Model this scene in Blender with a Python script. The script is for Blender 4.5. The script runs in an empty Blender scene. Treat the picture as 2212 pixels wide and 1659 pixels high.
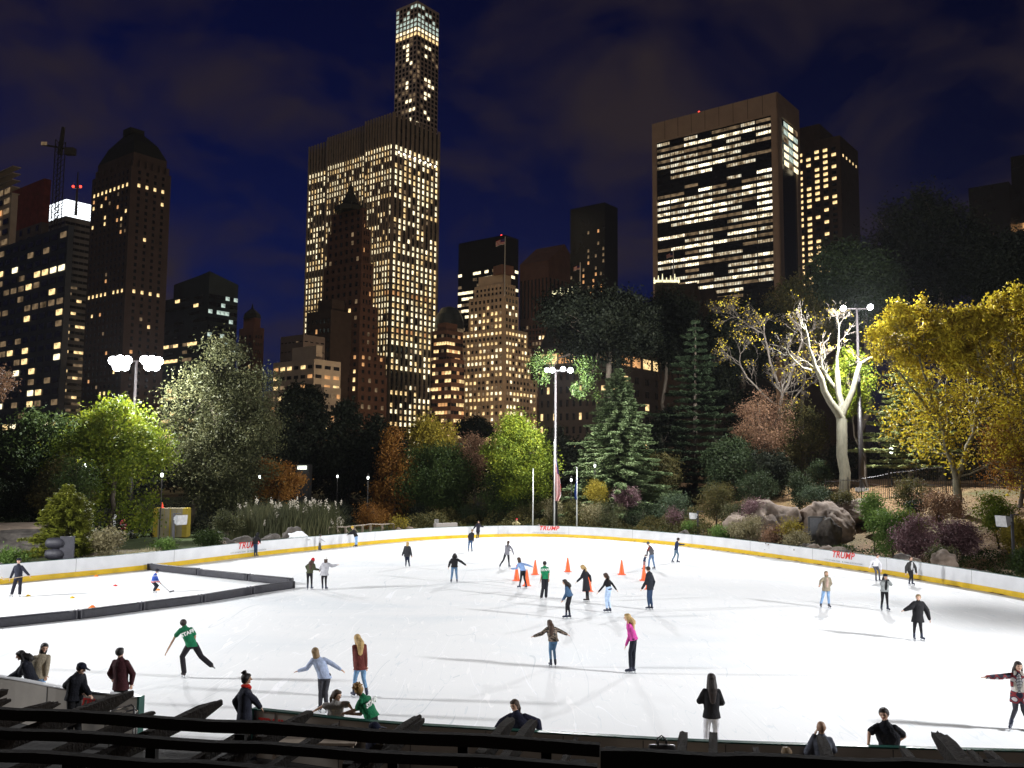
import bpy, math, random
import numpy as np
from mathutils import Vector, Matrix, Euler
from mathutils.noise import noise as pnoise

S = bpy.context.scene
COL = S.collection
PI = math.pi
R2 = math.radians
# ------------------------------------------------------------------ camera
CAM = Vector((0.0, 0.0, 6.6))
FPX, CX, CY = 1930.0, 1106.0, 829.5          # focal length and centre of the photograph at 2212 x 1659
ROT = Matrix.Rotation(R2(90 + 5.33), 3, 'X') @ Matrix.Rotation(0.008, 3, 'Z')
cd = bpy.data.cameras.new('camera'); cam = bpy.data.objects.new('camera', cd); COL.objects.link(cam)
cam.location = CAM; cam.rotation_euler = ROT.to_euler()
cd.sensor_width = 36; cd.lens = FPX / 2212 * 36; cd.clip_end = 6000; cd.clip_start = 0.1
S.camera = cam

def ray(px, py): return ROT @ Vector(((px - CX) / FPX, -(py - CY) / FPX, -1))
def G(px, py, z=0.0):
    d = ray(px, py); t = (z - CAM.z) / d.z
    return CAM + d * t
def P(px, py, Y):
    d = ray(px, py); return CAM + d * (Y / d.y)

# ------------------------------------------------------------------ materials
def newmat(name):
    m = bpy.data.materials.new(name); m.use_nodes = True
    nt = m.node_tree; nt.nodes.clear()
    o = nt.nodes.new('ShaderNodeOutputMaterial')
    return m, nt, o
def N(nt, t, **kw):
    n = nt.nodes.new(t)
    for k, v in kw.items():
        if k in n.inputs: n.inputs[k].default_value = v
        else: setattr(n, k, v)
    return n
def ramp(nt, fac, stops, interp='LINEAR'):
    r = nt.nodes.new('ShaderNodeValToRGB'); cr = r.color_ramp; cr.interpolation = interp
    while len(cr.elements) < len(stops): cr.elements.new(0.5)
    for e, (p, c) in zip(cr.elements, stops):
        e.position = p; e.color = (c[0], c[1], c[2], 1) if not isinstance(c, (int, float)) else (c, c, c, 1)
    nt.links.new(fac, r.inputs[0]); return r
MATS = {}
def mat(name, col, rough=0.7, var=0.15, scale=6.0, bump=0.0, metal=0.0, spec=0.4, col2=None, bscale=None, stretch=None):
    if name in MATS: return MATS[name]
    m, nt, o = newmat(name)
    b = N(nt, 'ShaderNodeBsdfPrincipled', Roughness=rough, Metallic=metal)
    b.inputs['Specular IOR Level'].default_value = spec
    tc = N(nt, 'ShaderNodeTexCoord'); mp = N(nt, 'ShaderNodeMapping')
    if stretch: mp.inputs['Scale'].default_value = stretch
    nt.links.new(tc.outputs['Object'], mp.inputs[0])
    no = N(nt, 'ShaderNodeTexNoise', Scale=scale, Detail=5.0)
    nt.links.new(mp.outputs[0], no.inputs['Vector'])
    c2 = col2 or tuple(min(1, c * (1 + var)) for c in col)
    c1 = col if col2 else tuple(c * (1 - var) for c in col)
    r = ramp(nt, no.outputs['Fac'], [(0.3, c1), (0.7, c2)])
    nt.links.new(r.outputs[0], b.inputs['Base Color'])
    if bump:
        bn = N(nt, 'ShaderNodeTexNoise', Scale=bscale or scale * 3, Detail=6.0)
        nt.links.new(mp.outputs[0], bn.inputs['Vector'])
        bu = N(nt, 'ShaderNodeBump', Strength=bump, Distance=0.05)
        nt.links.new(bn.outputs['Fac'], bu.inputs['Height']); nt.links.new(bu.outputs[0], b.inputs['Normal'])
    nt.links.new(b.outputs[0], o.inputs[0]); MATS[name] = m
    return m
def emat(name, col, strength, var=0.5, scale=0.35):
    if name in MATS: return MATS[name]
    m, nt, o = newmat(name)
    e = N(nt, 'ShaderNodeEmission'); e.inputs[0].default_value = (*col, 1)
    tc = N(nt, 'ShaderNodeTexCoord'); no = N(nt, 'ShaderNodeTexNoise', Scale=scale, Detail=3.0)
    nt.links.new(tc.outputs['Object'], no.inputs['Vector'])
    mr = N(nt, 'ShaderNodeMapRange'); mr.inputs[1].default_value = 0.3; mr.inputs[2].default_value = 0.7
    mr.inputs[3].default_value = strength * (1 - var); mr.inputs[4].default_value = strength * (1 + var)
    nt.links.new(no.outputs['Fac'], mr.inputs[0]); nt.links.new(mr.outputs[0], e.inputs[1])
    nt.links.new(e.outputs[0], o.inputs[0]); MATS[name] = m
    return m
def leafmat(name, cols, trans=0.35, rough=0.6):
    if name in MATS: return MATS[name]
    m, nt, o = newmat(name)
    g = N(nt, 'ShaderNodeNewGeometry')
    tc = N(nt, 'ShaderNodeTexCoord'); no = N(nt, 'ShaderNodeTexNoise', Scale=0.55, Detail=2.0)
    nt.links.new(tc.outputs['Object'], no.inputs['Vector'])
    mx = N(nt, 'ShaderNodeMath', operation='MULTIPLY_ADD'); mx.inputs[1].default_value = 0.55
    nt.links.new(g.outputs['Random Per Island'], mx.inputs[0])
    m2 = N(nt, 'ShaderNodeMath', operation='MULTIPLY_ADD'); m2.inputs[1].default_value = 1.1; m2.inputs[2].default_value = -0.32
    nt.links.new(no.outputs['Fac'], m2.inputs[0]); nt.links.new(m2.outputs[0], mx.inputs[2])
    n = len(cols); r = ramp(nt, mx.outputs[0], [(i / max(1, n - 1), c) for i, c in enumerate(cols)])
    b = N(nt, 'ShaderNodeBsdfPrincipled', Roughness=rough); b.inputs['Specular IOR Level'].default_value = 0.18
    t = N(nt, 'ShaderNodeBsdfTranslucent'); mi = N(nt, 'ShaderNodeMixShader'); mi.inputs[0].default_value = trans
    nt.links.new(r.outputs[0], b.inputs['Base Color']); nt.links.new(r.outputs[0], t.inputs[0])
    nt.links.new(b.outputs[0], mi.inputs[1]); nt.links.new(t.outputs[0], mi.inputs[2]); nt.links.new(mi.outputs[0], o.inputs[0])
    MATS[name] = m; return m

# ------------------------------------------------------------------ objects
def tag(o, label=None, cat=None, group=None, kind=None):
    if label: o['label'] = label
    if cat: o['category'] = cat
    if group: o['group'] = group
    if kind: o['kind'] = kind
    return o
def empty(name, loc, label, cat, group=None, rz=0.0):
    o = bpy.data.objects.new(name, None); COL.objects.link(o); o.location = loc; o.rotation_euler = (0, 0, rz)
    o.empty_display_size = 0.3
    return tag(o, label, cat, group)
def link(name, me, parent=None, mats=None):
    o = bpy.data.objects.new(name, me); COL.objects.link(o)
    if mats is not None:
        for m in (mats if isinstance(mats, (list, tuple)) else [mats]): me.materials.append(m)
    if parent is not None: o.parent = parent
    return o
def copy_tree(o, parent=None):
    c = o.copy(); COL.objects.link(c); c.parent = parent
    for ch in list(o.children): copy_tree(ch, c)
    return c

class MB:
    """collects shapes; coordinates are local to the thing's base when org is given"""
    def __init__(s, org=None): s.v = []; s.f = []; s.m = []; s.org = Vector(org) if org is not None else Vector((0, 0, 0)); s.mi = 0
    def add(s, vs, fs, mi=None):
        b = len(s.v); s.v += [tuple(Vector(v) - s.org) for v in vs]
        s.f += [tuple(i + b for i in f) for f in fs]; s.m += [s.mi if mi is None else mi] * len(fs); return s
    def box(s, c, h, mi=None, rz=0.0):
        c = Vector(c); r = Matrix.Rotation(rz, 3, 'Z')
        return s.obox(c, r @ Vector((h[0], 0, 0)), r @ Vector((0, h[1], 0)), Vector((0, 0, h[2])), mi)
    def obox(s, c, a, b, d, mi=None):
        c = Vector(c); vs = [c + a * i + b * j + d * k for i in (-1, 1) for j in (-1, 1) for k in (-1, 1)]
        return s.add(vs, [(0, 1, 3, 2), (4, 6, 7, 5), (0, 4, 5, 1), (2, 3, 7, 6), (0, 2, 6, 4), (1, 5, 7, 3)], mi)
    def tube(s, pts, rad, n=8, mi=None, cap=True):
        pts = [Vector(p) for p in pts]; k = len(pts)
        if isinstance(rad, (int, float)): rad = [rad] * k
        vs = []; u = None
        for i, p in enumerate(pts):
            t = (pts[min(i + 1, k - 1)] - pts[max(i - 1, 0)]).normalized()
            if u is None or abs(u.dot(t)) > 0.95:
                u = t.cross(Vector((0, 0, 1)) if abs(t.z) < 0.9 else Vector((1, 0, 0))).normalized()
            u = (u - t * u.dot(t)).normalized(); w = t.cross(u)
            for j in range(n):
                a = 2 * PI * j / n; vs.append(p + (u * math.cos(a) + w * math.sin(a)) * rad[i])
        fs = [(i * n + j, i * n + (j + 1) % n, (i + 1) * n + (j + 1) % n, (i + 1) * n + j) for i in range(k - 1) for j in range(n)]
        if cap: fs += [tuple(reversed(range(n))), tuple(range((k - 1) * n, k * n))]
        return s.add(vs, fs, mi)
    def ball(s, c, r, axes=None, n=10, mi=None, zc=1.0):
        """ellipsoid; axes = 3 vectors (already scaled)"""
        c = Vector(c)
        if axes is None:
            rr = r if isinstance(r, (tuple, list)) else (r, r, r)
            axes = (Vector((rr[0], 0, 0)), Vector((0, rr[1], 0)), Vector((0, 0, rr[2])))
        m = max(4, n // 2 + 1); vs = [c - axes[2]]; fs = []
        for i in range(1, m):
            th = PI * i / m
            for j in range(n):
                a = 2 * PI * j / n
                vs.append(c + axes[0] * math.sin(th) * math.cos(a) + axes[1] * math.sin(th) * math.sin(a) - axes[2] * math.cos(th))
        vs.append(c + axes[2]); L = len(vs) - 1
        fs += [(0, 1 + (j + 1) % n, 1 + j) for j in range(n)]
        for i in range(m - 2):
            b = 1 + i * n
            fs += [(b + j, b + (j + 1) % n, b + n + (j + 1) % n, b + n + j) for j in range(n)]
        b = 1 + (m - 2) * n; fs += [(b + j, b + (j + 1) % n, L) for j in range(n)]
        return s.add(vs, fs, mi)
    def cap(s, a, b, ra, rb, n=10, mi=None, flat=None):
        """tapered capsule from a to b; flat=(axis vector, factor) squeezes it along that axis"""
        a, b = Vector(a), Vector(b); t = (b - a)
        L = t.length
        if L < 1e-5: return s.ball(a, ra, n=n, mi=mi)
        t /= L; u = t.cross(Vector((0, 0, 1)) if abs(t.z) < 0.9 else Vector((0, 1, 0))).normalized(); w = t.cross(u)
        rings = []
        for k in (-80, -50, -20): rings.append((a + t * ra * math.sin(R2(k)), ra * math.cos(R2(k))))
        for k in range(1, 4): rings.append((a.lerp(b, k / 4), ra + (rb - ra) * k / 4))
        for k in (20, 50, 80): rings.append((b + t * rb * math.sin(R2(k)), rb * math.cos(R2(k))))
        vs = []
        for c, r in rings:
            for j in range(n):
                q = 2 * PI * j / n; o = (u * math.cos(q) + w * math.sin(q)) * r
                if flat: o -= flat[0] * o.dot(flat[0]) * (1 - flat[1])
                vs.append(c + o)
        k = len(rings)
        fs = [(i * n + j, i * n + (j + 1) % n, (i + 1) * n + (j + 1) % n, (i + 1) * n + j) for i in range(k - 1) for j in range(n)]
        fs += [tuple(reversed(range(n))), tuple(range((k - 1) * n, k * n))]
        return s.add(vs, fs, mi)
    def loft(s, rings, n=20, mi=None):
        """rings: (centre, vector a, vector b) ellipses, closed with caps"""
        vs = []
        for c, a, b in rings:
            for j in range(n):
                q = 2 * PI * j / n; vs.append(c + a * math.cos(q) + b * math.sin(q))
        k = len(rings)
        fs = [(i * n + j, i * n + (j + 1) % n, (i + 1) * n + (j + 1) % n, (i + 1) * n + j) for i in range(k - 1) for j in range(n)]
        fs += [tuple(reversed(range(n))), tuple(range((k - 1) * n, k * n))]
        return s.add(vs, fs, mi)
    def prism(s, poly, z0, z1, mi=None):
        n = len(poly); vs = [(p[0], p[1], z0) for p in poly] + [(p[0], p[1], z1) for p in poly]
        return s.add(vs, [tuple(reversed(range(n))), tuple(range(n, 2 * n))] + [(i, (i + 1) % n, n + (i + 1) % n, n + i) for i in range(n)], mi)
    def mesh(s, name, smooth=False):
        me = bpy.data.meshes.new(name); me.from_pydata(s.v, [], s.f)
        me.polygons.foreach_set('material_index', s.m)
        if smooth: me.polygons.foreach_set('use_smooth', [True] * len(s.f))
        me.update(); return me
    def build(s, name, mats, parent=None, smooth=False): return link(name, s.mesh(name, smooth), parent, mats)
def npmesh(name, verts, faces, smooth=False, mi=None):
    """verts (N,3), faces (M,k) numpy"""
    me = bpy.data.meshes.new(name); k = faces.shape[1]
    me.vertices.add(len(verts)); me.vertices.foreach_set('co', verts.astype(np.float32).ravel())
    me.loops.add(faces.size); me.loops.foreach_set('vertex_index', faces.astype(np.int32).ravel())
    me.polygons.add(len(faces)); me.polygons.foreach_set('loop_start', np.arange(0, faces.size, k, dtype=np.int32))
    if smooth: me.polygons.foreach_set('use_smooth', np.ones(len(faces), bool))
    if mi is not None: me.polygons.foreach_set('material_index', mi.astype(np.int32))
    me.update(calc_edges=True); return me
def remesh(mb, name, voxel, smooth=2):
    """one continuous surface out of overlapping closed shapes"""
    o = bpy.data.objects.new('tmp', mb.mesh(name)); COL.objects.link(o)
    m = o.modifiers.new('r', 'REMESH'); m.mode = 'VOXEL'; m.voxel_size = voxel; m.use_smooth_shade = True
    if smooth: sm = o.modifiers.new('s', 'SMOOTH'); sm.iterations = smooth; sm.factor = 0.5
    dg = bpy.context.evaluated_depsgraph_get(); me = bpy.data.meshes.new_from_object(o.evaluated_get(dg))
    bpy.data.objects.remove(o); me.name = name; return me
_txt = {}
def text_mesh(body, size, shear=0.0, bold=0.0, extrude=0.004, spacing=1.0):
    k = (body, size, shear, bold, spacing)
    if k in _txt: return _txt[k]
    c = bpy.data.curves.new('t', 'FONT'); c.body = body; c.size = size; c.shear = shear; c.offset = bold; c.extrude = extrude
    c.align_x = 'CENTER'; c.align_y = 'BOTTOM'; c.space_character = spacing; c.resolution_u = 3
    o = bpy.data.objects.new('t', c); COL.objects.link(o)
    me = bpy.data.meshes.new_from_object(o.evaluated_get(bpy.context.evaluated_depsgraph_get()))
    bpy.data.objects.remove(o); bpy.data.curves.remove(c); me.materials.clear(); _txt[k] = me; return me
# ------------------------------------------------------------------ people
CR = dict(A=(0, 1900, .36166), B=(0, 2500, .34483), C=(700, 2450, .37488), D=(1400, 2450, .37488), E=(2100, 2400, .40506),
          F=(2700, 2600, .31646), H=(3296, 2500, .36166), I=(1000, 1400, .49729), J=(900, 2050, .27125),
          a=(1200, 2100, .22604), b=(1700, 2050, .22604), c=(2150, 2200, .22604), d=(2500, 2100, .22604), e=(600, 2400, .22604),
          f=(2050, 2420, .27125), g=(3200, 2200, .27125), h=(1150, 2500, .2411))
def cpx(cr, p):
    ox, oy, s = CR[cr]; return ((ox + p[0] * s) * 0.54004, (oy + p[1] * s) * 0.54004)
SKIN = dict(l=(.58, .36, .26), m=(.42, .25, .16), d=(.2, .11, .07))
def skinmat(k): return mat('skin_' + k, SKIN[k], rough=.5, var=.08, scale=20)
def cloth(c, kind='plain'):
    n = 'cloth_%s_%02x%02x%02x' % (kind, *[int(v * 255) for v in c])
    return mat(n, c, rough=.85, var=.22, scale=9, bump=.5, bscale=26, spec=.2)
def pattern_mat(kind):
    if kind in MATS: return MATS[kind]
    m, nt, o = newmat(kind); b = N(nt, 'ShaderNodeBsdfPrincipled', Roughness=.85)
    tc = N(nt, 'ShaderNodeTexCoord')
    if kind == 'camouflage':
        no = N(nt, 'ShaderNodeTexNoise', Scale=9.0, Detail=2.0); mp = N(nt, 'ShaderNodeMapping'); mp.inputs['Scale'].default_value = (1, 1, 2)
        nt.links.new(tc.outputs['Object'], mp.inputs[0]); nt.links.new(mp.outputs[0], no.inputs['Vector'])
        r = ramp(nt, no.outputs['Fac'], [(0, (.02, .018, .015)), (.45, (.07, .055, .04)), (.52, (.26, .19, .15)), (.6, (.05, .05, .03))], 'CONSTANT')
    elif kind == 'plaid':
        sx = N(nt, 'ShaderNodeSeparateXYZ'); nt.links.new(tc.outputs['Object'], sx.inputs[0])
        outs = []
        for ax, sc in ((0, 30.), (2, 26.)):
            mu = N(nt, 'ShaderNodeMath', operation='MULTIPLY'); mu.inputs[1].default_value = sc; nt.links.new(sx.outputs[ax], mu.inputs[0])
            si = N(nt, 'ShaderNodeMath', operation='SINE'); nt.links.new(mu.outputs[0], si.inputs[0]); outs.append(si)
        ad = N(nt, 'ShaderNodeMath', operation='MULTIPLY_ADD'); ad.inputs[1].default_value = .25; nt.links.new(outs[0].outputs[0], ad.inputs[0])
        a2 = N(nt, 'ShaderNodeMath', operation='MULTIPLY_ADD'); a2.inputs[1].default_value = .25; a2.inputs[2].default_value = .5
        nt.links.new(outs[1].outputs[0], a2.inputs[0]); nt.links.new(a2.outputs[0], ad.inputs[2])
        r = ramp(nt, ad.outputs[0], [(0, (.01, .01, .03)), (.42, (.2, .015, .02)), (.68, (.02, .02, .05)), (.82, (.55, .5, .5))], 'CONSTANT')
    elif kind in ('stripes', 'puffer', 'jersey'):
        sx = N(nt, 'ShaderNodeSeparateXYZ'); nt.links.new(tc.outputs['Object'], sx.inputs[0])
        if kind == 'jersey':
            r = ramp(nt, sx.outputs[2], [(0, (.7, .7, .75)), (.54, (.6, .03, .03)), (.59, (.7, .7, .75)), (.62, (.02, .07, .38)), (.86, (.6, .6, .7)), (.89, (.02, .07, .38))], 'CONSTANT')
        else:
            mu = N(nt, 'ShaderNodeMath', operation='MULTIPLY'); mu.inputs[1].default_value = 90. if kind == 'puffer' else 170.
            nt.links.new(sx.outputs[2], mu.inputs[0]); si = N(nt, 'ShaderNodeMath', operation='SINE'); nt.links.new(mu.outputs[0], si.inputs[0])
            if kind == 'puffer':
                r = ramp(nt, si.outputs[0], [(0, (.006, .006, .009)), (.8, (.02, .02, .028)), (1, (.06, .06, .07))]); b.inputs['Roughness'].default_value = .35
                bu = N(nt, 'ShaderNodeBump', Strength=.6, Distance=.02); nt.links.new(si.outputs[0], bu.inputs['Height']); nt.links.new(bu.outputs[0], b.inputs['Normal'])
            else: r = ramp(nt, si.outputs[0], [(0, (.02, .02, .03)), (.5, (.6, .6, .6))], 'CONSTANT')
    nt.links.new(r.outputs[0], b.inputs['Base Color']); nt.links.new(b.outputs[0], o.inputs[0]); MATS[kind] = m; return m
HAIR = dict(black=(.008, .006, .006), brown=(.045, .022, .012), dark=(.018, .01, .008), blond=(.42, .28, .11), dblond=(.2, .13, .06), gray=(.12, .1, .09), curly=(.3, .17, .05))

def person(label, cr, face, pts, H=1.7, Y=None, gy=None, top=None, bottom=None, hair=None, hat=None, skates='dark', skin='l',
           group='skaters on the ice', look=None, legs=True, vox=None, fwd=.6, props=None):
    """pts: joints measured in one crop of the photograph: hd nk hp eL wL eR wR kL aL kR aR (L, R = sides as seen)"""
    q = {k: cpx(cr, v) for k, v in pts.items()}
    if Y is None:
        g = cpx(cr, gy); Y = G(*g).y
    s = H / 1.7; base = P(q['hp'][0], q['hp'][1], Y); base.z = 0
    j = {k: P(v[0], v[1], Y) - base for k, v in q.items()}
    f = R2(face); fw = Vector((math.sin(f), math.cos(f), 0)); ac = Vector((math.cos(f), -math.sin(f), 0))
    if ac.x < 0 or (abs(ac.x) < 1e-3 and ac.y < 0): ac = -ac           # ac points to the picture's right
    if vox is None: vox = .011 if Y < 32 else (.014 if Y < 60 else .018)
    nk, hp, hd = j['nk'], j['hp'], j['hd']
    sp = (nk - hp).normalized()                                     # spine
    sh = nk - sp * .075 * s; hw = .15 * s
    sL, sR = sh - ac * hw - sp * .025 * s, sh + ac * hw - sp * .025 * s
    hL, hR = hp - ac * .085 * s, hp + ac * .085 * s
    def arm(sho, e, w):
        e2 = e.copy(); d = e - sho; L = .27 * s
        if d.length < L: e2 += fw * fwd * .5 * math.sqrt(max(0, L * L - d.length_squared))
        w2 = w + (e2 - e) * .6; d = w2 - e2; L = .25 * s
        if d.length < L: w2 += fw * fwd * math.sqrt(max(0, L * L - d.length_squared))
        return e2, w2
    eL, wL = arm(sL, j['eL'], j['wL']); eR, wR = arm(sR, j['eR'], j['wR'])
    root = empty('person', base, label, 'person', group)
    sk = skinmat(skin)
    # ---- body
    m = MB()
    up = (hd - nk).normalized(); up = (up + Vector((0, 0, .6))).normalized()
    lf = R2(look if look is not None else face); lw = Vector((math.sin(lf), math.cos(lf), 0)); lw = (lw - up * lw.dot(up)).normalized(); la = up.cross(lw)
    hr = .112 * s if H > 1.4 else .118 * s
    m.ball(hd + up * .01 * s, 1, axes=(la * hr * .78, lw * hr * .9, up * hr * .98), n=14)
    m.ball(hd - up * hr * .48 + lw * hr * .18, 1, axes=(la * hr * .5, lw * hr * .58, up * hr * .55), n=12)   # jaw
    m.cap(hd + lw * hr * .86 + up * hr * .1, hd + lw * hr * 1.02 - up * hr * .22, .012 * s, .018 * s, n=6)        # nose
    m.ball(hd + lw * hr * .72 + up * hr * .22, 1, axes=(la * hr * .5, lw * hr * .2, up * hr * .12), n=8)           # brow
    m.ball(hd + lw * hr * .72 - up * hr * .78, 1, axes=(la * hr * .22, lw * hr * .2, up * hr * .18), n=8)          # chin
    for k in (-1, 1): m.ball(hd + la * k * hr * .74 - up * hr * .05 - lw * hr * .05, 1, axes=(la * .012 * s, lw * .022 * s, up * .034 * s), n=8)
    m.cap(nk - sp * .06 * s, hd - up * hr * .5 - lw * hr * .1, .062 * s, .052 * s)
    def torso(mb, gr, hem=None, hemr=None, sd=.115, waist=1.0):
        a, b = ac, ac.cross(sp).normalized()
        w = [(nk + sp * .01 * s, .058, .062), (nk - sp * .035 * s, .1, .075), (sh, .148, .088), (sh - sp * .09 * s, .165, sd), (sh.lerp(hp, .5), .15 * waist, sd * .95), (sh.lerp(hp, .82), .138 * waist, sd * .95), (hp, .165, sd * 1.05)]
        rings = [(c, a * (x * s + gr * min(1, .3 + i * .25)), b * (y * s + gr * min(1, .3 + i * .25))) for i, (c, x, y) in enumerate(w)]
        if hem is not None:
            rings.append((hem, a * hemr[0], b * hemr[1]))
        mb.loft(rings, 20); mb.ball(rings[0][0], 1, axes=(rings[0][1], rings[0][2], sp * .03), n=12)
    torso(m, -.012)
    for S_, e, w in ((sL, eL, wL), (sR, eR, wR)):
        m.cap(S_ - ac * (0), e, .05 * s, .038 * s); m.cap(e, w, .038 * s, .026 * s)
        d = (w - e).normalized(); side = d.cross(Vector((0, 0, 1)))
        side = (side if side.length > .2 else ac).normalized(); nrm = d.cross(side)
        if nrm.z > 0: nrm = -nrm
        m.cap(w, w + d * .075 * s, .032 * s, .036 * s, flat=(nrm, .5))
        pc = w + d * .085 * s
        for i, (o, L) in enumerate(((-.03, .062), (-.01, .074), (.011, .07), (.031, .056))):
            b0 = pc + side * o * s; b1 = b0 + (d + side * o * 5).normalized() * L * .55 * s; b2 = b1 + (d * .75 + nrm * .65).normalized() * L * .5 * s
            m.cap(b0, b1, .0105 * s, .0095 * s, n=6); m.cap(b1, b2, .0095 * s, .008 * s, n=6)
        sg = -1 if side.dot(fw) < 0 else 1
        t0 = w + d * .03 * s + side * sg * .03 * s; t1 = t0 + (d * .7 + side * sg * .8).normalized() * .04 * s
        m.cap(t0, t1, .013 * s, .011 * s, n=6); m.cap(t1, t1 + (d * .9 + side * sg * .2 + nrm * .3).normalized() * .028 * s, .011 * s, .009 * s, n=6)
    if legs:
        aL, aR = j['aL'], j['aR']; kL, kR = j['kL'], j['kR']
        for a_, side_ in ((aL, -1), (aR, 1)):
            a_ += ac * side_ * .03 * abs(ac.y) * s
            if a_.z < .34: a_.z = .184 * s
        for h_, k_, a_ in ((hL, kL, aL), (hR, kR, aR)):
            m.cap(h_, k_, .085 * s, .056 * s); m.cap(k_, a_, .056 * s, .036 * s)
    me = remesh(m, 'body', vox)
    o = link('body', me, root, [sk, mat('eye_dark', (.02, .015, .012), .3), mat('lip', (.35, .1, .08), .5)])
    # eyes and mouth belong to the body mesh
    if Y < 60 and math.cos(lf) < .6:
        e = MB()
        for k in (-1, 1): e.ball(hd + la * k * hr * .3 + lw * hr * .86 + up * hr * .06, 1, axes=(la * hr * .14, lw * hr * .06, up * hr * .08), n=8, mi=1)
        e.ball(hd + lw * hr * .78 - up * hr * .5, 1, axes=(la * hr * .26, lw * hr * .08, up * hr * .06), n=8, mi=2)
        import bmesh
        bm = bmesh.new(); bm.from_mesh(me); em = e.mesh('e', True); bm.from_mesh(em); bm.to_mesh(me); bm.free(); bpy.data.meshes.remove(em)
    # ---- trousers
    if bottom and legs:
        c, fit = bottom[0], bottom[1]
        m = MB(); a, b = ac, ac.cross(sp).normalized()
        m.loft([(hp + sp * .09 * s, a * .15 * s, b * .118 * s), (hp, a * .172 * s, b * .128 * s), (hp - Vector((0, 0, .06 * s)), a * .165 * s, b * .125 * s)], 18)
        m.ball(hp - Vector((0, 0, .05 * s)), 1, axes=(a * .165 * s, b * .12 * s, Vector((0, 0, .07 * s))), n=14)
        rr = dict(tight=(.096, .063, .045), jeans=(.1, .068, .056), loose=(.106, .082, .078))[fit]
        for h_, k_, a_ in ((hL, kL, aL), (hR, kR, aR)):
            m.cap(h_, k_, rr[0] * s, rr[1] * s, n=12); e_ = a_ + (k_ - a_).normalized() * (.05 if fit != 'loose' else -.01) * s
            m.cap(k_, e_, rr[1] * s, rr[2] * s, n=12)
        link('trousers', remesh(m, 'trousers', vox), root, cloth(c) if not isinstance(c, str) else pattern_mat(c))
    # ---- top garment
    if top:
        c = top['c']; sl = top.get('sleeve', 'long'); bk = top.get('bulk', .015); mtop = pattern_mat(c) if isinstance(c, str) else cloth(c)
        m = MB(); hemd = top.get('hem', .06) * s; fl = top.get('flare', .0)
        hem = hp - Vector((0, 0, hemd)) if hemd > .1 else hp - sp * hemd
        if legs and hemd > .25: hem = hem * .6 + (Vector(((kL.x + kR.x) / 2, (kL.y + kR.y) / 2, hem.z))) * .4
        torso(m, bk * s, hem, ((.17 + fl) * s + bk * s, (.13 + fl * .9) * s + bk * s), waist=top.get('waist', 1.05))
        m.ball(sL, .058 * s + bk * s * .5, n=10); m.ball(sR, .058 * s + bk * s * .5, n=10)
        sr = top.get('sr', 1.0)
        for S_, e, w in ((sL, eL, wL), (sR, eR, wR)):
            if sl == 'long':
                m.cap(S_, e, (.054 * sr + bk * .6) * s, (.048 * sr + bk * .8) * s); m.cap(e, e.lerp(w, .97), (.05 * sr + bk * .8) * s, (.036 + bk * .5) * s)
            elif sl == 'short': m.cap(S_, S_.lerp(e, .72), (.056 + bk * .6) * s, (.06 + bk * .7) * s)
        if top.get('hood'): m.ball(nk - fw * .09 * s - Vector((0, 0, .01)), (.1 * s, .09 * s, .07 * s), n=10)
        if top.get('collar') is None: m.cap(nk - sp * .03 * s, nk + (hd - nk) * .12, .075 * s, .066 * s)
        g = link(top.get('name', 'jacket'), remesh(m, 'jacket', vox), root, mtop)
        if top.get('sleevec'):
            m = MB()
            for S_, e, w in ((sL, eL, wL), (sR, eR, wR)): m.cap(S_, e, .085 * s, .068 * s); m.cap(e, e.lerp(w, .97), .068 * s, .048 * s)
            link('sleeves', remesh(m, 'sleeves', vox), root, cloth(top['sleevec']))
        if top.get('front'):                                           # inner shirt showing in the open front
            m = MB(); c0 = sh.lerp(hp, .45) + fw * (.075 + bk) * s
            m.ball(c0, 1, axes=(ac * .075 * s, fw * .065 * s, sp * .26 * s), n=14)
            fm = top['front']; link('shirt', m.mesh('shirt', True), root, pattern_mat(fm) if isinstance(fm, str) else cloth(fm))
        if top.get('lapel'):
            m = MB()
            for k in (-1, 1): m.cap(nk + ac * k * .075 * s + fw * .06 * s, sh.lerp(hp, .75) + ac * k * .075 * s + fw * .15 * s, .042 * s, .055 * s, flat=(fw, .5))
            link('lapel', remesh(m, 'lapel', vox), root, cloth(top['lapel']))
        if top.get('scarf'):
            m = MB(); m.ball(nk + (hd - nk) * .1, 1, axes=(ac * .105 * s, fw * .105 * s, Vector((0, 0, .05 * s))), n=14)
            m.ball(nk + fw * .06 * s - Vector((0, 0, .03)), 1, axes=(ac * .09 * s, fw * .08 * s, Vector((0, 0, .06 * s))), n=14)
            link('scarf', remesh(m, 'scarf', vox), root, cloth(top['scarf']))
        if top.get('text'):
            tm = text_mesh(top['text'], .155 * s, bold=.006, extrude=.012)
            t = link('lettering', tm.copy(), root, mat('white_print', (.75, .78, .75), .7, var=.03))
            bk_ = -fw; right = sp.cross(bk_)                       # reads left to right seen from behind
            up_ = sp; rx = up_.cross(bk_).normalized(); upn = bk_.cross(rx)
            M_ = Matrix((rx, upn, bk_)).transposed().to_4x4(); M_.translation = sh.lerp(hp, .36) + bk_ * (.112 + bk) * s
            t.matrix_basis = M_
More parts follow.
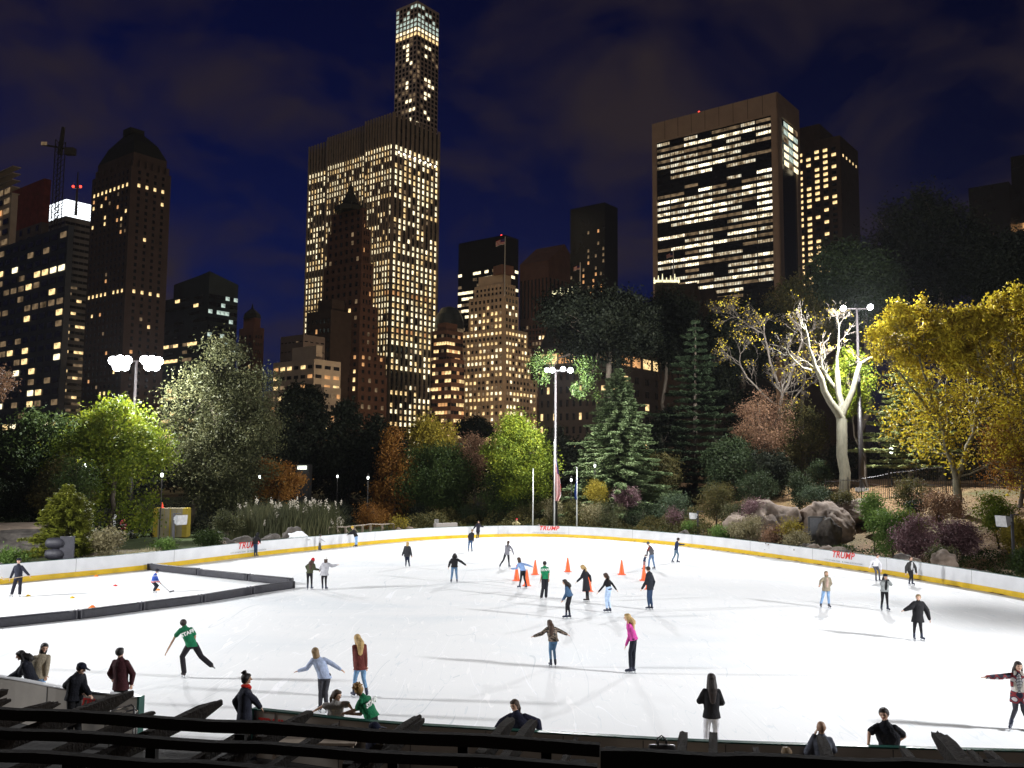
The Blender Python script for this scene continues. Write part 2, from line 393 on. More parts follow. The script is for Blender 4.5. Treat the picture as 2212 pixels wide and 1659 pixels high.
    # ---- hair and hats
    if hair:
        kind, hc = hair; m = MB(); hm = mat('hair_' + hc, HAIR[hc], rough=.55, var=.4, scale=30, bump=.4, stretch=(1, 1, .25), bscale=60)
        if kind != 'bald':
            m.ball(hd + up * hr * .18 - lw * hr * .16, 1, axes=(la * hr * .92, lw * hr * .95, up * hr * .95), n=14)
            m.ball(hd + up * hr * .62 + lw * hr * .3, 1, axes=(la * hr * .7, lw * hr * .6, up * hr * .42), n=12)
            if kind in ('long', 'bob', 'wide', 'pony', 'bun'): m.ball(hd - lw * hr * .3 - up * hr * .15, 1, axes=(la * hr * .84, lw * hr * .72, up * hr * .9), n=14)
        L = dict(long=.5, longer=.6, bob=.12, wide=.1).get(kind)
        if kind == 'long':
            b0 = hd - lw * hr * .5 - up * hr * .3; b1 = nk - lw * .14 * s; b2 = b1 - Vector((0, 0, .27 * s)) - lw * .03
            m.cap(b0, b1, hr * .95, hr * 1.05, flat=(lw, .6)); m.cap(b1, b2, hr * 1.05, hr * .6, flat=(lw, .5))
            for k in (-1, 1): m.cap(hd + la * k * hr * .6 - lw * hr * .2, nk + la * k * hr * .75 - Vector((0, 0, .03)), hr * .35, hr * .3)
        if kind == 'bob': m.cap(hd - lw * hr * .2, hd - up * hr * 1.0 - lw * hr * .25, hr * .85, hr * .9)
        if kind == 'wide':
            for k in (-1, 1): m.cap(hd + la * k * hr * .3 + up * .02, hd + la * k * hr * 1.05 - up * hr * .9 - lw * .03, hr * .8, hr * .45)
        if kind == 'pony':
            b0 = hd - lw * hr * .95 + up * hr * .25; m.ball(b0, hr * .4); b1 = b0 - lw * .05 - up * .14 * s; m.cap(b0, b1, hr * .34, hr * .36); m.cap(b1, b1 - Vector((0, 0, .18 * s)), hr * .36, hr * .14)
        if kind == 'bun':
            m.ball(hd - lw * hr * .5 + up * hr * 1.15, hr * .5)
            rg = random.Random(4)
            for _ in range(9):
                d0 = Vector((rg.uniform(-1, 1), rg.uniform(-1, 1), rg.uniform(-.3, 1))).normalized(); c0 = hd - lw * hr * .5 + up * hr * 1.15; m.cap(c0, c0 + d0 * hr * .8, .01, .007, n=6)
        if kind == 'afro':
            rg = random.Random(5)
            for _ in range(60):
                a = rg.uniform(0, 2 * PI); t = rg.uniform(.25, 1.25); dd = (la * math.cos(a) * math.cos(t) + lw * math.sin(a) * math.cos(t) + up * math.sin(t)).normalized()
                m.cap(hd + up * hr * .35 + dd * hr * .6, hd + up * hr * .4 + dd * hr * rg.uniform(1.05, 1.35), .02, .014, n=6)
        if m.v: link('hair', remesh(m, 'hair', min(vox, .012), 1), root, hm)
    if hat:
        hk, hcol = hat; m = MB(); hm = cloth(hcol, 'hat')
        m.ball(hd + up * hr * .5 - lw * hr * .08, 1, axes=(la * hr * .95, lw * hr * 1.05, up * hr * .78), n=16)
        if hk == 'beanie': m.ball(hd + up * hr * .85 - lw * hr * .15, 1, axes=(la * hr * .8, lw * hr * .85, up * hr * .72), n=14)
        if hk == 'hood': m.ball(hd - lw * hr * .35 - up * hr * .2, 1, axes=(la * hr * 1.05, lw * hr * .9, up * hr * 1.2), n=14)
        if hk == 'cap': m.cap(hd + up * hr * .45 + lw * hr * .8, hd + up * hr * .35 + lw * hr * 1.65, hr * .62, hr * .5, flat=(up, .12))
        if hk == 'helmet':
            m.ball(hd + up * hr * .3 - lw * hr * .1, 1, axes=(la * hr * 1.1, lw * hr * 1.2, up * hr * .95), n=16)
        link('helmet' if hk == 'helmet' else 'hat', remesh(m, 'hat', min(vox, .012), 1), root, hm)
        if hk == 'helmet':
            cg = MB()
            for i in range(5):
                a = R2(-50 + i * 25); cg.tube([hd + (lw * math.cos(a) + la * math.sin(a)) * hr * 1.15 + up * hr * t for t in (.2, -.3, -.8)], .006, 5)
            for t in (0, -.4, -.75): cg.tube([hd + (lw * math.cos(R2(a)) + la * math.sin(R2(a))) * hr * 1.17 + up * hr * t for a in range(-60, 61, 20)], .006, 5)
            cg.build('face_cage', mat('cage_metal', (.5, .5, .5), .3, metal=.8), root)
    # ---- skates
    if legs and skates:
        bc = dict(dark=(.02, .025, .05), white=(.5, .5, .5), brown=(.03, .02, .02))[skates]
        bm_ = mat('boot_' + skates, bc, rough=.45, var=.3, scale=25)
        steel = mat('blade_steel', (.6, .62, .65), .25, metal=.9, var=.05)
        for k_, a_, sg in ((kL, aL, -1), (kR, aR, 1)):
            tilt = max(0.0, min(.6, (a_.z - .3) * 1.2))
            ff = (fw + ac * sg * .22).normalized() * math.cos(tilt) - Vector((0, 0, math.sin(tilt)))
            shin = (k_ - a_).normalized(); upb = (shin - ff * shin.dot(ff)).normalized() if tilt > .05 else Vector((0, 0, 1)); sd_ = ff.cross(upb)
            low = a_ - upb * .055 * s
            m = MB(); m.cap(a_ + shin * .09 * s, low, .052 * s, .05 * s); m.cap(low - ff * .035 * s - upb * .01, low + ff * .15 * s - upb * .022 * s, .045 * s, .034 * s)
            m.cap(low - ff * .05 * s - upb * .045 * s, low + ff * .17 * s - upb * .052 * s, .02, .02, n=8)
            b = link('skate', remesh(m, 'skate', min(vox, .014), 1), root, bm_)
            m = MB(); c0 = low - upb * .118 * s + ff * .05 * s
            m.obox(c0, ff * .15 * s, sd_ * .003, upb * .011 * s)
            for t in (-.05, .13): m.obox(low + ff * t * s - upb * .085 * s, ff * .016, sd_ * .012, upb * .03 * s)
            m.build('blade', steel, b)
    if props:
        for fn in props: fn(root, dict(wL=wL, wR=wR, eL=eL, eR=eR, hd=hd, nk=nk, fw=fw, ac=ac, hp=hp))
    return root, dict(base=base, wL=wL, wR=wR, Y=Y)
def PT(s):
    ks = 'hd nk hp eL wL eR wR kL aL kR aR'.split(); v = [float(x) for x in s.replace(',', ' ').split()]
    return {k: (v[2 * i], v[2 * i + 1]) for i, k in enumerate(ks) if 2 * i + 1 < len(v)}
BLK, NAVY, JEAN, LJEAN, LEG = (.012, .012, .014), (.012, .016, .035), (.045, .085, .17), (.22, .36, .58), (.014, .013, .016)
# ------------------------------------------------------------------ the rink outline (points read off the ground plane)
far_px = [(0, 1262), (130, 1250), (300, 1232), (432, 1218), (610, 1195), (782, 1178), (919, 1166.5), (1030, 1161.5), (1133, 1159.5), (1210, 1160.5), (1300, 1165),
          (1404, 1171), (1520, 1185), (1648, 1203), (1800, 1224), (1943, 1245), (2080, 1269), (2212, 1294)]
FAR = [G(*p) for p in far_px]
d0 = (FAR[0] - FAR[1]).normalized(); d1 = (FAR[-1] - FAR[-2]).normalized()
FAR = [FAR[0] + d0 * 18 + Vector((1.5, -10, 0)), FAR[0] + d0 * 9 + Vector((0, -2, 0))] + FAR + [FAR[-1] + d1 * 9 + Vector((0, -1, 0)), FAR[-1] + d1 * 18 + Vector((-1.5, -5, 0))]
def smoothline(pts, n):
    """evenly spaced points on a Catmull-Rom curve through pts"""
    out = []
    for i in range(len(pts) - 1):
        p0, p1, p2, p3 = pts[max(i - 1, 0)], pts[i], pts[i + 1], pts[min(i + 2, len(pts) - 1)]
        for k in range(12):
            t = k / 12; out.append(.5 * ((2 * p1) + (p2 - p0) * t + (2 * p0 - 5 * p1 + 4 * p2 - p3) * t * t + (3 * p1 - p0 - 3 * p2 + p3) * t ** 3))
    out.append(pts[-1]); L = [0]
    for a, b in zip(out, out[1:]): L.append(L[-1] + (b - a).length)
    res = []; k = 0
    for i in range(n):
        s = L[-1] * i / (n - 1)
        while k < len(L) - 2 and L[k + 1] < s: k += 1
        f = (s - L[k]) / max(1e-6, L[k + 1] - L[k]); res.append(out[k].lerp(out[k + 1], f))
    return res
# keep every fifth measured point so that the curve is fair
FARC = smoothline([FAR[i] for i in (0, 1, 2, 4, 6, 8, 10, 12, 14, 16, 18, 20, 21)], 150)
NEARL = smoothline([G(*p, 1.07) for p in [(-260, 1430), (0, 1458), (138, 1482), (231, 1493), (306, 1502)]], 30)
NEARR = smoothline([G(*p, 1.07) for p in [(556, 1528), (641, 1537), (809, 1555), (1072, 1571.5), (1468, 1594.5), (1803, 1606.5), (2212, 1618), (2500, 1622)]], 70)
for L in (NEARL, NEARR):
    for p in L: p.z = 0
_nx = np.array([p.x for p in NEARL + NEARR]); _ny = np.array([p.y for p in NEARL + NEARR])
def near_y(x): return float(np.interp(x, _nx, _ny))
FA = np.array([(p.x, p.y) for p in FARC])
def sst(a, b, t):
    t = np.clip((t - a) / (b - a), 0, 1); return t * t * (3 - 2 * t)
_fx = FA[:, 0]; _fy = FA[:, 1]
_imax = len(FA)
def outside(x, y):
    """distance beyond the far boards (numpy arrays), 0 inside"""
    x = np.atleast_1d(np.asarray(x, float)); y = np.atleast_1d(np.asarray(y, float))
    a, b = FA[:-1], FA[1:]; ab = b - a; l2 = (ab ** 2).sum(1)
    best = np.full(x.shape, 1e9); side = np.zeros(x.shape)
    for i in range(len(a)):
        px_, py_ = x - a[i, 0], y - a[i, 1]; t = np.clip((px_ * ab[i, 0] + py_ * ab[i, 1]) / l2[i], 0, 1)
        dx, dy = px_ - t * ab[i, 0], py_ - t * ab[i, 1]; d = np.hypot(dx, dy); c = ab[i, 0] * py_ - ab[i, 1] * px_
        w = d < best; best = np.where(w, d, best); side = np.where(w, c, side)
    return np.where(side > 0, best, 0)
def zg_np(x, y):
    x = np.atleast_1d(np.asarray(x, float)); y = np.atleast_1d(np.asarray(y, float))
    d = outside(x, y)
    R = sst(4, 24, x - (y - 70) * .12)
    hr = .35 * sst(0, .8, d) + 4.7 * sst(3.5, 27, d); hl = .3 * sst(0, 1, d) + 1.0 * sst(6, 60, d)
    mid = 1.3 * sst(1, 14, d) * sst(-14, 4, x) * (1 - R)
    h = hl * (1 - R) + hr * R + mid
    h = h + np.where(d > .5, .12 * np.sin(x * .9 + 1.3) * np.sin(y * .8) + .07 * np.sin(x * 2.3) * np.cos(y * 2.1 + .5), 0) * sst(.5, 3, d)
    h = h + 2.0 * sst(110, 260, y)
    return h - .06
def zg(x, y): return float(zg_np(x, y)[0])
_prj = [((ROT.transposed() @ (Vector((p.x, p.y, 0)) - CAM)), p.y) for p in FARC]
_pj = [(CX + FPX * v.x / -v.z, y) for v, y in _prj if y > 35 and -v.z > 5]
def YB(px):
    """distance of the far boards in picture column px"""
    return float(np.interp(px, [p[0] for p in _pj], [p[1] for p in _pj]))
def GT(px, py):
    """where the sight line meets the terrain"""
    d = ray(px, py); d = d / d.y; ys = np.linspace(35, 260, 900); X = CAM.x + d.x * ys; Z = CAM.z + d.z * ys
    h = zg_np(X, ys); w = np.nonzero(Z < h)[0]; i = w[0] if len(w) else len(ys) - 1
    return Vector((X[i], ys[i], h[i]))
BP = 'skaters leaning over the near boards'
# props held in hands
def phone(side):
    def f(root, j):
        p = (j['wL'] + j['wR']) / 2 if side == 'both' else j[side]; m = MB(); m.box(p + j['fw'] * .1 + Vector((0, 0, .04)), (.075, .008, .04) if side == 'both' else (.04, .008, .075))
        o = m.build('phone', mat('phone_black', (.02, .02, .02), .2)); o.location = root.location
        tag(o, PHL.pop(0), 'phone')
    return f
PHL = ['small phone held up to the face of the skater in a black cap', 'dark phone held up by the bald man in the gray suit', 'phone in the hands of the man in the dark ball cap by the left boards']
def hockey_stick(root, a, b, c, label):
    m = MB(); m.tube([a, b], .014, 6); 
    d = (c - b); m.obox((b + c) / 2, d / 2 * 1.05, Vector((0, .008, 0)), Vector((0, 0, .035)))
    o = m.build('hockey_stick', [mat('stick_wood', (.4, .3, .2), .5) if 'pale' in label else mat('stick_dark', (.03, .03, .04), .5)]); o.location = root.location; tag(o, label, 'hockey stick')
GR = dict(gy=None)
person('person in a red beanie and olive jacket holding hands with the white hatted skater', 'a', 5,
       PT('225 632 205 672 170 845 108 740 118 800 258 780 325 797 140 955 137 1082 205 955 205 1085'), gy=(190, 1148), look=10,
       top=dict(c=(.06, .065, .035), bulk=.03, hem=.02), bottom=(LEG, 'tight'), hair=('long', 'brown'), hat=('beanie', (.45, .01, .02)))
person('person in a white beanie and oversized gray sweater stretching one arm out', 'a', 8,
       PT('460 612 462 660 432 850 365 760 338 798 560 728 640 712 395 970 402 1090 456 970 458 1092'), gy=(440, 1152), look=12,
       top=dict(c=(.4, .4, .43), bulk=.05, hem=.12, flare=.04, name='sweater'), bottom=(LEG, 'tight'), hair=('bob', 'brown'), hat=('beanie', (.8, .8, .78)))
person('small boy in a gray shirt standing beside the far left boards', 'a', 80,
       PT('360 180 353 212 350 300 345 255 350 290 388 262 422 286 338 372 335 432 362 372 362 432'), H=1.3, gy=(350, 452),
       top=dict(c=(.4, .4, .42), bulk=.02, name='shirt'), bottom=((.08, .075, .07), 'loose'), hair=('short', 'black'), skin='d')
person('person in a yellow hat, black hoodie and light jeans leaning on the far boards', 'a', 290,
       PT('928 52 945 88 992 195 905 130 852 168 930 150 880 160 988 282 982 358 1004 282 1004 362'), gy=(980, 393),
       top=dict(c=BLK, bulk=.03), bottom=(LJEAN, 'jeans'), hat=('beanie', (.5, .33, .04)), hair=('short', 'blond'))
person('blond person in a long black puffer coat standing alone with arms low', 'a', 0,
       PT('1905 328 1900 362 1895 505 1838 460 1812 532 1960 460 1973 537 1878 640 1873 702 1922 640 1933 702'), gy=(1905, 745),
       top=dict(c='puffer', bulk=.035, hem=.2, name='puffer_coat'), bottom=(NAVY, 'tight'), hair=('bob', 'blond'))
person('short haired man in black shirt and blue jeans seen from behind near the far boards', 'b', 5,
       PT('838 322 830 352 808 482 768 422 768 462 853 435 858 500 776 572 770 657 824 572 829 660'), gy=(810, 697),
       top=dict(c=(.02, .02, .025), bulk=.02), bottom=(JEAN, 'jeans'), hair=('short', 'dblond'))
person('person in a dark coat balancing with both arms spread by the far boards', 'b', 200,
       PT('953 168 945 196 938 315 888 250 858 296 988 240 1036 252 922 385 918 440 952 385 940 437'), gy=(935, 468),
       top=dict(c=(.015, .015, .025), bulk=.03, hem=.16, name='coat'), bottom=(LEG, 'tight'), hair=('short', 'black'), skin='m')
person('person in a red hood and khaki jacket standing against the far boards', 'b', 180,
       PT('1623 125 1620 155 1622 262 1553 190 1562 228 1678 200 1665 235 1612 320 1610 385 1635 320 1633 385'), gy=(1620, 414),
       top=dict(c=(.3, .26, .13), bulk=.03, hem=.04), bottom=(BLK, 'jeans'), hat=('hood', (.45, .02, .03)))
person('person with loose black hair, black hoodie and faded jeans, one arm out', 'b', 355,
       PT('527 758 525 800 520 950 445 880 420 962 645 872 715 926 480 1082 466 1192 556 1082 566 1188'), gy=(515, 1248),
       top=dict(c=BLK, bulk=.035, hem=.06, hood=1), bottom=((.09, .16, .26), 'jeans'), hair=('wide', 'black'))
person('person in a gray tunic and black leggings pushing off with the left leg', 'b', 20,
       PT('1476 530 1470 568 1450 715 1445 640 1500 675 1542 655 1567 738 1388 842 1328 930 1482 842 1487 930'), gy=(1480, 978),
       top=dict(c=(.2, .2, .23), bulk=.015, hem=.12, name='tunic'), bottom=((.03, .03, .035), 'tight'), hair=('pony', 'brown'))
person('person in a light blue shirt skating between the orange cones with arms spread', 'b', 320,
       PT('1660 832 1675 880 1735 1015 1625 990 1530 996 1812 928 1896 960 1700 1150 1680 1285 1758 1160 1788 1272'), gy=(1680, 1345),
       top=dict(c=(.22, .34, .6), bulk=.012, name='shirt'), bottom=(BLK, 'tight'), hair=('bob', 'brown'))
person('slim staff member in a green shirt standing upright beside the cones', 'b', 350,
       PT('2117 902 2117 950 2125 1150 2070 1085 2042 1215 2190 1080 2188 1180 2088 1330 2066 1465 2148 1330 2140 1478'), gy=(2100, 1538),
       top=dict(c=(.012, .2, .085), sleeve='short', bulk=.015, name='shirt', text='STAFF'), bottom=((.02, .02, .024), 'loose'), hair=('short', 'black'), skin='m', skates='brown')
person('blond person bending forward in a long black coat with a cone behind', 'c', 300,
       PT('797 305 830 355 858 545 772 490 702 556 925 462 946 552 868 690 875 838 888 690 893 838'), gy=(870, 915),
       top=dict(c=(.022, .022, .026), bulk=.02, hem=.5, flare=.06, name='coat'), bottom=(BLK, 'tight'), hair=('pony', 'blond'), skates='brown')
person('person in a denim shirt and black leggings leaning forward with long brown hair', 'c', 285,
       PT('483 565 510 630 575 800 505 775 440 890 530 770 470 870 515 962 512 1125 548 985 568 1112'), gy=(520, 1216), H=1.65,
       top=dict(c=(.06, .12, .22), bulk=.015, hem=.05, name='shirt'), bottom=(LEG, 'tight'), hair=('long', 'dark'))
person('person with a dark ponytail, black top and pale blue jeans, both arms spread', 'c', 310,
       PT('1203 452 1228 510 1262 680 1172 638 1082 742 1332 592 1405 702 1212 832 1235 995 1256 852 1280 1012'), gy=(1260, 1108),
       top=dict(c=BLK, bulk=.005, name='shirt'), bottom=((.42, .55, .75), 'jeans'), hair=('pony', 'brown'))
person('man in a black jacket with white hood and dark jeans facing left', 'c', 310,
       PT('1957 335 1975 388 1992 690 1918 570 1850 682 2058 560 2040 660 1958 832 1978 992 2005 832 2020 992'), gy=(1970, 1062),
       top=dict(c=(.02, .022, .03), bulk=.035, hem=.03), bottom=((.03, .055, .11), 'jeans'), hair=('short', 'dark'))
person('man in a gray beanie and vest with rust sleeves bending over a small child', 'd', 300,
       PT('412 338 437 372 475 510 398 460 388 548 500 455 432 540 430 622 420 715 497 622 520 745'), gy=(500, 792),
       top=dict(c=(.09, .09, .1), bulk=.03, sleevec=(.2, .045, .03), name='vest'), bottom=((.12, .2, .34), 'jeans'), hat=('beanie', (.12, .12, .13)))
person('toddler in a navy dress held by the bending man in a gray beanie', 'd', 250,
       PT('358 538 355 562 345 630 368 570 385 570 375 575 395 572 330 690 325 752 352 690 356 748'), gy=(340, 780), H=.95,
       top=dict(c=(.02, .035, .09), bulk=.02, hem=.1, flare=.04, name='dress'), bottom=((.4, .2, .2), 'jeans'), hair=('short', 'dark'))
person('man in a navy blazer and jeans gliding right along the far boards', 'd', 75,
       PT('942 255 922 296 905 430 893 365 900 425 965 345 1026 348 882 532 838 622 942 532 925 628'), gy=(930, 672),
       top=dict(c=(.02, .03, .075), bulk=.015, name='blazer'), bottom=((.1, .16, .22), 'jeans'), hair=('short', 'dark'), skin='m')
person('staff member in a green shirt striding low across the ice at left', 'e', 330,
       PT('590 410 612 470 740 800 440 655 305 900 800 640 790 760 572 1000 612 1275 905 1000 1062 1145'), gy=(590, 1376), H=1.75,
       top=dict(c=(.012, .16, .07), sleeve='short', bulk=.02, name='shirt', text='STAFF'), bottom=((.018, .016, .02), 'loose'), hair=('short', 'dark'), skin='m', skates='brown')
person('person in a pale blue sweater balancing with arms wide and dark trousers', 'h', 345,
       PT('462 445 492 520 612 850 320 720 190 768 725 640 880 740 552 1090 548 1330 632 1110 640 1300'), gy=(560, 1450),
       top=dict(c=(.38, .45, .62), bulk=.02, name='sweater'), bottom=((.045, .045, .055), 'jeans'), hair=('bob', 'dblond'))
person('person with long blond hair in a maroon coat and light jeans walking away', 'h', 335,
       PT('1160 220 1190 300 1212 700 1120 530 1118 690 1290 520 1302 680 1125 870 1110 1085 1262 880 1310 1080'), gy=(1110, 1205),
       top=dict(c=(.12, .03, .025), bulk=.025, hem=.06, flare=.02, name='coat'), bottom=((.14, .26, .42), 'tight'), hair=('long', 'blond'))
person('young person in a camouflage jacket with arms stretched wide', 'f', 350,
       PT('548 262 562 312 603 515 432 420 322 458 702 388 802 434 556 668 568 805 612 652 630 795'), gy=(550, 912), H=1.5,
       top=dict(c='camouflage', bulk=.04, hem=.05), bottom=((.09, .18, .3), 'tight'), hair=('long', 'brown'))
person('person with long blond hair in a magenta top and black leggings facing left', 'f', 285,
       PT('1695 180 1712 250 1788 500 1722 470 1675 592 1760 440 1720 540 1735 700 1742 875 1788 690 1782 900'), gy=(1760, 1010),
       top=dict(c=(.5, .06, .28), bulk=.015, hem=.03, name='shirt'), bottom=((.012, .014, .022), 'jeans'), hair=('long', 'blond'))
person('person in a tan cardigan and light jeans gliding towards the camera', 'g', 180,
       PT('388 345 392 392 385 565 303 450 278 500 450 490 405 560 332 700 305 778 420 700 426 788'), gy=(380, 855), look=185,
       top=dict(c=(.3, .26, .19), bulk=.03, hem=.12, name='cardigan', front=(.5, .36, .3)), bottom=(LJEAN, 'jeans'), hair=('bob', 'dblond'))
person('man in a white sweater and gray trousers crouching by the right boards', 'g', 170,
       PT('1143 88 1125 130 1105 222 1040 185 1020 258 1185 210 1190 292 1120 312 1122 412 1168 318 1172 402'), gy=(1140, 470), look=150,
       top=dict(c=(.72, .72, .76), bulk=.02, name='sweater'), bottom=((.08, .08, .1), 'tight'), hair=('short', 'brown'))
person('person in a black cap and open gray jacket holding a phone to the face', 'g', 180,
       PT('1258 392 1258 440 1247 600 1190 505 1240 448 1330 505 1288 448 1215 730 1200 822 1285 730 1292 824'), gy=(1250, 898), fwd=.8,
       top=dict(c=(.3, .32, .32), bulk=.035, hem=.04, front=BLK), bottom=(BLK, 'tight'), hair=('long', 'dark'), hat=('cap', (.012, .015, .03)), props=[phone('both')])
person('person in an oversized black sweater with wide sleeves and arms lowered', 'g', 178,
       PT('1745 698 1745 752 1735 1000 1622 842 1538 882 1868 890 1908 1018 1688 1140 1682 1240 1780 1140 1795 1252'), gy=(1740, 1335), look=200,
       top=dict(c=BLK, bulk=.055, hem=.16, flare=.03, sr=1.35, name='sweater'), bottom=(LEG, 'tight'), hair=('pony', 'dblond'))
person('person in a dark bomber jacket over a gray top skating by the right boards', 'g', 170,
       PT('1635 122 1635 170 1625 300 1562 252 1558 335 1703 262 1715 332 1632 390 1612 475 1655 390 1657 475'), gy=(1640, 520),
       top=dict(c=(.035, .035, .035), bulk=.035, hem=.02, front=(.45, .45, .46)), bottom=(BLK, 'tight'), hair=('short', 'brown'))
_, J = person('hockey coach in black with a cap holding a stick across the waist', 'A', 175,
       PT('208 948 205 992 205 1130 143 1075 115 1142 278 1062 322 1110 158 1220 132 1312 222 1220 218 1300'), gy=(170, 1350), H=1.75,
       top=dict(c=(.02, .022, .035), bulk=.03, hem=.02, name='sweater'), bottom=((.018, .018, .028), 'loose'), hair=('short', 'brown'), hat=('cap', (.012, .012, .02)), skates='white')
def wj(cr, p, J, dy=0.0): a = cpx(cr, p); return P(a[0], a[1], J['Y'] + dy) - J['base']
hockey_stick(_, wj('A', (325, 1112), J, -.2), wj('A', (45, 1158), J, -.25), wj('A', (12, 1128), J, -.25), 'pale hockey stick held level by the coach in black')
_, J = person('child hockey player in a blue jersey and black helmet skating right', 'A', 80,
       PT('1738 1060 1722 1092 1695 1185 1742 1160 1768 1192 1708 1150 1755 1188 1722 1232 1702 1282 1745 1222 1712 1272'), gy=(1705, 1303), H=1.3, fwd=.3,
       top=dict(c='jersey', bulk=.045, hem=.02, name='jersey'), bottom=((.015, .015, .02), 'loose'), hat=('helmet', (.02, .02, .03)), skates='white')
hockey_stick(_, wj('A', (1760, 1180), J, -.05), wj('A', (1875, 1292), J, -.05), wj('A', (1925, 1281), J, -.05), 'thin dark hockey stick of the child in the blue jersey')
person('person in a dark top and jeans slumped over the far boards beside the left lettering', 'J', 20,
       PT('482 322 465 350 448 450 425 400 420 445 500 400 505 440 442 530 440 610 468 530 466 612'), gy=(460, 652),
       top=dict(c=(.015, .014, .018), bulk=.04), bottom=((.03, .06, .12), 'jeans'), hat=('hood', (.012, .012, .014)))
person('person in a plaid coat with fleece lapels at the right edge of the picture', 'H', 205,
       PT('2150 455 2150 520 2155 760 1962 572 1800 577 2310 620 2390 690 2118 930 2068 1068 2205 940 2262 1090'), gy=(2080, 1160),
       top=dict(c='plaid', bulk=.035, hem=.22, flare=.02, name='coat', lapel=(.6, .56, .5), front='stripes'), bottom=((.05, .05, .06), 'tight'), hair=('long', 'dark'), look=190)
# skaters and onlookers at the near boards: depth from the boards
def col_y(x, y):
    Y = 20.0
    for _ in range(6): Y = near_y(P(x, y, Y).x)
    return Y
def ny(cr, p, off): a = cpx(cr, p); return col_y(*a) + off
def stand(s, drop=1.0):
    """legs that hang below the hips, hidden by the boards"""
    d = PT(s); nk, hp = d['nk'], d['hp']; L = math.hypot(hp[0] - nk[0], hp[1] - nk[1]) * .85 * drop; w = L * .17
    d['kL'] = (hp[0] - w, hp[1] + L); d['aL'] = (hp[0] - w * 1.1, hp[1] + L * 1.9); d['kR'] = (hp[0] + w, hp[1] + L); d['aR'] = (hp[0] + w * 1.1, hp[1] + L * 1.9)
    return d
person('person with long dark hair in black bending over the left end of the near boards', 'B', 250,
       stand('238 350 275 405 372 640 200 555 85 618 230 580 120 625'), Y=ny('B', (340, 650), .35), group=BP,
       top=dict(c=(.014, .014, .022), bulk=.035), bottom=(JEAN, 'jeans'), hair=('long', 'black'))
person('person with dark bobbed hair in a beige zip hoodie behind the left near boards', 'B', 160,
       stand('515 262 488 335 445 590 402 470 420 570 548 460 536 575'), Y=ny('B', (440, 680), .9), group=BP,
       top=dict(c=(.3, .26, .19), bulk=.04, hood=1, name='hoodie'), bottom=(LJEAN, 'jeans'), hair=('bob', 'black'), look=140)
person('man in a dark ball cap and black padded jacket looking at a phone', 'B', 110,
       stand('942 505 905 565 860 830 775 700 945 785 955 705 985 790'), Y=ny('B', (860, 760), -1.1), group='onlookers outside the near boards', look=95,
       top=dict(c=(.01, .011, .016), bulk=.06), bottom=(BLK, 'loose'), hair=('short', 'dark'), hat=('cap', (.01, .012, .025)), skates='brown', props=[])
person('man in a maroon blazer seen from behind at the gap in the near boards', 'B', 5,
       stand('1392 318 1398 388 1402 690 1278 560 1268 625 1540 570 1515 682', .9), Y=ny('B', (1400, 770), .5), group=BP,
       top=dict(c=(.05, .014, .018), bulk=.035, hem=.12, name='blazer'), bottom=(BLK, 'jeans'), hair=('short', 'black'), look=15)
person('person with a messy bun, red scarf and dark coat watching from the opening', 'C', 70,
       stand('762 705 752 790 742 1090 648 950 655 1060 845 930 850 1010', .85), Y=ny('C', (850, 1010), -.5), group='onlookers outside the near boards',
       top=dict(c=(.018, .02, .032), bulk=.045, hem=.14, name='coat', scarf=(.5, .02, .012)), bottom=(BLK, 'jeans'), hair=('bun', 'black'), skin='m')
person('person with light brown hair in a gray T-shirt propped on the near boards', 'h', 150,
       stand('822 1165 800 1255 800 1475 600 1330 452 1405 1008 1312 1042 1372'), Y=ny('h', (800, 1490), .4), group=BP, look=120,
       top=dict(c=(.22, .21, .2), sleeve='short', bulk=.03, name='shirt'), bottom=(JEAN, 'jeans'), hair=('pony', 'brown'), fwd=.3)
person('staff member with bleached curly hair and a green shirt leaning over the near boards', 'h', 295,
       stand('1180 1085 1245 1180 1390 1500 1170 1400 1010 1450 1215 1480 1050 1480'), Y=ny('h', (1350, 1560), .4), group=BP, fwd=.3,
       top=dict(c=(.012, .15, .065), sleeve='short', bulk=.03, name='shirt', text='STAFF'), bottom=(BLK, 'loose'), hair=('afro', 'curly'), skin='d')
person('person in a navy cap whose head shows low in front of the near boards', 'D', 75,
       stand('262 1245 250 1310 250 1560 190 1450 230 1540 310 1450 310 1540'), Y=ny('D', (260, 1150), -2.2), group='onlookers outside the near boards',
       top=dict(c=(.012, .014, .03), bulk=.04), bottom=(BLK, 'loose'), hair=('short', 'dark'), hat=('cap', (.012, .015, .035)), skates='brown')
person('person with a ponytail in a navy sweatshirt leaning forward onto the near boards', 'D', 185,
       stand('1755 988 1775 1065 1835 1240 1622 1165 1568 1222 2000 1170 2028 1258'), Y=ny('D', (1840, 1240), .4), group=BP, fwd=.3,
       top=dict(c=(.012, .014, .032), bulk=.045, name='sweatshirt'), bottom=(BLK, 'jeans'), hair=('pony', 'brown'), look=215)
person('person with long dark hair, black tunic and white trousers seen from behind', 'E', 2,
       PT('1840 775 1840 860 1842 1120 1725 1000 1790 1010 1945 1015 1900 1040 1790 1330 1790 1520 1888 1330 1888 1520'), gy=(1840, 1575),
       top=dict(c=(.012, .012, .014), bulk=.03, hem=.09, flare=.01, name='tunic'), bottom=((.6, .6, .64), 'jeans'), hair=('long', 'dark'), fwd=.5)
person('person with streaked blond hair whose crown shows low behind the pergola beam', 'F', 0,
       stand('1408 1310 1408 1400 1408 1680 1320 1520 1340 1640 1500 1520 1480 1640'), Y=ny('F', (1408, 1190), -1.6), group='onlookers outside the near boards',
       top=dict(c=(.03, .03, .035), bulk=.04), bottom=(BLK, 'jeans'), hair=('bob', 'dblond'), skates='brown')
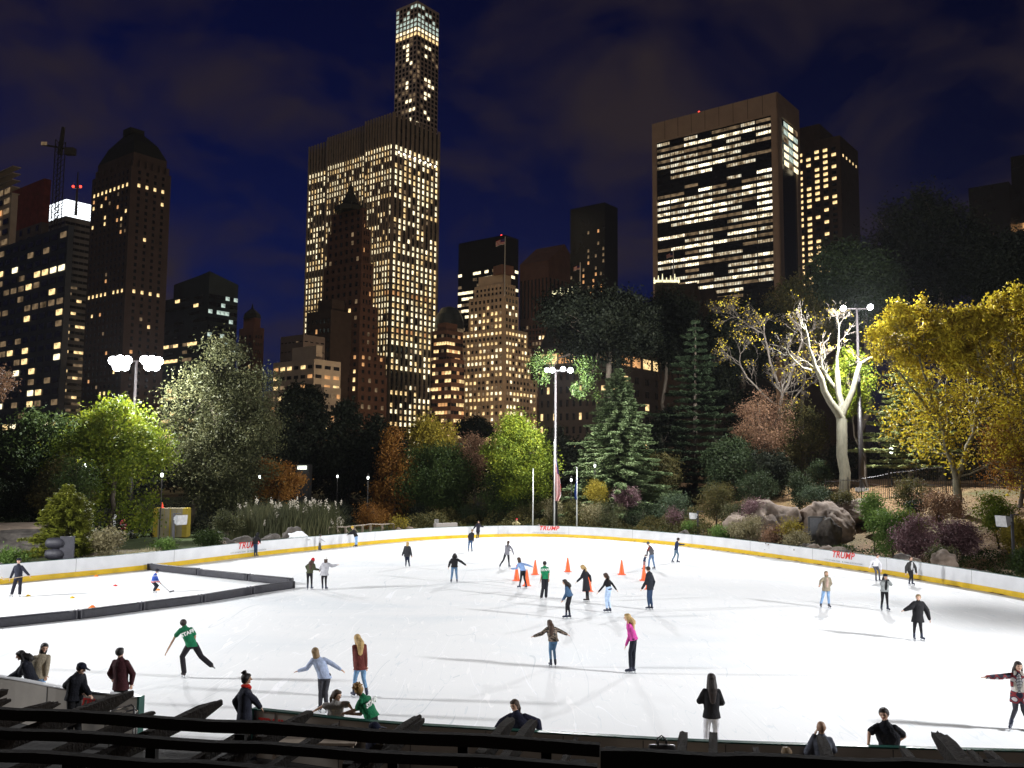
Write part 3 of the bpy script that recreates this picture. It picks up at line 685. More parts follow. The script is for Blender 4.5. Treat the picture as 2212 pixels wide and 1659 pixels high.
person('bald man in a gray suit jacket raising a phone to take a picture', 'F', 5,
       stand('1848 978 1852 1075 1855 1400 1680 1290 1765 1085 2010 1270 1960 1200', .85), Y=ny('F', (1850, 1190), -.6), group='onlookers outside the near boards',
       top=dict(c=(.1, .11, .14), bulk=.035, name='suit_jacket'), bottom=((.03, .03, .04), 'loose'), hair=('bald', 'black'), skin='m', fwd=.6, skates='brown')
person('man in a black T-shirt leaning with both hands on the near boards', 'H', 200,
       stand('662 985 680 1075 720 1310 500 1190 490 1305 890 1230 745 1335'), Y=ny('H', (720, 1330), .45), group=BP, H=1.8, fwd=.3,
       top=dict(c=(.008, .01, .016), sleeve='short', bulk=.03, waist=1.35, name='shirt'), bottom=(BLK, 'jeans'), hair=('short', 'dark'), look=215)
# ------------------------------------------------------------------ ground, ice, boards
def ground_mat():
    m, nt, o = newmat('park_ground'); b = N(nt, 'ShaderNodeBsdfPrincipled', Roughness=.9)
    tc = N(nt, 'ShaderNodeTexCoord'); n1 = N(nt, 'ShaderNodeTexNoise', Scale=.12, Detail=6.0); n2 = N(nt, 'ShaderNodeTexNoise', Scale=7.0, Detail=6.0, Roughness=.75)
    nt.links.new(tc.outputs['Object'], n1.inputs['Vector']); nt.links.new(tc.outputs['Object'], n2.inputs['Vector'])
    grass = ramp(nt, n2.outputs['Fac'], [(.3, (.018, .03, .008)), (.55, (.05, .075, .018)), (.75, (.12, .12, .04))])
    leaf = ramp(nt, n2.outputs['Fac'], [(.3, (.05, .028, .014)), (.5, (.15, .085, .035)), (.66, (.3, .19, .08)), (.75, (.5, .4, .25))])
    sx = N(nt, 'ShaderNodeSeparateXYZ'); nt.links.new(tc.outputs['Object'], sx.inputs[0])
    mr = N(nt, 'ShaderNodeMapRange'); mr.inputs[1].default_value = 2; mr.inputs[2].default_value = 22; nt.links.new(sx.outputs[0], mr.inputs[0])
    ad = N(nt, 'ShaderNodeMath', operation='ADD'); nt.links.new(mr.outputs[0], ad.inputs[0])
    m3 = N(nt, 'ShaderNodeMath', operation='MULTIPLY_ADD'); m3.inputs[1].default_value = 3.0; m3.inputs[2].default_value = -1.5
    nt.links.new(n1.outputs['Fac'], m3.inputs[0]); nt.links.new(m3.outputs[0], ad.inputs[1])
    cl = N(nt, 'ShaderNodeClamp'); nt.links.new(ad.outputs[0], cl.inputs[0])
    mx = N(nt, 'ShaderNodeMixRGB'); nt.links.new(cl.outputs[0], mx.inputs[0]); nt.links.new(grass.outputs[0], mx.inputs[1]); nt.links.new(leaf.outputs[0], mx.inputs[2])
    nt.links.new(mx.outputs[0], b.inputs['Base Color'])
    bu = N(nt, 'ShaderNodeBump', Strength=.8, Distance=.08); nt.links.new(n2.outputs['Fac'], bu.inputs['Height']); nt.links.new(bu.outputs[0], b.inputs['Normal'])
    nt.links.new(b.outputs[0], o.inputs[0]); return m
def grid(xs, ys):
    X, Y = np.meshgrid(xs, ys); Z = zg_np(X.ravel(), Y.ravel()); v = np.stack([X.ravel(), Y.ravel(), Z], 1)
    nx, ny_ = len(xs), len(ys); i = np.arange(ny_ - 1)[:, None] * nx + np.arange(nx - 1)[None, :]
    return v, np.stack([i, i + 1, i + nx + 1, i + nx], -1).reshape(-1, 4)
xs = np.concatenate([[-2500, -1200, -600, -300, -180, -120], np.arange(-90, 91, .8), [120, 180, 300, 600, 1200, 2500]])
ys = np.concatenate([[-60, -20, 0, 10], np.arange(18, 140, .8), [150, 170, 200, 240, 300, 500, 900, 1800, 4000]])
v, f = grid(xs, ys)
tag(link('ground', npmesh('ground', v, f, True), None, ground_mat()), kind='structure')

def ice_mat():
    m, nt, o = newmat('ice'); b = N(nt, 'ShaderNodeBsdfPrincipled', Roughness=.7); b.inputs['Specular IOR Level'].default_value = .08
    tc = N(nt, 'ShaderNodeTexCoord'); mp = N(nt, 'ShaderNodeMapping'); mp.inputs['Scale'].default_value = (.5, 1, 1); mp.inputs['Rotation'].default_value = (0, 0, .25)
    nt.links.new(tc.outputs['Object'], mp.inputs[0])
    n1 = N(nt, 'ShaderNodeTexNoise', Scale=.22, Detail=7.0, Roughness=.6, Distortion=.8); nt.links.new(mp.outputs[0], n1.inputs['Vector'])
    base = ramp(nt, n1.outputs['Fac'], [(.3, (.79, .82, .84)), (.5, (.86, .87, .875)), (.8, (.89, .895, .9))])
    last = base.outputs[0]
    # skate scratches: thin lines where a warped noise crosses its middle value, broken up by a second noise
    for sc, rot, wd, colr, amt in ((.9, .4, .0035, (.98, .98, .98), .9), (.55, 1.3, .0028, (.97, .98, 1), .9), (1.7, 2.2, .006, (.62, .68, .72), .4), (.35, .1, .0016, (.55, .6, .63), .5), (2.6, .9, .007, (.98, .98, .98), .6)):
        mq = N(nt, 'ShaderNodeMapping'); mq.inputs['Rotation'].default_value = (0, 0, rot); mq.inputs['Scale'].default_value = (1.3, .16, 1); mq.inputs['Location'].default_value = (rot * 31, sc * 17, 0)
        nt.links.new(tc.outputs['Object'], mq.inputs[0])
        a = N(nt, 'ShaderNodeTexNoise', Scale=sc, Detail=1.0); nt.links.new(mq.outputs[0], a.inputs['Vector'])
        s1 = N(nt, 'ShaderNodeMath', operation='SUBTRACT'); s1.inputs[1].default_value = .5; nt.links.new(a.outputs['Fac'], s1.inputs[0])
        s2 = N(nt, 'ShaderNodeMath', operation='ABSOLUTE'); nt.links.new(s1.outputs[0], s2.inputs[0])
        s3 = N(nt, 'ShaderNodeMath', operation='LESS_THAN'); s3.inputs[1].default_value = wd; nt.links.new(s2.outputs[0], s3.inputs[0])
        bn = N(nt, 'ShaderNodeTexNoise', Scale=sc * 1.3 + .2, Detail=2.0); nt.links.new(mq.outputs[0], bn.inputs['Vector'])
        g = N(nt, 'ShaderNodeMath', operation='GREATER_THAN'); g.inputs[1].default_value = .52; nt.links.new(bn.outputs['Fac'], g.inputs[0])
        mu = N(nt, 'ShaderNodeMath', operation='MULTIPLY'); nt.links.new(s3.outputs[0], mu.inputs[0]); nt.links.new(g.outputs[0], mu.inputs[1])
        m2 = N(nt, 'ShaderNodeMath', operation='MULTIPLY'); m2.inputs[1].default_value = amt; nt.links.new(mu.outputs[0], m2.inputs[0])
        mx = N(nt, 'ShaderNodeMixRGB'); mx.inputs[2].default_value = (*colr, 1); nt.links.new(m2.outputs[0], mx.inputs[0]); nt.links.new(last, mx.inputs[1]); last = mx.outputs[0]
    nt.links.new(last, b.inputs['Base Color'])
    rr = ramp(nt, n1.outputs['Fac'], [(.3, .6), (.8, .8)]); nt.links.new(rr.outputs[0], b.inputs['Roughness'])
    nt.links.new(b.outputs[0], o.inputs[0]); return m
nearpts = [NEARL[0] + Vector((-8, -2, 0))] + NEARL + NEARR + [NEARR[-1] + Vector((8, 2, 0))]
poly = [tuple(p.xy) for p in FARC] + [tuple(p.xy) for p in reversed(nearpts)]
import bmesh
bm = bmesh.new(); vs = [bm.verts.new((x, y, 0)) for x, y in poly]; fc = bm.faces.new(vs); bm.normal_update()
if fc.normal.z < 0: fc.normal_flip()
bmesh.ops.triangulate(bm, faces=[fc]); me = bpy.data.meshes.new('ice'); bm.to_mesh(me); bm.free()
tag(link('ice', me, None, ice_mat()), kind='structure')
# paved walk on the near side, 4 mm above the terrain sheet
m = MB(); pv = [tuple(p.xy) for p in nearpts]; lo = [(p[0] * .9, 3.0) for p in pv]
n = len(pv); m.add([(x, y, -.012) for x, y in pv] + [(x, y, -.012) for x, y in lo], [(i, i + n, i + n + 1, i + 1) for i in range(n - 1)])
o = m.build('pavement', mat('near_paving', (.035, .034, .033), .85, .3, 3, bump=.4)); tag(o, kind='structure')

def dress(line, closed_ends=True):
    """side vectors along a polyline"""
    out = []
    for i, p in enumerate(line):
        t = (line[min(i + 1, len(line) - 1)] - line[max(i - 1, 0)]).normalized(); out.append((p, t, Vector((-t.y, t.x, 0))))
    return out
def ribbon(mb, L, o0, o1, z0, z1, mi=0, a=0, b=None):
    """solid band following L between side offsets o0..o1 and heights z0..z1"""
    L = L[a:b]; n = len(L); vs = []
    for p, t, s_ in L:
        vs += [p + s_ * o0 + Vector((0, 0, z0)), p + s_ * o1 + Vector((0, 0, z0)), p + s_ * o1 + Vector((0, 0, z1)), p + s_ * o0 + Vector((0, 0, z1))]
    fs = [(i * 4 + k, i * 4 + (k + 1) % 4, i * 4 + 4 + (k + 1) % 4, i * 4 + 4 + k) for i in range(n - 1) for k in range(4)]
    fs += [(3, 2, 1, 0), tuple((n - 1) * 4 + k for k in range(4))]; mb.add(vs, fs, mi)
board_white = mat('board_white', (.72, .73, .75), .35, .07, 1.3, spec=.4, bump=.05)
kick_yellow = mat('kick_yellow', (.68, .44, .012), .45, .15, 1.5)
cap_green = mat('cap_green', (.015, .07, .055), .4, .2, 3)
red_print = mat('red_print', (.62, .035, .03), .5, .05)
gray_print = mat('gray_print', (.33, .35, .36), .6, .05)
seam_dark = mat('seam_dark', (.12, .12, .12), .7)
Lf = dress(FARC)
root = empty('rink_board', FARC[75], 'long curved white rink board with yellow base strip around the far side of the ice', 'rink board', rz=0)
def under(mb, name, mats, root, smooth=False):
    mb2 = mb; off = root.location.copy(); mb2.v = [tuple(Vector(v) - off) for v in mb2.v]; return mb2.build(name, mats, root, smooth)
m = MB(); ribbon(m, Lf, 0, .09, 0, 1.05); under(m, 'panel', board_white, root)
m = MB(); ribbon(m, Lf, -.025, -.003, .004, .29); under(m, 'kick_strip', kick_yellow, root)
m = MB(); ribbon(m, Lf, -.012, .105, 1.052, 1.075); under(m, 'cap_rail', cap_green, root)
for i in range(3, len(Lf) - 3, 7):
    m = MB(); p, t, s_ = Lf[i]; m.obox(p - s_ * .003 + Vector((0, 0, .65)), t * .008, s_ * .003, Vector((0, 0, .395)))
    under(m, 'seam', seam_dark, root)
m = MB(); ribbon(m, Lf, .1, .16, .02, .5); under(m, 'backing', seam_dark, root)
def board_text(line, px, txt, size, z, matr, name, root, shear=0., bold=0., off=-.018, dx=0., spacing=1.0, flip=1):
    g = px; k = min(range(len(line)), key=lambda i: (line[i][0].xy - g.xy).length); p, t, s_ = line[k]
    p = p + t * dx; me = text_mesh(txt, size, shear, bold, .003, spacing)
    x = t if flip * t.x > 0 else -t; up = Vector((0, 0, 1)); nn = x.cross(up)
    M_ = Matrix((x, up, nn)).transposed().to_4x4(); M_.translation = p + s_ * (off if off < -.1 else 0) + Vector((0, 0, z)) - root.location
    # bend the letters round the curve
    me = me.copy(); n0 = nn
    for v_ in me.vertices:
        if off < -.1: continue
        w = p + x * v_.co.x; best = None
        for i in range(max(0, k - 5), min(len(line) - 1, k + 5)):
            a_, b_ = line[i][0], line[i + 1][0]; ab = b_ - a_; u = max(0, min(1, (w - a_).dot(ab) / ab.length_squared)); c_ = a_ + ab * u; dd_ = (c_ - w); dd_.z = 0
            if best is None or dd_.length < best[0]: best = (dd_.length, dd_.dot(n0))
        v_.co.z += best[1] + abs(off)
    o = link(name, me, root, matr); o.matrix_basis = M_; return o
def maple(line, g, z, root, off=-.02):
    k = min(range(len(line)), key=lambda i: (line[i][0].xy - g.xy).length); p, t, s_ = line[k]; m = MB(); pts = []
    for a, r in ((90, 1), (70, .5), (40, .95), (20, .45), (-5, .8), (-40, .4), (-85, .3), (-95, .3), (-140, .4), (185, .8), (160, .45), (140, .95), (110, .5)):
        pts.append((r * math.cos(R2(a)) * .07, r * math.sin(R2(a)) * .07))
    vs = [p + s_ * off + t * x + Vector((0, 0, z + y)) for x, y in pts]; m.add(vs, [tuple(range(len(vs)))])
    return under(m, 'leaf_emblem', mat('emblem_green', (.03, .2, .07), .6), root)
for cx_, cy_, sub in ((552, 1203, ('CITY OF NEW YORK', 'PARKS & RECREATION')), (1193, 1160, ('CENTRAL PARK', 'WOLLMAN RINK')), (1811, 1226, ('CITY OF NEW YORK', 'PARKS & RECREATION'))):
    g = G(cx_, cy_); dd = 0
    k = min(range(len(Lf)), key=lambda i: (Lf[i][0].xy - g.xy).length); t = Lf[k][1] if Lf[k][1].x > 0 else -Lf[k][1]
    big = .62 if cx_ != 1193 else .56
    board_text(Lf, g, 'TRUMP', big, .53, red_print, 'lettering', root, shear=.28, bold=.014, spacing=1.08)
    w = 1.02 if cx_ != 1193 else .86
    board_text(Lf, g - t * w, sub[0], .145, .34, gray_print, 'lettering', root, off=-.018, spacing=1.15)
    board_text(Lf, g + t * w, sub[1], .145, .34, gray_print, 'lettering', root, off=-.018, spacing=1.15)
    maple(Lf, g - t * .02, .40, root)
# gray ice edge along the boards, 4 mm above the ice
m = MB(); vs = []
for p, t, s_ in Lf: vs += [p - s_ * .03 + Vector((0, 0, .004)), p - s_ * (.75 + .25 * pnoise(p * .3)) + Vector((0, 0, .004))]
m.add(vs, [(2 * i, 2 * i + 2, 2 * i + 3, 2 * i + 1) for i in range(len(Lf) - 1)])
tag(m.build('ice_edge', mat('gray_edge', (.42, .44, .46), .35, .25, 1.2, col2=(.6, .62, .64))), kind='structure')

shade_white = mat('board_white_shaded', (.38, .35, .31), .6, .12, 1.5)  # same white board, its unlit side put in as a darker colour
for L_, lab, nm in ((NEARL, 'short white near board with green cap, left of the opening', 0), (NEARR, 'long near board with dark green cap along the bottom of the ice', 1)):
    D = dress(L_); r = empty('rink_board', L_[len(L_) // 2], lab, 'rink board')
    m = MB(); ribbon(m, D, -.12, 0, 0, 1.04); under(m, 'panel', shade_white, r)
    m = MB(); ribbon(m, D, -.14, .015, 1.042, 1.07); under(m, 'cap_rail', board_white if nm == 0 else cap_green, r)
    m = MB(); ribbon(m, D, .003, .02, .004, .24); under(m, 'kick_strip', kick_yellow, r)
    for i in range(2, len(D) - 1, 6):
        m = MB(); p, t, s_ = D[i]; m.obox(p - s_ * .123 + Vector((0, 0, .52)), t * .012, s_ * .004, Vector((0, 0, .5)))
        under(m, 'seam', seam_dark, r)
    p, t, s_ = D[-1] if nm == 0 else D[0]; sg = 1 if nm == 0 else -1
    m = MB(); m.obox(p + t * .035 * sg - s_ * .06 + Vector((0, 0, .537)), t * .034, s_ * .09, Vector((0, 0, .536))); under(m, 'end_post', cap_green, r)
    g = G(*( (222, 1530) if nm == 0 else (590, 1575)))
    gy_ = near_y(g.x); g = Vector((g.x * 1.0, gy_, 0))
    board_text(D, G(210, 1502, .95) if nm == 0 else G(588, 1550, .9), 'TRUMP', .3, .62, red_print, 'lettering', r, shear=.28, bold=.01, off=-.128)
    board_text(D, G(262, 1502, .95) if nm == 0 else G(640, 1552, .9), 'CITY OF NEW YORK', .07, .72, gray_print, 'lettering', r, off=-.128)

# ------------------------------------------------------------------ things on the ice
pad = mat('pad_black', (.022, .022, .03), .6, .25, 4, bump=.5)
def pad_seg(a, b, label, h=.38):
    a, b = G(*a), G(*b); d = (b - a); t = d.normalized(); s_ = Vector((-t.y, t.x, 0)); c = (a + b) / 2
    r = empty('rink_divider', c, label, 'foam divider', 'black foam dividers on the ice')
    m = MB(); k = 10; vs = []
    w = .16
    for i in range(k + 1):
        q = a.lerp(b, i / k) - c; wob = .012 * math.sin(i * 2.1)
        e = .02 if i in (0, k) else 0
        for o_, z in ((-w + e, .0), (-w + wob, .05), (-w + wob, h - .05), (-w + .03, h - e), (w - .03, h - e), (w, h - .05), (w, .05), (w - e, .0)): vs.append(q + s_ * o_ + Vector((0, 0, z)))
    fs = [(i * 8 + j, i * 8 + (j + 1) % 8, i * 8 + 8 + (j + 1) % 8, i * 8 + 8 + j) for i in range(k) for j in range(8)] + [tuple(reversed(range(8))), tuple(range(k * 8, k * 8 + 8))]
    m.add(vs, fs); m.build('pad', pad, r, True)
    m = MB()
    for e, q in ((1, a), (-1, b)): m.obox(q - c + t * e * .07 + Vector((0, 0, h / 2)), t * .025, s_ * (w + .008), Vector((0, 0, h / 2 + .006)))
    m.build('strap', mat('strap_gray', (.06, .06, .07), .6), r)
pad_seg((-70, 1362), (166, 1337), 'black foam divider running out of the left edge of the picture')
pad_seg((168, 1337), (303, 1319), 'black foam divider second from the left edge in the long near row')
pad_seg((305, 1318.5), (434, 1302), 'black foam divider third from the left edge in the long near row')
pad_seg((436, 1301.5), (540, 1284), 'black foam divider fourth from the left edge in the long near row')
pad_seg((542, 1283.5), (633, 1270), 'black foam divider at the pointed right end of the near row')
pad_seg((630, 1264), (540, 1255), 'black foam divider of the far row, next to the pointed end')
pad_seg((538, 1254.5), (430, 1243), 'black foam divider in the middle of the far row')
pad_seg((428, 1242.5), (322, 1231), 'black foam divider of the far row, closest to the far boards', .4)

cone_o = mat('cone_orange', (.95, .13, .02), .45, .06)
def cone_parts(loc, label, H=.72, colr=None, group='tall orange cones on the ice'):
    r = empty('traffic_cone', loc, label, 'traffic cone', group); m = MB()
    m.tube([(0, 0, .02), (0, 0, .05), (0, 0, H * .95), (0, 0, H)], [H * .2, H * .19, H * .045, H * .03], 20); m.build('cone', colr or cone_o, r, True)
    m = MB(); m.box((0, 0, .012), (H * .27, H * .27, .012)); m.build('base', colr or cone_o, r); return r
for (x, y), lab in (((1116, 1254), 'orange cone left of the skater in the light blue shirt'), ((1138, 1265), 'orange cone at the heel of the skater in the light blue shirt'),
                    ((1156, 1241), 'orange cone just left of the slim staff member'), ((1226.5, 1235), 'orange cone standing alone, right of the slim staff member'),
                    ((1343, 1241), 'orange cone farthest to the right, with open ice around it'), ((1272, 1277), 'orange cone half hidden behind the long black coat'),
                    ((1391, 1254), 'orange cone almost hidden behind the man with the white hood')):
    cone_parts(G(x, y), lab, .9)
cone_parts(G(1398, 1273), 'orange cone of which only the foot shows behind the man with the white hood', .5)
for (x, y), lab, c in (((61, 1288), 'small yellow disc cone beside the skates of the coach', (.75, .5, .03)), ((156, 1292), 'small yellow disc cone alone on the open training ice', (.75, .5, .03)),
                       ((249, 1266), 'small red disc cone on the training ice', (.6, .03, .03)), ((208, 1245), 'small orange disc cone nearest to the far boards', (.9, .25, .03)),
                       ((199, 1314), 'larger orange disc cone against the near black divider', (.9, .2, .03)), ((341, 1275), 'small orange disc cone behind the child hockey player', (.9, .3, .03))):
    p = G(x, y); m = MB(p); q = 1.5 if 'larger' in lab else 1
    m.tube([p + Vector((0, 0, .003)), p + Vector((0, 0, .02)), p + Vector((0, 0, .09 * q))], [.13 * q, .12 * q, .04 * q], 16)
    o = m.build('disc_cone', mat('disc_%d' % int(c[1] * 100), c, .5), None, True); o.location = p; tag(o, lab, 'disc cone', 'low disc cones for hockey training')
# ------------------------------------------------------------------ trees and plants
bark = mat('bark', (.07, .055, .04), .9, .35, 8, bump=.8, stretch=(1, 1, .3))
bark_pale = mat('bark_pale', (.12, .112, .08), .85, .2, 6, bump=.5, stretch=(1, 1, .3))
LM = dict(
    green=leafmat('leaf_green', [(.01, .019, .004), (.024, .042, .008), (.055, .075, .015)]),
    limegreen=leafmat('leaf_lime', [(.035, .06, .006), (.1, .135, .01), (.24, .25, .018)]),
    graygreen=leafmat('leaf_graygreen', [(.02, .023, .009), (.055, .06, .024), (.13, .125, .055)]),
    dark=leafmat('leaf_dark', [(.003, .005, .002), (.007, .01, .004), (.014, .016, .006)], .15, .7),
    olive=leafmat('leaf_olive', [(.03, .035, .012), (.07, .065, .02), (.13, .1, .03)]),
    yellow=leafmat('leaf_yellow', [(.1, .065, .01), (.26, .18, .014), (.5, .41, .03), (.68, .6, .06)]),
    gold=leafmat('leaf_gold', [(.1, .09, .015), (.22, .17, .02), (.36, .28, .03)]),
    orange=leafmat('leaf_orange', [(.1, .045, .012), (.2, .085, .015), (.3, .15, .025)]),
    russet=leafmat('leaf_russet', [(.09, .05, .03), (.18, .1, .06), (.25, .15, .08)]),
    plum=leafmat('leaf_plum', [(.06, .028, .032), (.13, .07, .075), (.42, .3, .31)]),
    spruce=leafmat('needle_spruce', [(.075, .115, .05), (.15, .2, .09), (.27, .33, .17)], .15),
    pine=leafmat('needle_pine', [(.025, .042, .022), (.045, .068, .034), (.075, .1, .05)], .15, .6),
    palepine=leafmat('needle_pale', [(.14, .17, .07), (.24, .27, .11), (.36, .38, .17)], .2),
    golden=leafmat('needle_golden', [(.1, .12, .015), (.18, .2, .025), (.28, .28, .04)], .2),
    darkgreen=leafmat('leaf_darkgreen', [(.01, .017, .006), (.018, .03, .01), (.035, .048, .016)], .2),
    fern=leafmat('leaf_fern', [(.05, .1, .02), (.1, .17, .035), (.16, .22, .05)]),
    tan=leafmat('grass_tan', [(.12, .11, .05), (.22, .19, .1), (.36, .32, .2)], .2),
    plume=leafmat('plume', [(.4, .37, .3), (.55, .5, .42), (.65, .6, .5)], .3))
def rnd_unit(rs, n):
    v = rs.normal(size=(n, 3)); return v / np.linalg.norm(v, axis=1)[:, None]
def quads(c, t, b):
    """diamond leaves: centre, long half vector, short half vector"""
    v = np.stack([c - t, c - b, c + t, c + b], 1).reshape(-1, 3); return v, np.arange(len(v)).reshape(-1, 4)
def leaves(rs, c, size, up=.3, asp=.55):
    n = len(c); t = rnd_unit(rs, n); nn = rnd_unit(rs, n); nn[:, 2] += up; b = np.cross(nn, t); b /= np.linalg.norm(b, axis=1)[:, None] + 1e-9
    s = (size * rs.uniform(.6, 1.3, n))[:, None]; return quads(c, t * s, b * s * asp)
def limb(mb, rs, a, b, r0, r1, wob=.08, n=5):
    a, b = np.array(a), np.array(b); L = np.linalg.norm(b - a); pts = []
    for i in range(n): t = i / (n - 1); pts.append(a + (b - a) * t + (rs.normal(size=3) * wob * L * .3 * (1 if 0 < i < n - 1 else 0)) + np.array([0, 0, -.08 * L * math.sin(PI * t)]))
    mb.tube([Vector(p) for p in pts], [r0 + (r1 - r0) * i / (n - 1) for i in range(n)], 6 if r0 < .12 else 9, cap=False); return pts
def wpt(px, py, Y): p = P(px, py, Y); return np.array([p.x, p.y, p.z])
def tree(name, label, cat, box, Y, lm, seed, n=14000, size=.13, base=None, clumps=None, cr=None, shape=1.0, trunkr=None, grp=None, depth=.8, hollow=.35, barkm=None, lumps=.22, lean=0, low=0.0, stems=1, crownname='crown', show=None):
    """box = crown (x0, top, x1, bottom) as measured in the photograph; Y = distance"""
    rs = np.random.RandomState(seed); x0, y0, x1, y1 = box
    Y = max(Y, max(YB(x0), YB((x0 + x1) / 2), YB(x1)) * 0 + YB((x0 + x1) / 2) + .7 + (x1 - x0) / FPX * Y * .42 * depth) if y1 > 1060 else Y
    a = wpt(x0, (y0 + y1) / 2, Y); b = wpt(x1, (y0 + y1) / 2, Y); top = wpt((x0 + x1) / 2, y0, Y)[2]; bot = wpt((x0 + x1) / 2, y1, Y)[2]
    c = (a + b) / 2; rx = np.linalg.norm(b - a) / 2; rz = (top - bot) / 2; c[2] = (top + bot) / 2; ry = rx * depth
    bx = wpt(base, y1, Y) if base is not None else c.copy(); gz = zg(bx[0], bx[1]) - .1; org = np.array([bx[0], bx[1], gz])
    K = clumps or int(40 + rx * rz * 2.6); K = min(K, 260); u = rnd_unit(rs, K); rr = hollow + (1 - hollow) * rs.uniform(0, 1, K) ** .5
    lobes = rnd_unit(rs, 9); am = rs.uniform(-1, 1, 9) * lumps
    fac = 1 + (np.clip(u @ lobes.T, 0, 1) ** 3 @ am)
    taper = 1 - np.clip(u[:, 2], 0, 1) * (1 - shape) * .6
    cc = c + u * np.array([rx, ry, rz]) * (rr * fac)[:, None] * .86; cc[:, 0] = c[0] + (cc[:, 0] - c[0]) * taper
    crad = (cr or .2 * min(rx, rz) + .3) * rs.uniform(.45, 1.35, K)
    per = rs.multinomial(n, crad ** 2 / (crad ** 2).sum()); idx = np.repeat(np.arange(K), per)
    d = rnd_unit(rs, len(idx)) * (rs.uniform(0, 1, len(idx)) ** .45 * rs.choice([1, 1, 1, 1.35, 1.7], len(idx)))[:, None]; d[:, 2] *= .8
    pts = cc[idx] + d * crad[idx][:, None] + rs.normal(size=(len(idx), 3)) * .08
    v, f = leaves(rs, pts, size)
    root = empty(name, org, label, cat, grp)
    cro = link(crownname, npmesh(crownname, v - org, f), root, lm)
    m = MB(org); tr = trunkr or max(.06, rx * .055)
    if rz > .9:
        for s_ in range(stems):
            o2 = org + (np.array([rs.uniform(-1, 1), rs.uniform(-1, 1), 0]) * tr * 2 if stems > 1 else 0)
            fork = c + np.array([rs.uniform(-.2, .2) * rx * (1 if stems == 1 else 2.5), 0, -rz * .45]); limb(m, rs, o2, fork, tr, tr * .7, .06, 7)
            top_ = c + np.array([rs.uniform(-.15, .15) * rx, 0, rz * .6]); limb(m, rs, fork, top_, tr * .7, tr * .15, .1, 6)
            for k in rs.choice(K, min(K, 26), replace=False):
                t = rs.uniform(0, .8); st = fork + (top_ - fork) * t
                if cc[k][2] > st[2] - .3 * rz: limb(m, rs, st, cc[k], tr * .34 * (1 - .6 * t), tr * .06, .12, 5)
    else:
        for k in range(min(K, 14)): limb(m, rs, org, cc[k], .02, .008, .1, 3)
    m.build('trunk' if rz > 1.6 else 'stem', barkm or bark, root, True)
    return root
def conifer(name, label, cat, xc, ytop, ybot, halfw, Y, lm, seed, droop=.28, layers=26, size=.13, per=7, dens=46, grp=None, skirt=0.0, rag=.25, upturn=.3, pw=.85):
    Y = max(Y, YB(xc) + .8 + halfw / FPX * Y * .8); rs = np.random.RandomState(seed); top = wpt(xc, ytop, Y); bx = wpt(xc, ybot, Y); gz = zg(bx[0], bx[1]); zb = bx[2]
    org = np.array([bx[0], Y, min(gz, zb) - .1]); W = halfw / FPX * Y * 1.28; H = top[2] - zb; C = []; T = []; m = MB(org)
    tx = np.array([top[0], Y, top[2]]); bt = np.array([bx[0], Y, org[2]])
    m.tube([Vector(bt), Vector(bt + (tx - bt) * .5), Vector(tx)], [max(.08, H * .018), H * .01, .02], 8)
    for i in range(layers):
        t = (i + .5) / layers; z = zb + H * (1 - t); R = W * (t ** pw) * rs.uniform(1 - rag, 1 + rag * .3) + .1; ax = bt + (tx - bt) * ((z - org[2]) / (top[2] - org[2]))
        k = per + int(t * 5); ph = rs.uniform(0, 6.28)
        for j in range(k):
            a = ph + 6.283 * j / k + rs.uniform(-.25, .25); L = R * rs.uniform(.7, 1.1); dr = np.array([math.cos(a), math.sin(a), 0])
            end = ax + dr * L + np.array([0, 0, -droop * L * (.6 + .4 * t)]); mid = ax + dr * L * .5 + np.array([0, 0, -droop * L * .5])
            m.tube([Vector(ax), Vector(mid), Vector(end)], [.012 + L * .008, .01 + L * .004, .006], 4, cap=False)
            nl = int(dens * (L + .4)); u = rs.uniform(.12, 1, nl) ** .7; base_ = ax + dr * L * u[:, None]; base_[:, 2] += -droop * L * u + upturn * L * .12 * u ** 3
            side = np.array([-dr[1], dr[0], 0]); w = (rs.uniform(-1, 1, nl) * (.14 + .2 * L * (1 - u) * .6))[:, None]
            base_ = base_ + side * w; base_[:, 2] += rs.normal(size=nl) * .06 - .05 * np.abs(w[:, 0])
            C.append(base_); T.append(dr * .8 + side * np.sign(w) * .5 + rs.normal(size=(nl, 3)) * .25)
    c = np.concatenate(C); t = np.concatenate(T); t /= np.linalg.norm(t, axis=1)[:, None]; nn = rnd_unit(rs, len(c)) * .6; nn[:, 2] += 1; b = np.cross(nn, t); b /= np.linalg.norm(b, axis=1)[:, None]
    s = (size * rs.uniform(.7, 1.3, len(c)))[:, None]; v, f = quads(c, t * s, b * s * .36)
    root = empty(name, org, label, cat, grp); link('crown', npmesh('crown', v - org, f), root, lm); m.build('trunk', bark, root, True); return root
def shrub(label, box, Y, lm, seed, n=3500, size=.07, name='shrub', cat='shrub', grp=None, **k):
    return tree(name, label, cat, box, Y, lm, seed, n, size, hollow=.2, cr=k.pop('cr', None), crownname='foliage', grp=grp, **k)

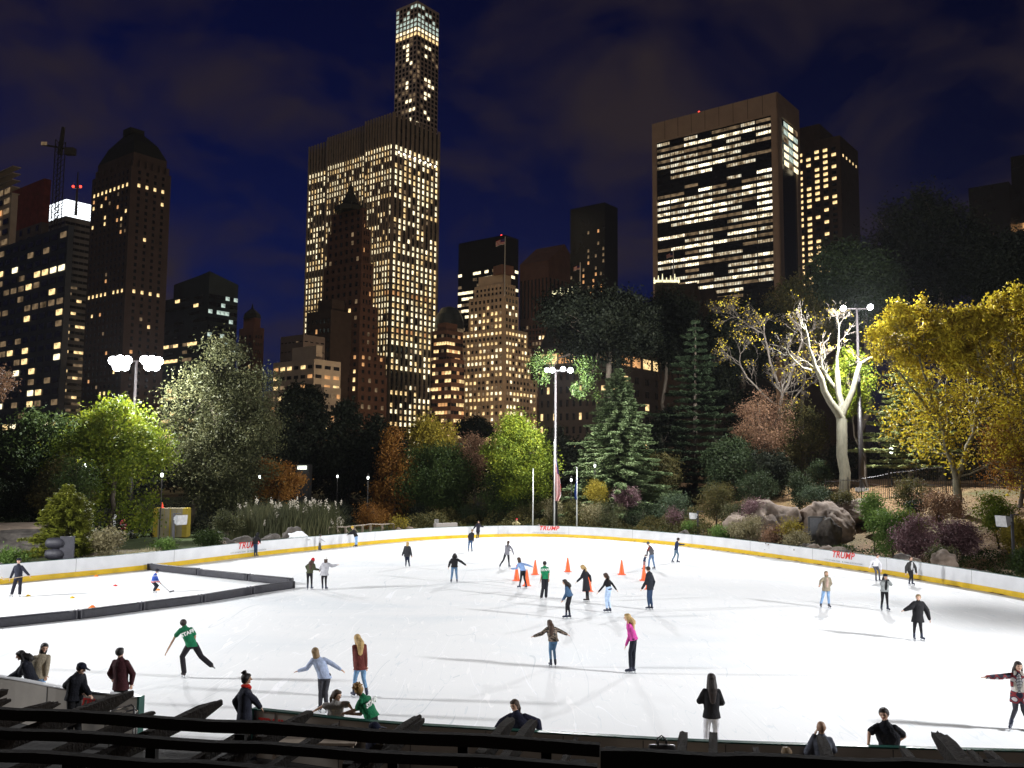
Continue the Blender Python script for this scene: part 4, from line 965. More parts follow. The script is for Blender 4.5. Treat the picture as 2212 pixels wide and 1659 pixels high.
# left side
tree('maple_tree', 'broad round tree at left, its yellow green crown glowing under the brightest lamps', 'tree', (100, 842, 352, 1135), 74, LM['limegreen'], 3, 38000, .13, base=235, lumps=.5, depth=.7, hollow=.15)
tree('maple_tree', 'tall tree right of the brightest lamps, pale gray green leaves and leaning trunk', 'tree', (352, 735, 592, 1120), 82, LM['graygreen'], 4, 66000, .12, base=398, shape=.5, trunkr=.42, lumps=.35)
conifer('golden_conifer', 'small golden green conifer standing just behind the left boards', 'tree', 148, 1046, 1192, 74, 58, LM['golden'], 5, layers=18, size=.1, dens=120, per=9, droop=.12, rag=.4, pw=.6)
shrub('dark bluish hedge mass at the far left edge behind the lawn', (-60, 1030, 112, 1140), 72, LM['darkgreen'], 6, 14000, .1)
shrub('olive bush between the left hedge and the glowing round tree', (60, 1000, 190, 1130), 70, LM['olive'], 7, 12000, .1)
shrub('brownish green bush low at the left edge under the round tree', (-40, 940, 120, 1080), 78, LM['olive'], 8, 12000, .1)
tree('young_tree', 'thin young tree with upright twigs above the golden conifer', 'tree', (110, 985, 210, 1090), 66, LM['green'], 9, 4500, .09, base=160)
tree('orange_tree', 'small rusty orange tree right of the tall pale tree', 'tree', (538, 992, 660, 1085), 84, LM['orange'], 10, 9000, .1)
tree('dark_tree', 'branch tip of a dull brown tree poking in at the left edge', 'tree', (-90, 790, 30, 880), 62, LM['russet'], 77, 3500, .1)
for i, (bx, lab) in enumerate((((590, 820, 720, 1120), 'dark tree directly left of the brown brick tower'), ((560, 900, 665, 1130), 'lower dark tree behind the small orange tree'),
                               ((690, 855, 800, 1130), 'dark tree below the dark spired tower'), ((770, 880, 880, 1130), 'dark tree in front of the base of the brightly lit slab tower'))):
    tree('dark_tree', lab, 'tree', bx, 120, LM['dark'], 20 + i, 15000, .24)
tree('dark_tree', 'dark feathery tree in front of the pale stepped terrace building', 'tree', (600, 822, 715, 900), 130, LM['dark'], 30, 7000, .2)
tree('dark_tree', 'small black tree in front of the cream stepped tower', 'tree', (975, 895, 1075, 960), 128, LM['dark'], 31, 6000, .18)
tree('brown_tree', 'tall thin rusty brown tree left of the big round bush', 'tree', (790, 935, 905, 1150), 98, LM['orange'], 32, 16000, .12, shape=.5)
tree('yellow_tree', 'olive gold tree top rising over the big round bush', 'tree', (870, 890, 990, 1000), 104, LM['gold'], 33, 12000, .12)
tree('round_tree', 'large rounded green tree behind the far boards, left of the flagpoles', 'tree', (838, 945, 1050, 1142), 98, LM['green'], 34, 42000, .11, depth=.7)
tree('russet_tree', 'reddish brown tree between the round green tree and the glowing one', 'tree', (945, 935, 1065, 1050), 106, LM['russet'], 35, 14000, .12)
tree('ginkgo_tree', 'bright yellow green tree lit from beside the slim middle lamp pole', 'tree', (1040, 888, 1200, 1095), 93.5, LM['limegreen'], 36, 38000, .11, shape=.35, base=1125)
tree('small_tree', 'green tree under the bright one, left of the flagpoles', 'tree', (1040, 1000, 1175, 1135), 94, LM['green'], 37, 16000, .1)
# centre and right
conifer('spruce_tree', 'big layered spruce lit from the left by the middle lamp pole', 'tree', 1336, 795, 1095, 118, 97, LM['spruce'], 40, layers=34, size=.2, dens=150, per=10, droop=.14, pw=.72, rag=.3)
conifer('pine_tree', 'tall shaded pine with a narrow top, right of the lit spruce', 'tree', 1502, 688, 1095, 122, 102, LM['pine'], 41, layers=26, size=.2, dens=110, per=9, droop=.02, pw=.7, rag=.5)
pt = tree('plane_tree', 'huge dark tree whose crown spreads above the middle lamp pole', 'tree', (1150, 605, 1440, 800), 104, LM['dark'], 42, 46000, .18, base=1345)
def side_foliage(root, box, Y, lm, n, seed, start):
    rs = np.random.RandomState(seed); x0, y0, x1, y1 = box; a = wpt(x0, y0, Y); b = wpt(x1, y1, Y); K = 16; cc = np.stack([rs.uniform(a[0], b[0], K), Y + rs.uniform(-1, 1, K), rs.uniform(b[2], a[2], K)], 1)
    pts = cc[rs.randint(0, K, n)] + rs.normal(size=(n, 3)) * .3; org = np.array(root.location); v, f = leaves(rs, pts, .12); link('branch_foliage', npmesh('branch_foliage', v - org, f), root, lm)
    m = MB(org); s_ = wpt(start[0], start[1], 100); mid = (s_ + cc[0]) / 2 + np.array([0, 0, .8]); m.tube([Vector(s_), Vector(mid), Vector(cc[0])], [.14, .08, .04], 6)
    for k in range(1, K): m.tube([Vector(cc[0] * .5 + mid * .5), Vector(cc[k])], [.035, .012], 4)
    m.build('branch', bark, root)
side_foliage(pt, (1146, 768, 1190, 825), 91, LM['green'], 1500, 44, (1230, 765)); side_foliage(pt, (1240, 772, 1290, 862), 91.5, LM['green'], 2200, 45, (1290, 765))  # same tree: lamplight on these leaves put into a lighter leaf colour
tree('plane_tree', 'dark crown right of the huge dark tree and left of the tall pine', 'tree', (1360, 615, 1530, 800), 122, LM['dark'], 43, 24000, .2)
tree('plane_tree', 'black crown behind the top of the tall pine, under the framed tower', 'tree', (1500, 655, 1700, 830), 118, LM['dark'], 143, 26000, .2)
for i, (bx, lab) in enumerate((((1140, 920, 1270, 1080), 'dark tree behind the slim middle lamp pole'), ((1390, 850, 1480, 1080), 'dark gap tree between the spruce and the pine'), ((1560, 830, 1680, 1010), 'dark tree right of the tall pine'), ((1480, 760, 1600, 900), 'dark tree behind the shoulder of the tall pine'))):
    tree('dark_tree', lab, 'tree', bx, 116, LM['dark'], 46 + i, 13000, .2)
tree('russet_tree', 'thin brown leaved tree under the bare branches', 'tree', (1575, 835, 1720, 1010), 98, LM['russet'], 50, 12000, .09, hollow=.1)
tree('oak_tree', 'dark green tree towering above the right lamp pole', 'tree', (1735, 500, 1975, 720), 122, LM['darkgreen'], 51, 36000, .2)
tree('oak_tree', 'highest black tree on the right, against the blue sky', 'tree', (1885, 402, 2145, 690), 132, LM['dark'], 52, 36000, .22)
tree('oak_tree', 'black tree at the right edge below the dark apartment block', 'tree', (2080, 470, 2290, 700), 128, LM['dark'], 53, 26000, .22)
tree('oak_tree', 'brownish dark tree left of the towering green one, over the bare branches', 'tree', (1640, 600, 1830, 760), 124, LM['olive'], 54, 20000, .18)
tree('pale_tree', 'little lime green tree lit between the white trunk and the right lamp pole', 'tree', (1788, 735, 1880, 900), 90, LM['limegreen'], 55, 12000, .1, base=1870, shape=.6)
conifer('pine_tree', 'pale pine with layered boughs behind the iron fence', 'tree', 1965, 780, 1012, 95, 91, LM['palepine'], 56, layers=20, size=.19, dens=100, per=9, droop=.05, pw=.5, rag=.4)
ELM = 1
tree('brown_tree', 'loose coppery foliage hanging low at the right edge', 'tree', (2105, 900, 2290, 1080), 70, LM['orange'], 59, 5000, .09, hollow=.1)
tree('brown_tree', 'dark leafless looking thicket behind the fence at right', 'tree', (1890, 900, 2230, 1035), 100, LM['olive'], 60, 12000, .12)
tree('brown_tree', 'brown undergrowth between the white trunk and the dark cypresses', 'tree', (1660, 860, 1800, 1020), 100, LM['olive'], 61, 11000, .11)
# pale trunk tree with bare branches
def bare_tree(label, base, Y, segs, seed, r0, gens=4, bk=None, name='bare_tree', crowns=(), lm='yellow', lsize=.13, nleaf=1):
    rs = np.random.RandomState(seed); b = wpt(base[0], base[1], Y); b[2] = zg(b[0], b[1]) - .1; m = MB(b); tw = MB(b); lf = []
    pts = {}
    for (x0, y0, x1, y1, ra, rb, dy) in segs:
        A = wpt(x0, y0, Y + dy[0]); B = wpt(x1, y1, Y + dy[1])
        if (x0, y0) == base: A = b
        pp = limb(m, rs, A, B, ra, rb, .05, 6)
        if rb < .2:
            def grow(p, d, L, r, g):
                e = p + d * L; q = (p + e) / 2 + rs.normal(size=3) * L * .12; (m if r > .045 else tw).tube([Vector(p), Vector(q), Vector(e)], [r, r * .8, r * .6], 6 if r > .05 else 4, cap=False)
                if g == 0:
                    if rs.rand() < .5: lf.append(e)
                    return
                for _ in range(2 + (rs.rand() < .6)):
                    nd = d + rs.normal(size=3) * .5; nd[2] += .05; nd /= np.linalg.norm(nd); grow(e if rs.rand() < .6 else q, nd, L * rs.uniform(.6, .85), r * .62, g - 1)
            d = B - A; d /= np.linalg.norm(d)
            for _ in range(3): nd = d + rs.normal(size=3) * .4; nd /= np.linalg.norm(nd); grow(B, nd, rs.uniform(1.1, 1.7), rb * .7, gens)
            for t in (.4, .7): nd = d + rs.normal(size=3) * .7; nd /= np.linalg.norm(nd); grow(A + (B - A) * t, nd, rs.uniform(1.2, 1.8), rb * .5, gens - 1)
    root = empty(name, b, label, 'tree'); m.build('trunk', bk or bark_pale, root, True); tw.build('twigs', bk or mat('bark_gray', (.09, .075, .06), .9, .2, 5), root); tag(root.children[-1], kind='stuff')
    C = []
    if lf: q = np.array(lf); C.append(np.repeat(q, nleaf, 0) + rs.normal(size=(len(q) * nleaf, 3)) * (.35 if nleaf > 1 else 0))
    for (x0, y0, x1, y1, Yc, n, K, cr) in crowns:
        A = wpt(x0, y0, Yc); B = wpt(x1, y1, Yc); c = (A + B) / 2; h = np.abs(B - A) / 2; h[1] = h[0] * .6; u = rnd_unit(rs, K); cc = c + u * h * (rs.uniform(.1, 1, K) ** .5)[:, None]
        per = rs.multinomial(n, np.ones(K) / K); i = np.repeat(np.arange(K), per); d = rnd_unit(rs, len(i)) * (rs.uniform(0, 1, len(i)) ** .5 * rs.uniform(.5, 1.5, len(i)))[:, None]; C.append(cc[i] + d * cr)
    if C: v, f = leaves(rs, np.concatenate(C), lsize); link('leaves', npmesh('leaves', v - b, f), root, LM[lm])
bare_tree('pale barked tree forking into bare twisting branches beside the right lamp pole', (1822, 1020), 87,
          [(1822, 1020, 1818, 905, .55, .5, (0, 0)), (1818, 905, 1760, 790, .42, .24, (0, -1)), (1760, 790, 1742, 715, .19, .08, (-1, -2)), (1752, 800, 1705, 765, .13, .07, (-1, -3)), (1818, 905, 1808, 800, .34, .26, (0, 1)),
           (1808, 840, 1776, 790, .2, .12, (1, 2)), (1818, 900, 1858, 785, .36, .22, (0, -.5)), (1858, 785, 1905, 750, .17, .07, (-.5, -2)), (1808, 800, 1812, 715, .17, .07, (1, 2))], 71, .5, 3)
bare_tree('gray bare tree arching behind the tall pine toward the white trunk', (1668, 1015), 100,
          [(1668, 1015, 1690, 850, .25, .18, (0, 0)), (1690, 850, 1650, 720, .17, .1, (0, 1)), (1690, 850, 1735, 730, .16, .09, (0, -1)), (1680, 880, 1600, 790, .13, .08, (0, 0)), (1685, 900, 1740, 820, .12, .07, (0, 0)), (1650, 720, 1600, 690, .1, .06, (1, 2))], 72, .3, 5, mat('bark_gray', (.09, .075, .06), .9, .2, 5))
eb = mat('bark_elm', (.13, .115, .075), .9, .3, 7, bump=.6, stretch=(1, 1, .3))
bare_tree('great golden tree on the right rising in a V from the leafy slope', (2070, 1125), 72,
          [(2070, 1125, 2066, 1035, .36, .3, (0, 0)), (2066, 1035, 2030, 900, .24, .15, (0, 0)), (2030, 900, 1985, 770, .14, .08, (0, -1)), (2066, 1035, 2108, 905, .26, .17, (0, .5)), (2108, 905, 2150, 780, .16, .09, (.5, 1)), (2045, 960, 2050, 800, .15, .08, (0, 1)),
           (2100, 930, 2090, 780, .14, .08, (.5, 2)), (2030, 900, 1940, 800, .12, .07, (0, -2)), (2120, 870, 2200, 790, .12, .07, (.5, 0)), (2066, 1030, 2140, 1000, .1, .06, (0, -1))], 81, .36, 3, eb, 'golden_tree',
          [(1862, 640, 2070, 820, 73, 13000, 120, .7), (2000, 645, 2200, 830, 71, 13000, 120, .7), (1890, 760, 2190, 1020, 71, 5500, 260, .9)], nleaf=5)
bare_tree('second golden crown running out of the right edge of the picture', (2245, 1110), 70,
          [(2245, 1110, 2240, 960, .3, .22, (0, 0)), (2240, 960, 2190, 800, .18, .1, (0, 0)), (2240, 960, 2270, 790, .18, .1, (0, 0)), (2215, 880, 2150, 820, .1, .06, (0, -1))], 82, .3, 3, eb, 'golden_tree',
          [(2110, 610, 2330, 840, 72, 14000, 120, .7), (2120, 780, 2300, 1080, 70, 5500, 220, .9)], nleaf=5)
# shrubs round the far boards
SH = [((1180, 1075, 1215, 1130), 92, 'tan', 'pale dry shrub at the foot of the middle flagpole', 3000), ((1215, 1070, 1262, 1138), 91, 'olive', 'olive shrub at the foot of the right flagpole', 4000),
      ((1268, 1030, 1312, 1095), 91, 'gold', 'bright yellow green shrub glowing right of the flagpoles', 4500), ((1255, 1085, 1310, 1140), 89, 'tan', 'straw colored shrub below the bright yellow one', 3600),
      ((1312, 1050, 1392, 1100), 92, 'plum', 'purplish shrub right of the bright yellow one', 5500), ((1290, 1085, 1345, 1140), 88, 'graygreen', 'silvery creeping shrub spilling behind the middle lettering', 4000),
      ((1345, 1085, 1440, 1145), 90, 'darkgreen', 'dark shrub right of the silvery creeping one', 6000), ((1050, 1095, 1115, 1140), 93, 'darkgreen', 'dark rounded shrub behind the person in the red hood', 4500),
      ((985, 1090, 1055, 1140), 95, 'darkgreen', 'dark shrub left of the person in the red hood', 4500), ((1105, 1080, 1160, 1138), 93, 'olive', 'tangled olive shrub by the left flagpole', 4500),
      ((1400, 1060, 1500, 1140), 88, 'pine', 'low dark shrub in front of the tall pine', 7000), ((1475, 1128, 1507, 1152), 80.5, 'fern', 'small round bright green shrub beside the middle loudspeaker', 2500),
      ((1505, 1030, 1590, 1130), 82, 'olive', 'loose olive shrub between the tall pine and the gray rocks', 8000), ((1560, 1080, 1640, 1135), 80, 'graygreen', 'gray green shrub left of the big rocks', 6000),
      ((1530, 1136, 1590, 1160), 75, 'fern', 'flat bright green plant right behind the boards left of the rocks', 3000), ((1575, 1118, 1650, 1166), 73, 'tan', 'golden brown low conifer in front of the big rocks', 5500),
      ((1608, 1075, 1660, 1130), 76, 'plum', 'maroon barberry shrub at the left foot of the big rocks', 4500), ((1590, 1010, 1690, 1095), 88, 'darkgreen', 'broad dark shrub above the big rocks', 9000),
      ((1700, 1015, 1760, 1105), 84, 'darkgreen', 'upright dark cypress left of the iron fence', 8000), ((1745, 985, 1800, 1060), 90, 'darkgreen', 'dark shrub right behind the upright cypress', 5000),
      ((1720, 1050, 1800, 1085), 78, 'pine', 'spreading juniper draped over the top of the big rocks', 5500), ((1790, 1062, 1850, 1090), 77, 'olive', 'small ground shrub above the rock with wooden planks', 2500),
      ((1862, 1060, 1912, 1150), 67, 'fern', 'tall feathery light green shrub beside the door in the rock', 7000), ((1880, 1088, 1975, 1195), 64.5, 'fern', 'large bright green juniper behind the right boards', 13000),
      ((1930, 1100, 1990, 1190), 64, 'limegreen', 'yellowish lower right part shrub against the large juniper', 5500), ((1935, 1120, 2018, 1212), 61, 'plum', 'large maroon shrub with pinkish tips behind the right boards', 9000),
      ((2020, 1125, 2128, 1200), 61, 'plum', 'wide low maroon shrub right of the large maroon one', 9000), ((1930, 1030, 2010, 1110), 74, 'olive', 'loose olive shrub on the slope left of the golden tree trunk', 5000),
      ((2115, 1060, 2190, 1150), 62, 'limegreen', 'yellow green shrub left of the right hand loudspeaker', 8000), ((2150, 1110, 2260, 1190), 60, 'gold', 'gold leaved shrub at the right edge under the loudspeaker', 7000),
      ((2180, 1185, 2270, 1245), 53, 'green', 'glossy dark green shrub at the right edge just behind the boards', 6000), ((2000, 1180, 2060, 1222), 57, 'graygreen', 'small gray green plant between the maroon shrubs and the boards', 2500),
      ((1965, 1055, 2100, 1135), 69, 'russet', 'brown tangle of twigs at the foot of the golden tree', 6000), ((1960, 1078, 1995, 1110), 70, 'darkgreen', 'tiny dark evergreen on the leafy slope', 1500),
      ((1650, 1130, 1700, 1190), 69, 'russet', 'dry brown shrub in front of the left rock face', 3500), ((1680, 1115, 1730, 1165), 68, 'gold', 'sparse yellow leaved shrub at the crack between the rocks', 1500), ((1690, 1150, 1750, 1190), 67, 'tan', 'pale dry bush between the rocks and the boards', 3500),
      ((420, 1150, 478, 1175), 63, 'green', 'low green clump by the path right of the left loudspeaker', 3000), ((200, 1140, 262, 1190), 57.5, 'tan', 'straw colored grass clump beside the golden conifer', 3800),
      ((325, 1168, 378, 1192), 56.5, 'fern', 'bright green grass tuft just behind the left boards', 2500), ((-10, 1190, 60, 1225), 52.5, 'fern', 'arching green lily clump at the foot of the dark ledge', 2500), ((460, 1108, 520, 1150), 74, 'graygreen', 'silver green bush at the left end of the tall reeds', 4500),
      ((700, 1080, 760, 1145), 88, 'dark', 'dark bush at the right end of the reeds', 4000), ((760, 1085, 850, 1150), 92, 'orange', 'rusty low shrub behind the wooden railing', 5000), ((862, 1090, 960, 1140), 96, 'dark', 'black low shrub behind the concrete wall', 5000),
      ((840, 1112, 885, 1150), 82, 'gold', 'sparse yellow shrub at the end of the wooden railing', 900), ((430, 1050, 540, 1130), 95, 'dark', 'dark bush behind the yellow container', 5000), ((1440, 1090, 1475, 1140), 86, 'plum', 'dusky purple shrub by the middle loudspeaker', 2500)]
for i, (bx, Y, k, lab, n) in enumerate(SH): shrub(lab, bx, Y, LM[k], 100 + i, n, .07)
tree('maple_tree', 'left half of the round tree, unlit side put into darker leaves, at the left edge', 'tree', (-40, 872, 215, 1110), 77, LM['green'], 301, 38000, .13, lumps=.3)  # one tree split in two: its unlit side put into the leaf colour
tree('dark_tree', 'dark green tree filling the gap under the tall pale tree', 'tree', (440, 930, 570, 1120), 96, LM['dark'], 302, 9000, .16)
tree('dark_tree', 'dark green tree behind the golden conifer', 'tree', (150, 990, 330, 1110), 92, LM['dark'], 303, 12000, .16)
tree('brown_tree', 'dull brown tree behind the purplish shrubs right of the spruce', 'tree', (1380, 960, 1480, 1090), 97, LM['olive'], 304, 9000, .12)
tree('brown_tree', 'dusky tree at the foot of the tall pine on its right', 'tree', (1520, 950, 1650, 1090), 95, LM['darkgreen'], 305, 14000, .12)
tree('dark_tree', 'dark yew between the cypress and the tall pine', 'tree', (1610, 960, 1720, 1080), 92, LM['dark'], 306, 12000, .12)
tree('shade_tree', 'tree beyond the right edge whose branches dapple the ice', 'tree', (3700, 560, 4080, 860), 25, LM['green'], 310, 1500, .13, clumps=60)
# tall reeds with plumes
def reeds(label, x0, x1, ytop, Y, n, seed, npl, name='reeds'):
    Y = max(Y, YB(x0) + 2.4, YB(x1) + 2.4 if npl else 0)
    rs = np.random.RandomState(seed); a = wpt(x0, ytop, Y); b = wpt(x1, ytop, Y); c = (a + b) / 2; org = np.array([c[0], Y, zg(c[0], Y)])
    x = rs.uniform(a[0], b[0], n); y = (Y + rs.uniform(-1.4, 2.5, n)) if npl else (np.interp(x, FA[3:-3, 0], FA[3:-3, 1]) + rs.uniform(.9, 1.9, n)); z0 = zg_np(x, y); edge = np.minimum(1, np.minimum(x - a[0], b[0] - x) / 1.5 + .35); H = (a[2] - z0) * rs.uniform(.45, 1.0, n) * edge
    lx = rs.normal(size=n) * .22; ly = np.abs(rs.normal(size=n) * .2); w = .03
    v = np.stack([np.stack([x - w, y, z0], 1), np.stack([x + w, y, z0], 1), np.stack([x + w * .8 + lx * H * .4, y + ly * H * .4, z0 + H * .6], 1), np.stack([x - w * .8 + lx * H * .4, y + ly * H * .4, z0 + H * .6], 1), np.stack([x + lx * H, y + ly * H, z0 + H], 1)], 1)
    f = np.arange(n * 5).reshape(n, 5); q = f[:, [0, 1, 2, 3]]; t = f[:, [3, 2, 4, 4]]
    root = empty(name, org, label, 'reeds')
    vv = v.reshape(-1, 3) - org; me = bpy.data.meshes.new('blades'); me.from_pydata(vv.tolist(), [], q.tolist() + f[:, [3, 2, 4]].tolist()); link('blades', me, root, LM['graygreen'] if npl else LM['tan'])
    if npl:
        k = rs.choice(n, npl, replace=False); tips = v[k, 4]; pts = np.repeat(tips, 26, 0) + rs.normal(size=(npl * 26, 3)) * np.array([.06, .06, .16]) + np.array([.05, 0, -.1]); v2, f2 = leaves(rs, pts, .07); link('plume', npmesh('plume', v2 - org, f2), root, LM['plume'])
reeds('tall reeds with pale feathery plumes behind the left boards', 505, 735, 1078, 72, 5200, 5, 70)
reeds('low blond grass fringe growing along the left boards', 195, 340, 1186, 55.6, 2200, 6, 0, 'grass_fringe')
# ------------------------------------------------------------------ the towers behind the park
WARM = emat('window_warm', (1, .7, .32), 1.15, .75, .4); WHITE = emat('window_white', (1, .86, .55), 1.6, .65, .4); COOL = emat('window_cool', (.82, 1, .88), .55, .7, .4)
DIM = emat('window_dim', (1, .68, .38), .16, .8, .3); ORNG = emat('window_orange', (1, .5, .2), .7, .6, .12)
DARKW = mat('window_glass_dark', (.012, .014, .02), .12, .1, 2, spec=.6)
def office(name, col, st):
    m, nt, o = newmat(name); e = N(nt, 'ShaderNodeEmission'); tc = N(nt, 'ShaderNodeTexCoord'); g = N(nt, 'ShaderNodeNewGeometry')
    d = N(nt, 'ShaderNodeVectorMath', operation='DOT_PRODUCT'); nt.links.new(g.outputs['Position'], d.inputs[0]); d.inputs[1].default_value = (math.sin(R2(-52)), math.cos(R2(-52)), 0)
    mu = N(nt, 'ShaderNodeMath', operation='MULTIPLY'); mu.inputs[1].default_value = 1 / 1.6; nt.links.new(d.outputs['Value'], mu.inputs[0]); fr = N(nt, 'ShaderNodeMath', operation='FRACT'); nt.links.new(mu.outputs[0], fr.inputs[0])
    gt = N(nt, 'ShaderNodeMath', operation='GREATER_THAN'); gt.inputs[1].default_value = .16; nt.links.new(fr.outputs[0], gt.inputs[0])
    n1 = N(nt, 'ShaderNodeTexNoise', Scale=.3, Detail=4.0); nt.links.new(g.outputs['Position'], n1.inputs['Vector']); mr = N(nt, 'ShaderNodeMapRange'); mr.inputs[1].default_value = .36; mr.inputs[2].default_value = .62; mr.inputs[3].default_value = st * .25; mr.inputs[4].default_value = st * 1.5
    nt.links.new(n1.outputs['Fac'], mr.inputs[0]); m2 = N(nt, 'ShaderNodeMath', operation='MULTIPLY'); nt.links.new(mr.outputs[0], m2.inputs[0]); nt.links.new(gt.outputs[0], m2.inputs[1])
    cr = ramp(nt, n1.outputs['Fac'], [(.4, col), (.6, (1, .93, .72))]); nt.links.new(cr.outputs[0], e.inputs[0]); nt.links.new(m2.outputs[0], e.inputs[1]); nt.links.new(e.outputs[0], o.inputs[0]); return m
OFF1 = office('window_office', (1, .72, .4), .65); OFF2 = office('window_office_bright', (1, .8, .5), 1.7)
GLASS = [DARKW, DIM, WARM, WHITE, COOL, ORNG, OFF1, OFF2]
AZL, AZR = R2(-52), R2(38)
DL = Vector((math.sin(AZL), math.cos(AZL), 0)); DR = Vector((math.sin(AZR), math.cos(AZR), 0))
HY = [980]
def hit(c, d, px):
    """length along direction d from c until the sight line of column px"""
    r = ray(px, HY[0]); a = r.x / r.y; return (a * c.y - c.x) / (d.x - a * d.y)
class Tower:
    def __init__(s, name, label, xc, Y, zb=3.0, yr=980):
        HY[0] = yr; p = P(xc, yr, Y); s.c = Vector((p.x, p.y, 0)); s.zb = zb; s.root = empty(name, s.c + Vector((0, 0, zb)), label, 'building'); s.org = s.root.location.copy(); s.win = []; s.rs = random.Random(hash(name + label) % 1000 if False else sum(map(ord, label)))
    def part(s, m, name, mats, smooth=False): m.v = [tuple(Vector(v) - s.org) for v in m.v]; return m.build(name, mats, s.root, smooth)
    def zt(s, px, py): # height of an image point in the corner's distance
        return P(px, py, s.c.y).z
    def block(s, mb, c, ll, lr, z0, z1, mi=0):
        a, b = DL * ll, DR * lr; m = c + (a + b) / 2; mb.obox(Vector((m.x, m.y, (z0 + z1) / 2)), a / 2, b / 2, Vector((0, 0, (z1 - z0) / 2)), mi)
    def face(s, c, d, L, z0, z1, nc, nr, fw, fh, lit, off=.12, margin=0.0):
        """collect window panes on a face starting at corner c going along d; lit(col,row) -> material index, row 0 at the top"""
        nrm = DR * -1 if d is DL or (d - DL).length < 1e-4 else DL * -1
        cw = (L - 2 * margin) / nc; ch = (z1 - z0) / nr
        for r in range(nr):
            for k in range(nc):
                q = lit(k, r)
                if q is None: continue
                m = c + d * (margin + (k + .5) * cw) + nrm * off; z = z1 - (r + .5) * ch
                s.win.append((Vector((m.x, m.y, z)), d * cw * fw / 2, ch * fh / 2, nrm, q, m.y))
    def finish(s, limit=100, depth=.1):
        """the hundred panes that show largest become parts, the rest one mesh"""
        w = s.win; w.sort(key=lambda t: (-(1 if t[4] > 1 else 0), t[5] / max(.1, t[1].length * t[2]) ** .5))
        one, rest = w[:limit], w[limit:]
        def quad(mb, t):
            c, a, h, n, q, _ = t; up = Vector((0, 0, h)); mb.obox(c, a, n * depth, up, q)
        for t in one:
            m = MB(t[0]); c, a, h, n, q, _ = t; m.obox(c, a, n * depth, Vector((0, 0, h)), 0); o = m.build('window', GLASS[q], s.root); o.location = t[0] - s.org
        if rest:
            m = MB(s.org)
            for t in rest: quad(m, t)
            tag(m.build('windows', GLASS, s.root), kind='stuff')
def lits(rs, p, warm=(2, 2, 3), dim=.1, dark=0):
    x = rs.random()
    return rs.choice(warm) if x < p else (1 if x < p + dim else dark)
stone = mat('stone_pier', (.3, .25, .2), .8, .12, .3)
darkm = mat('spandrel_dark', (.02, .02, .022), .4, .1, .3)
brick = mat('brick_brown', (.11, .058, .044), .9, .2, .4)
beige = mat('stone_beige', (.6, .48, .35), .85, .1, .2)
blackg = mat('glass_black', (.01, .011, .014), .25, .1, .2)
bronze = mat('clad_brown', (.2, .1, .07), .7, .12, .2)
conc = mat('concrete_pale', (.32, .29, .26), .85, .12, .3)
trav = mat('travertine', (.42, .32, .25), .8, .08, .15)
tealg = mat('glass_teal', (.03, .045, .055), .3, .3, .15)

# slab tower with vertical stone piers
T = Tower('slab_tower', 'broad brightly lit office slab tower with vertical pale piers, tallest facade left of centre', 850, 520, yr=300)
zt = T.zt(850, 250); zb = 3
LL, LR = hit(T.c, DL, 650), hit(T.c, DR, 947)
L1 = hit(T.c, DL, 791); L2 = hit(T.c, DL, 700)
m = MB(); T.block(m, T.c, L1, LR, zb, zt, 0); c2 = T.c + DL * (L1 - .01) + DR * 4; T.block(m, c2, L2 - L1, LR - 4, zb, zt - .4, 0); c3 = T.c + DL * L2 + DR * 8; T.block(m, c3, LL - L2, LR - 8, zb, zt - .8, 0)
T.part(m, 'wall', darkm)
prow = [0, 0, 0, .05, .95, .92, .25, .45, .9, .85, .55, .35, .6, .3, .5, .45, .4, .3, .5, .55, .8, .85, .2, .75, .8, .7, .8, .85, .8, .85, .75, .8, .5, .7, .75, .8, .85, .25, .6, .55, .9, .12, .1, .05, .45, .6, .5, .65, .6, .9, .5, .6, .55, .5, .5]
NR = 55; m = MB(); rs = T.rs; row_run = {}
def gm(face):
    def f(k, r):
        p = prow[min(r, len(prow) - 1)]; p = min(1, p * 1.12 + .08) if p > .2 else p
        if r < 4: return None if rs.random() < .7 else 0
        key = (face, r, k // 4); row_run.setdefault(key, rs.random()); q = row_run[key]
        pp = min(1, max(0, p + (q - .5) * .7)) if .15 < p < .9 else p
        return rs.choice((2, 3, 2, 3, 3) if r not in (28, 34) else (2, 2, 5)) if rs.random() < pp else (1 if rs.random() < .12 else 0)
    return f
for c, L, nc in ((T.c, L1, 10), (c2, L2 - L1, 17), (c3, LL - L2, 8)):
    T.face(c, DL, L, zb + 8, zt - 2, nc, NR, .6, .62, gm(nc)); w = L / nc
    for k in range(nc + 1): q = c + DL * (k * w) - DR * .55; m.obox(Vector((q.x, q.y, (zb + zt + 2) / 2)), DL * w * .19, DR * .5, Vector((0, 0, (zt + 2 - zb) / 2)))
T.face(T.c, DR, LR, zb + 8, zt - 2, 10, NR, .58, .62, gm(9)); w = LR / 10
for k in range(11): q = T.c + DR * (k * w) - DL * .55; m.obox(Vector((q.x, q.y, (zb + zt + 2) / 2)), DR * w * .2, DL * .5, Vector((0, 0, (zt + 2 - zb) / 2)))
T.part(m, 'pier', stone); tag(T.root.children[-1], kind=None)
m = MB()
for k in range(8): q = T.c + DR * ((k + .7) * LR / 8.6) - DL * 1.6; m.ball(Vector((q.x, q.y, zt - 22)), .55, n=8)
T.part(m, 'roof_lamps', emat('roof_lamp', (1, .95, .85), 6, .1)); T.root.children[-1]['kind'] = 'stuff'
T.finish()

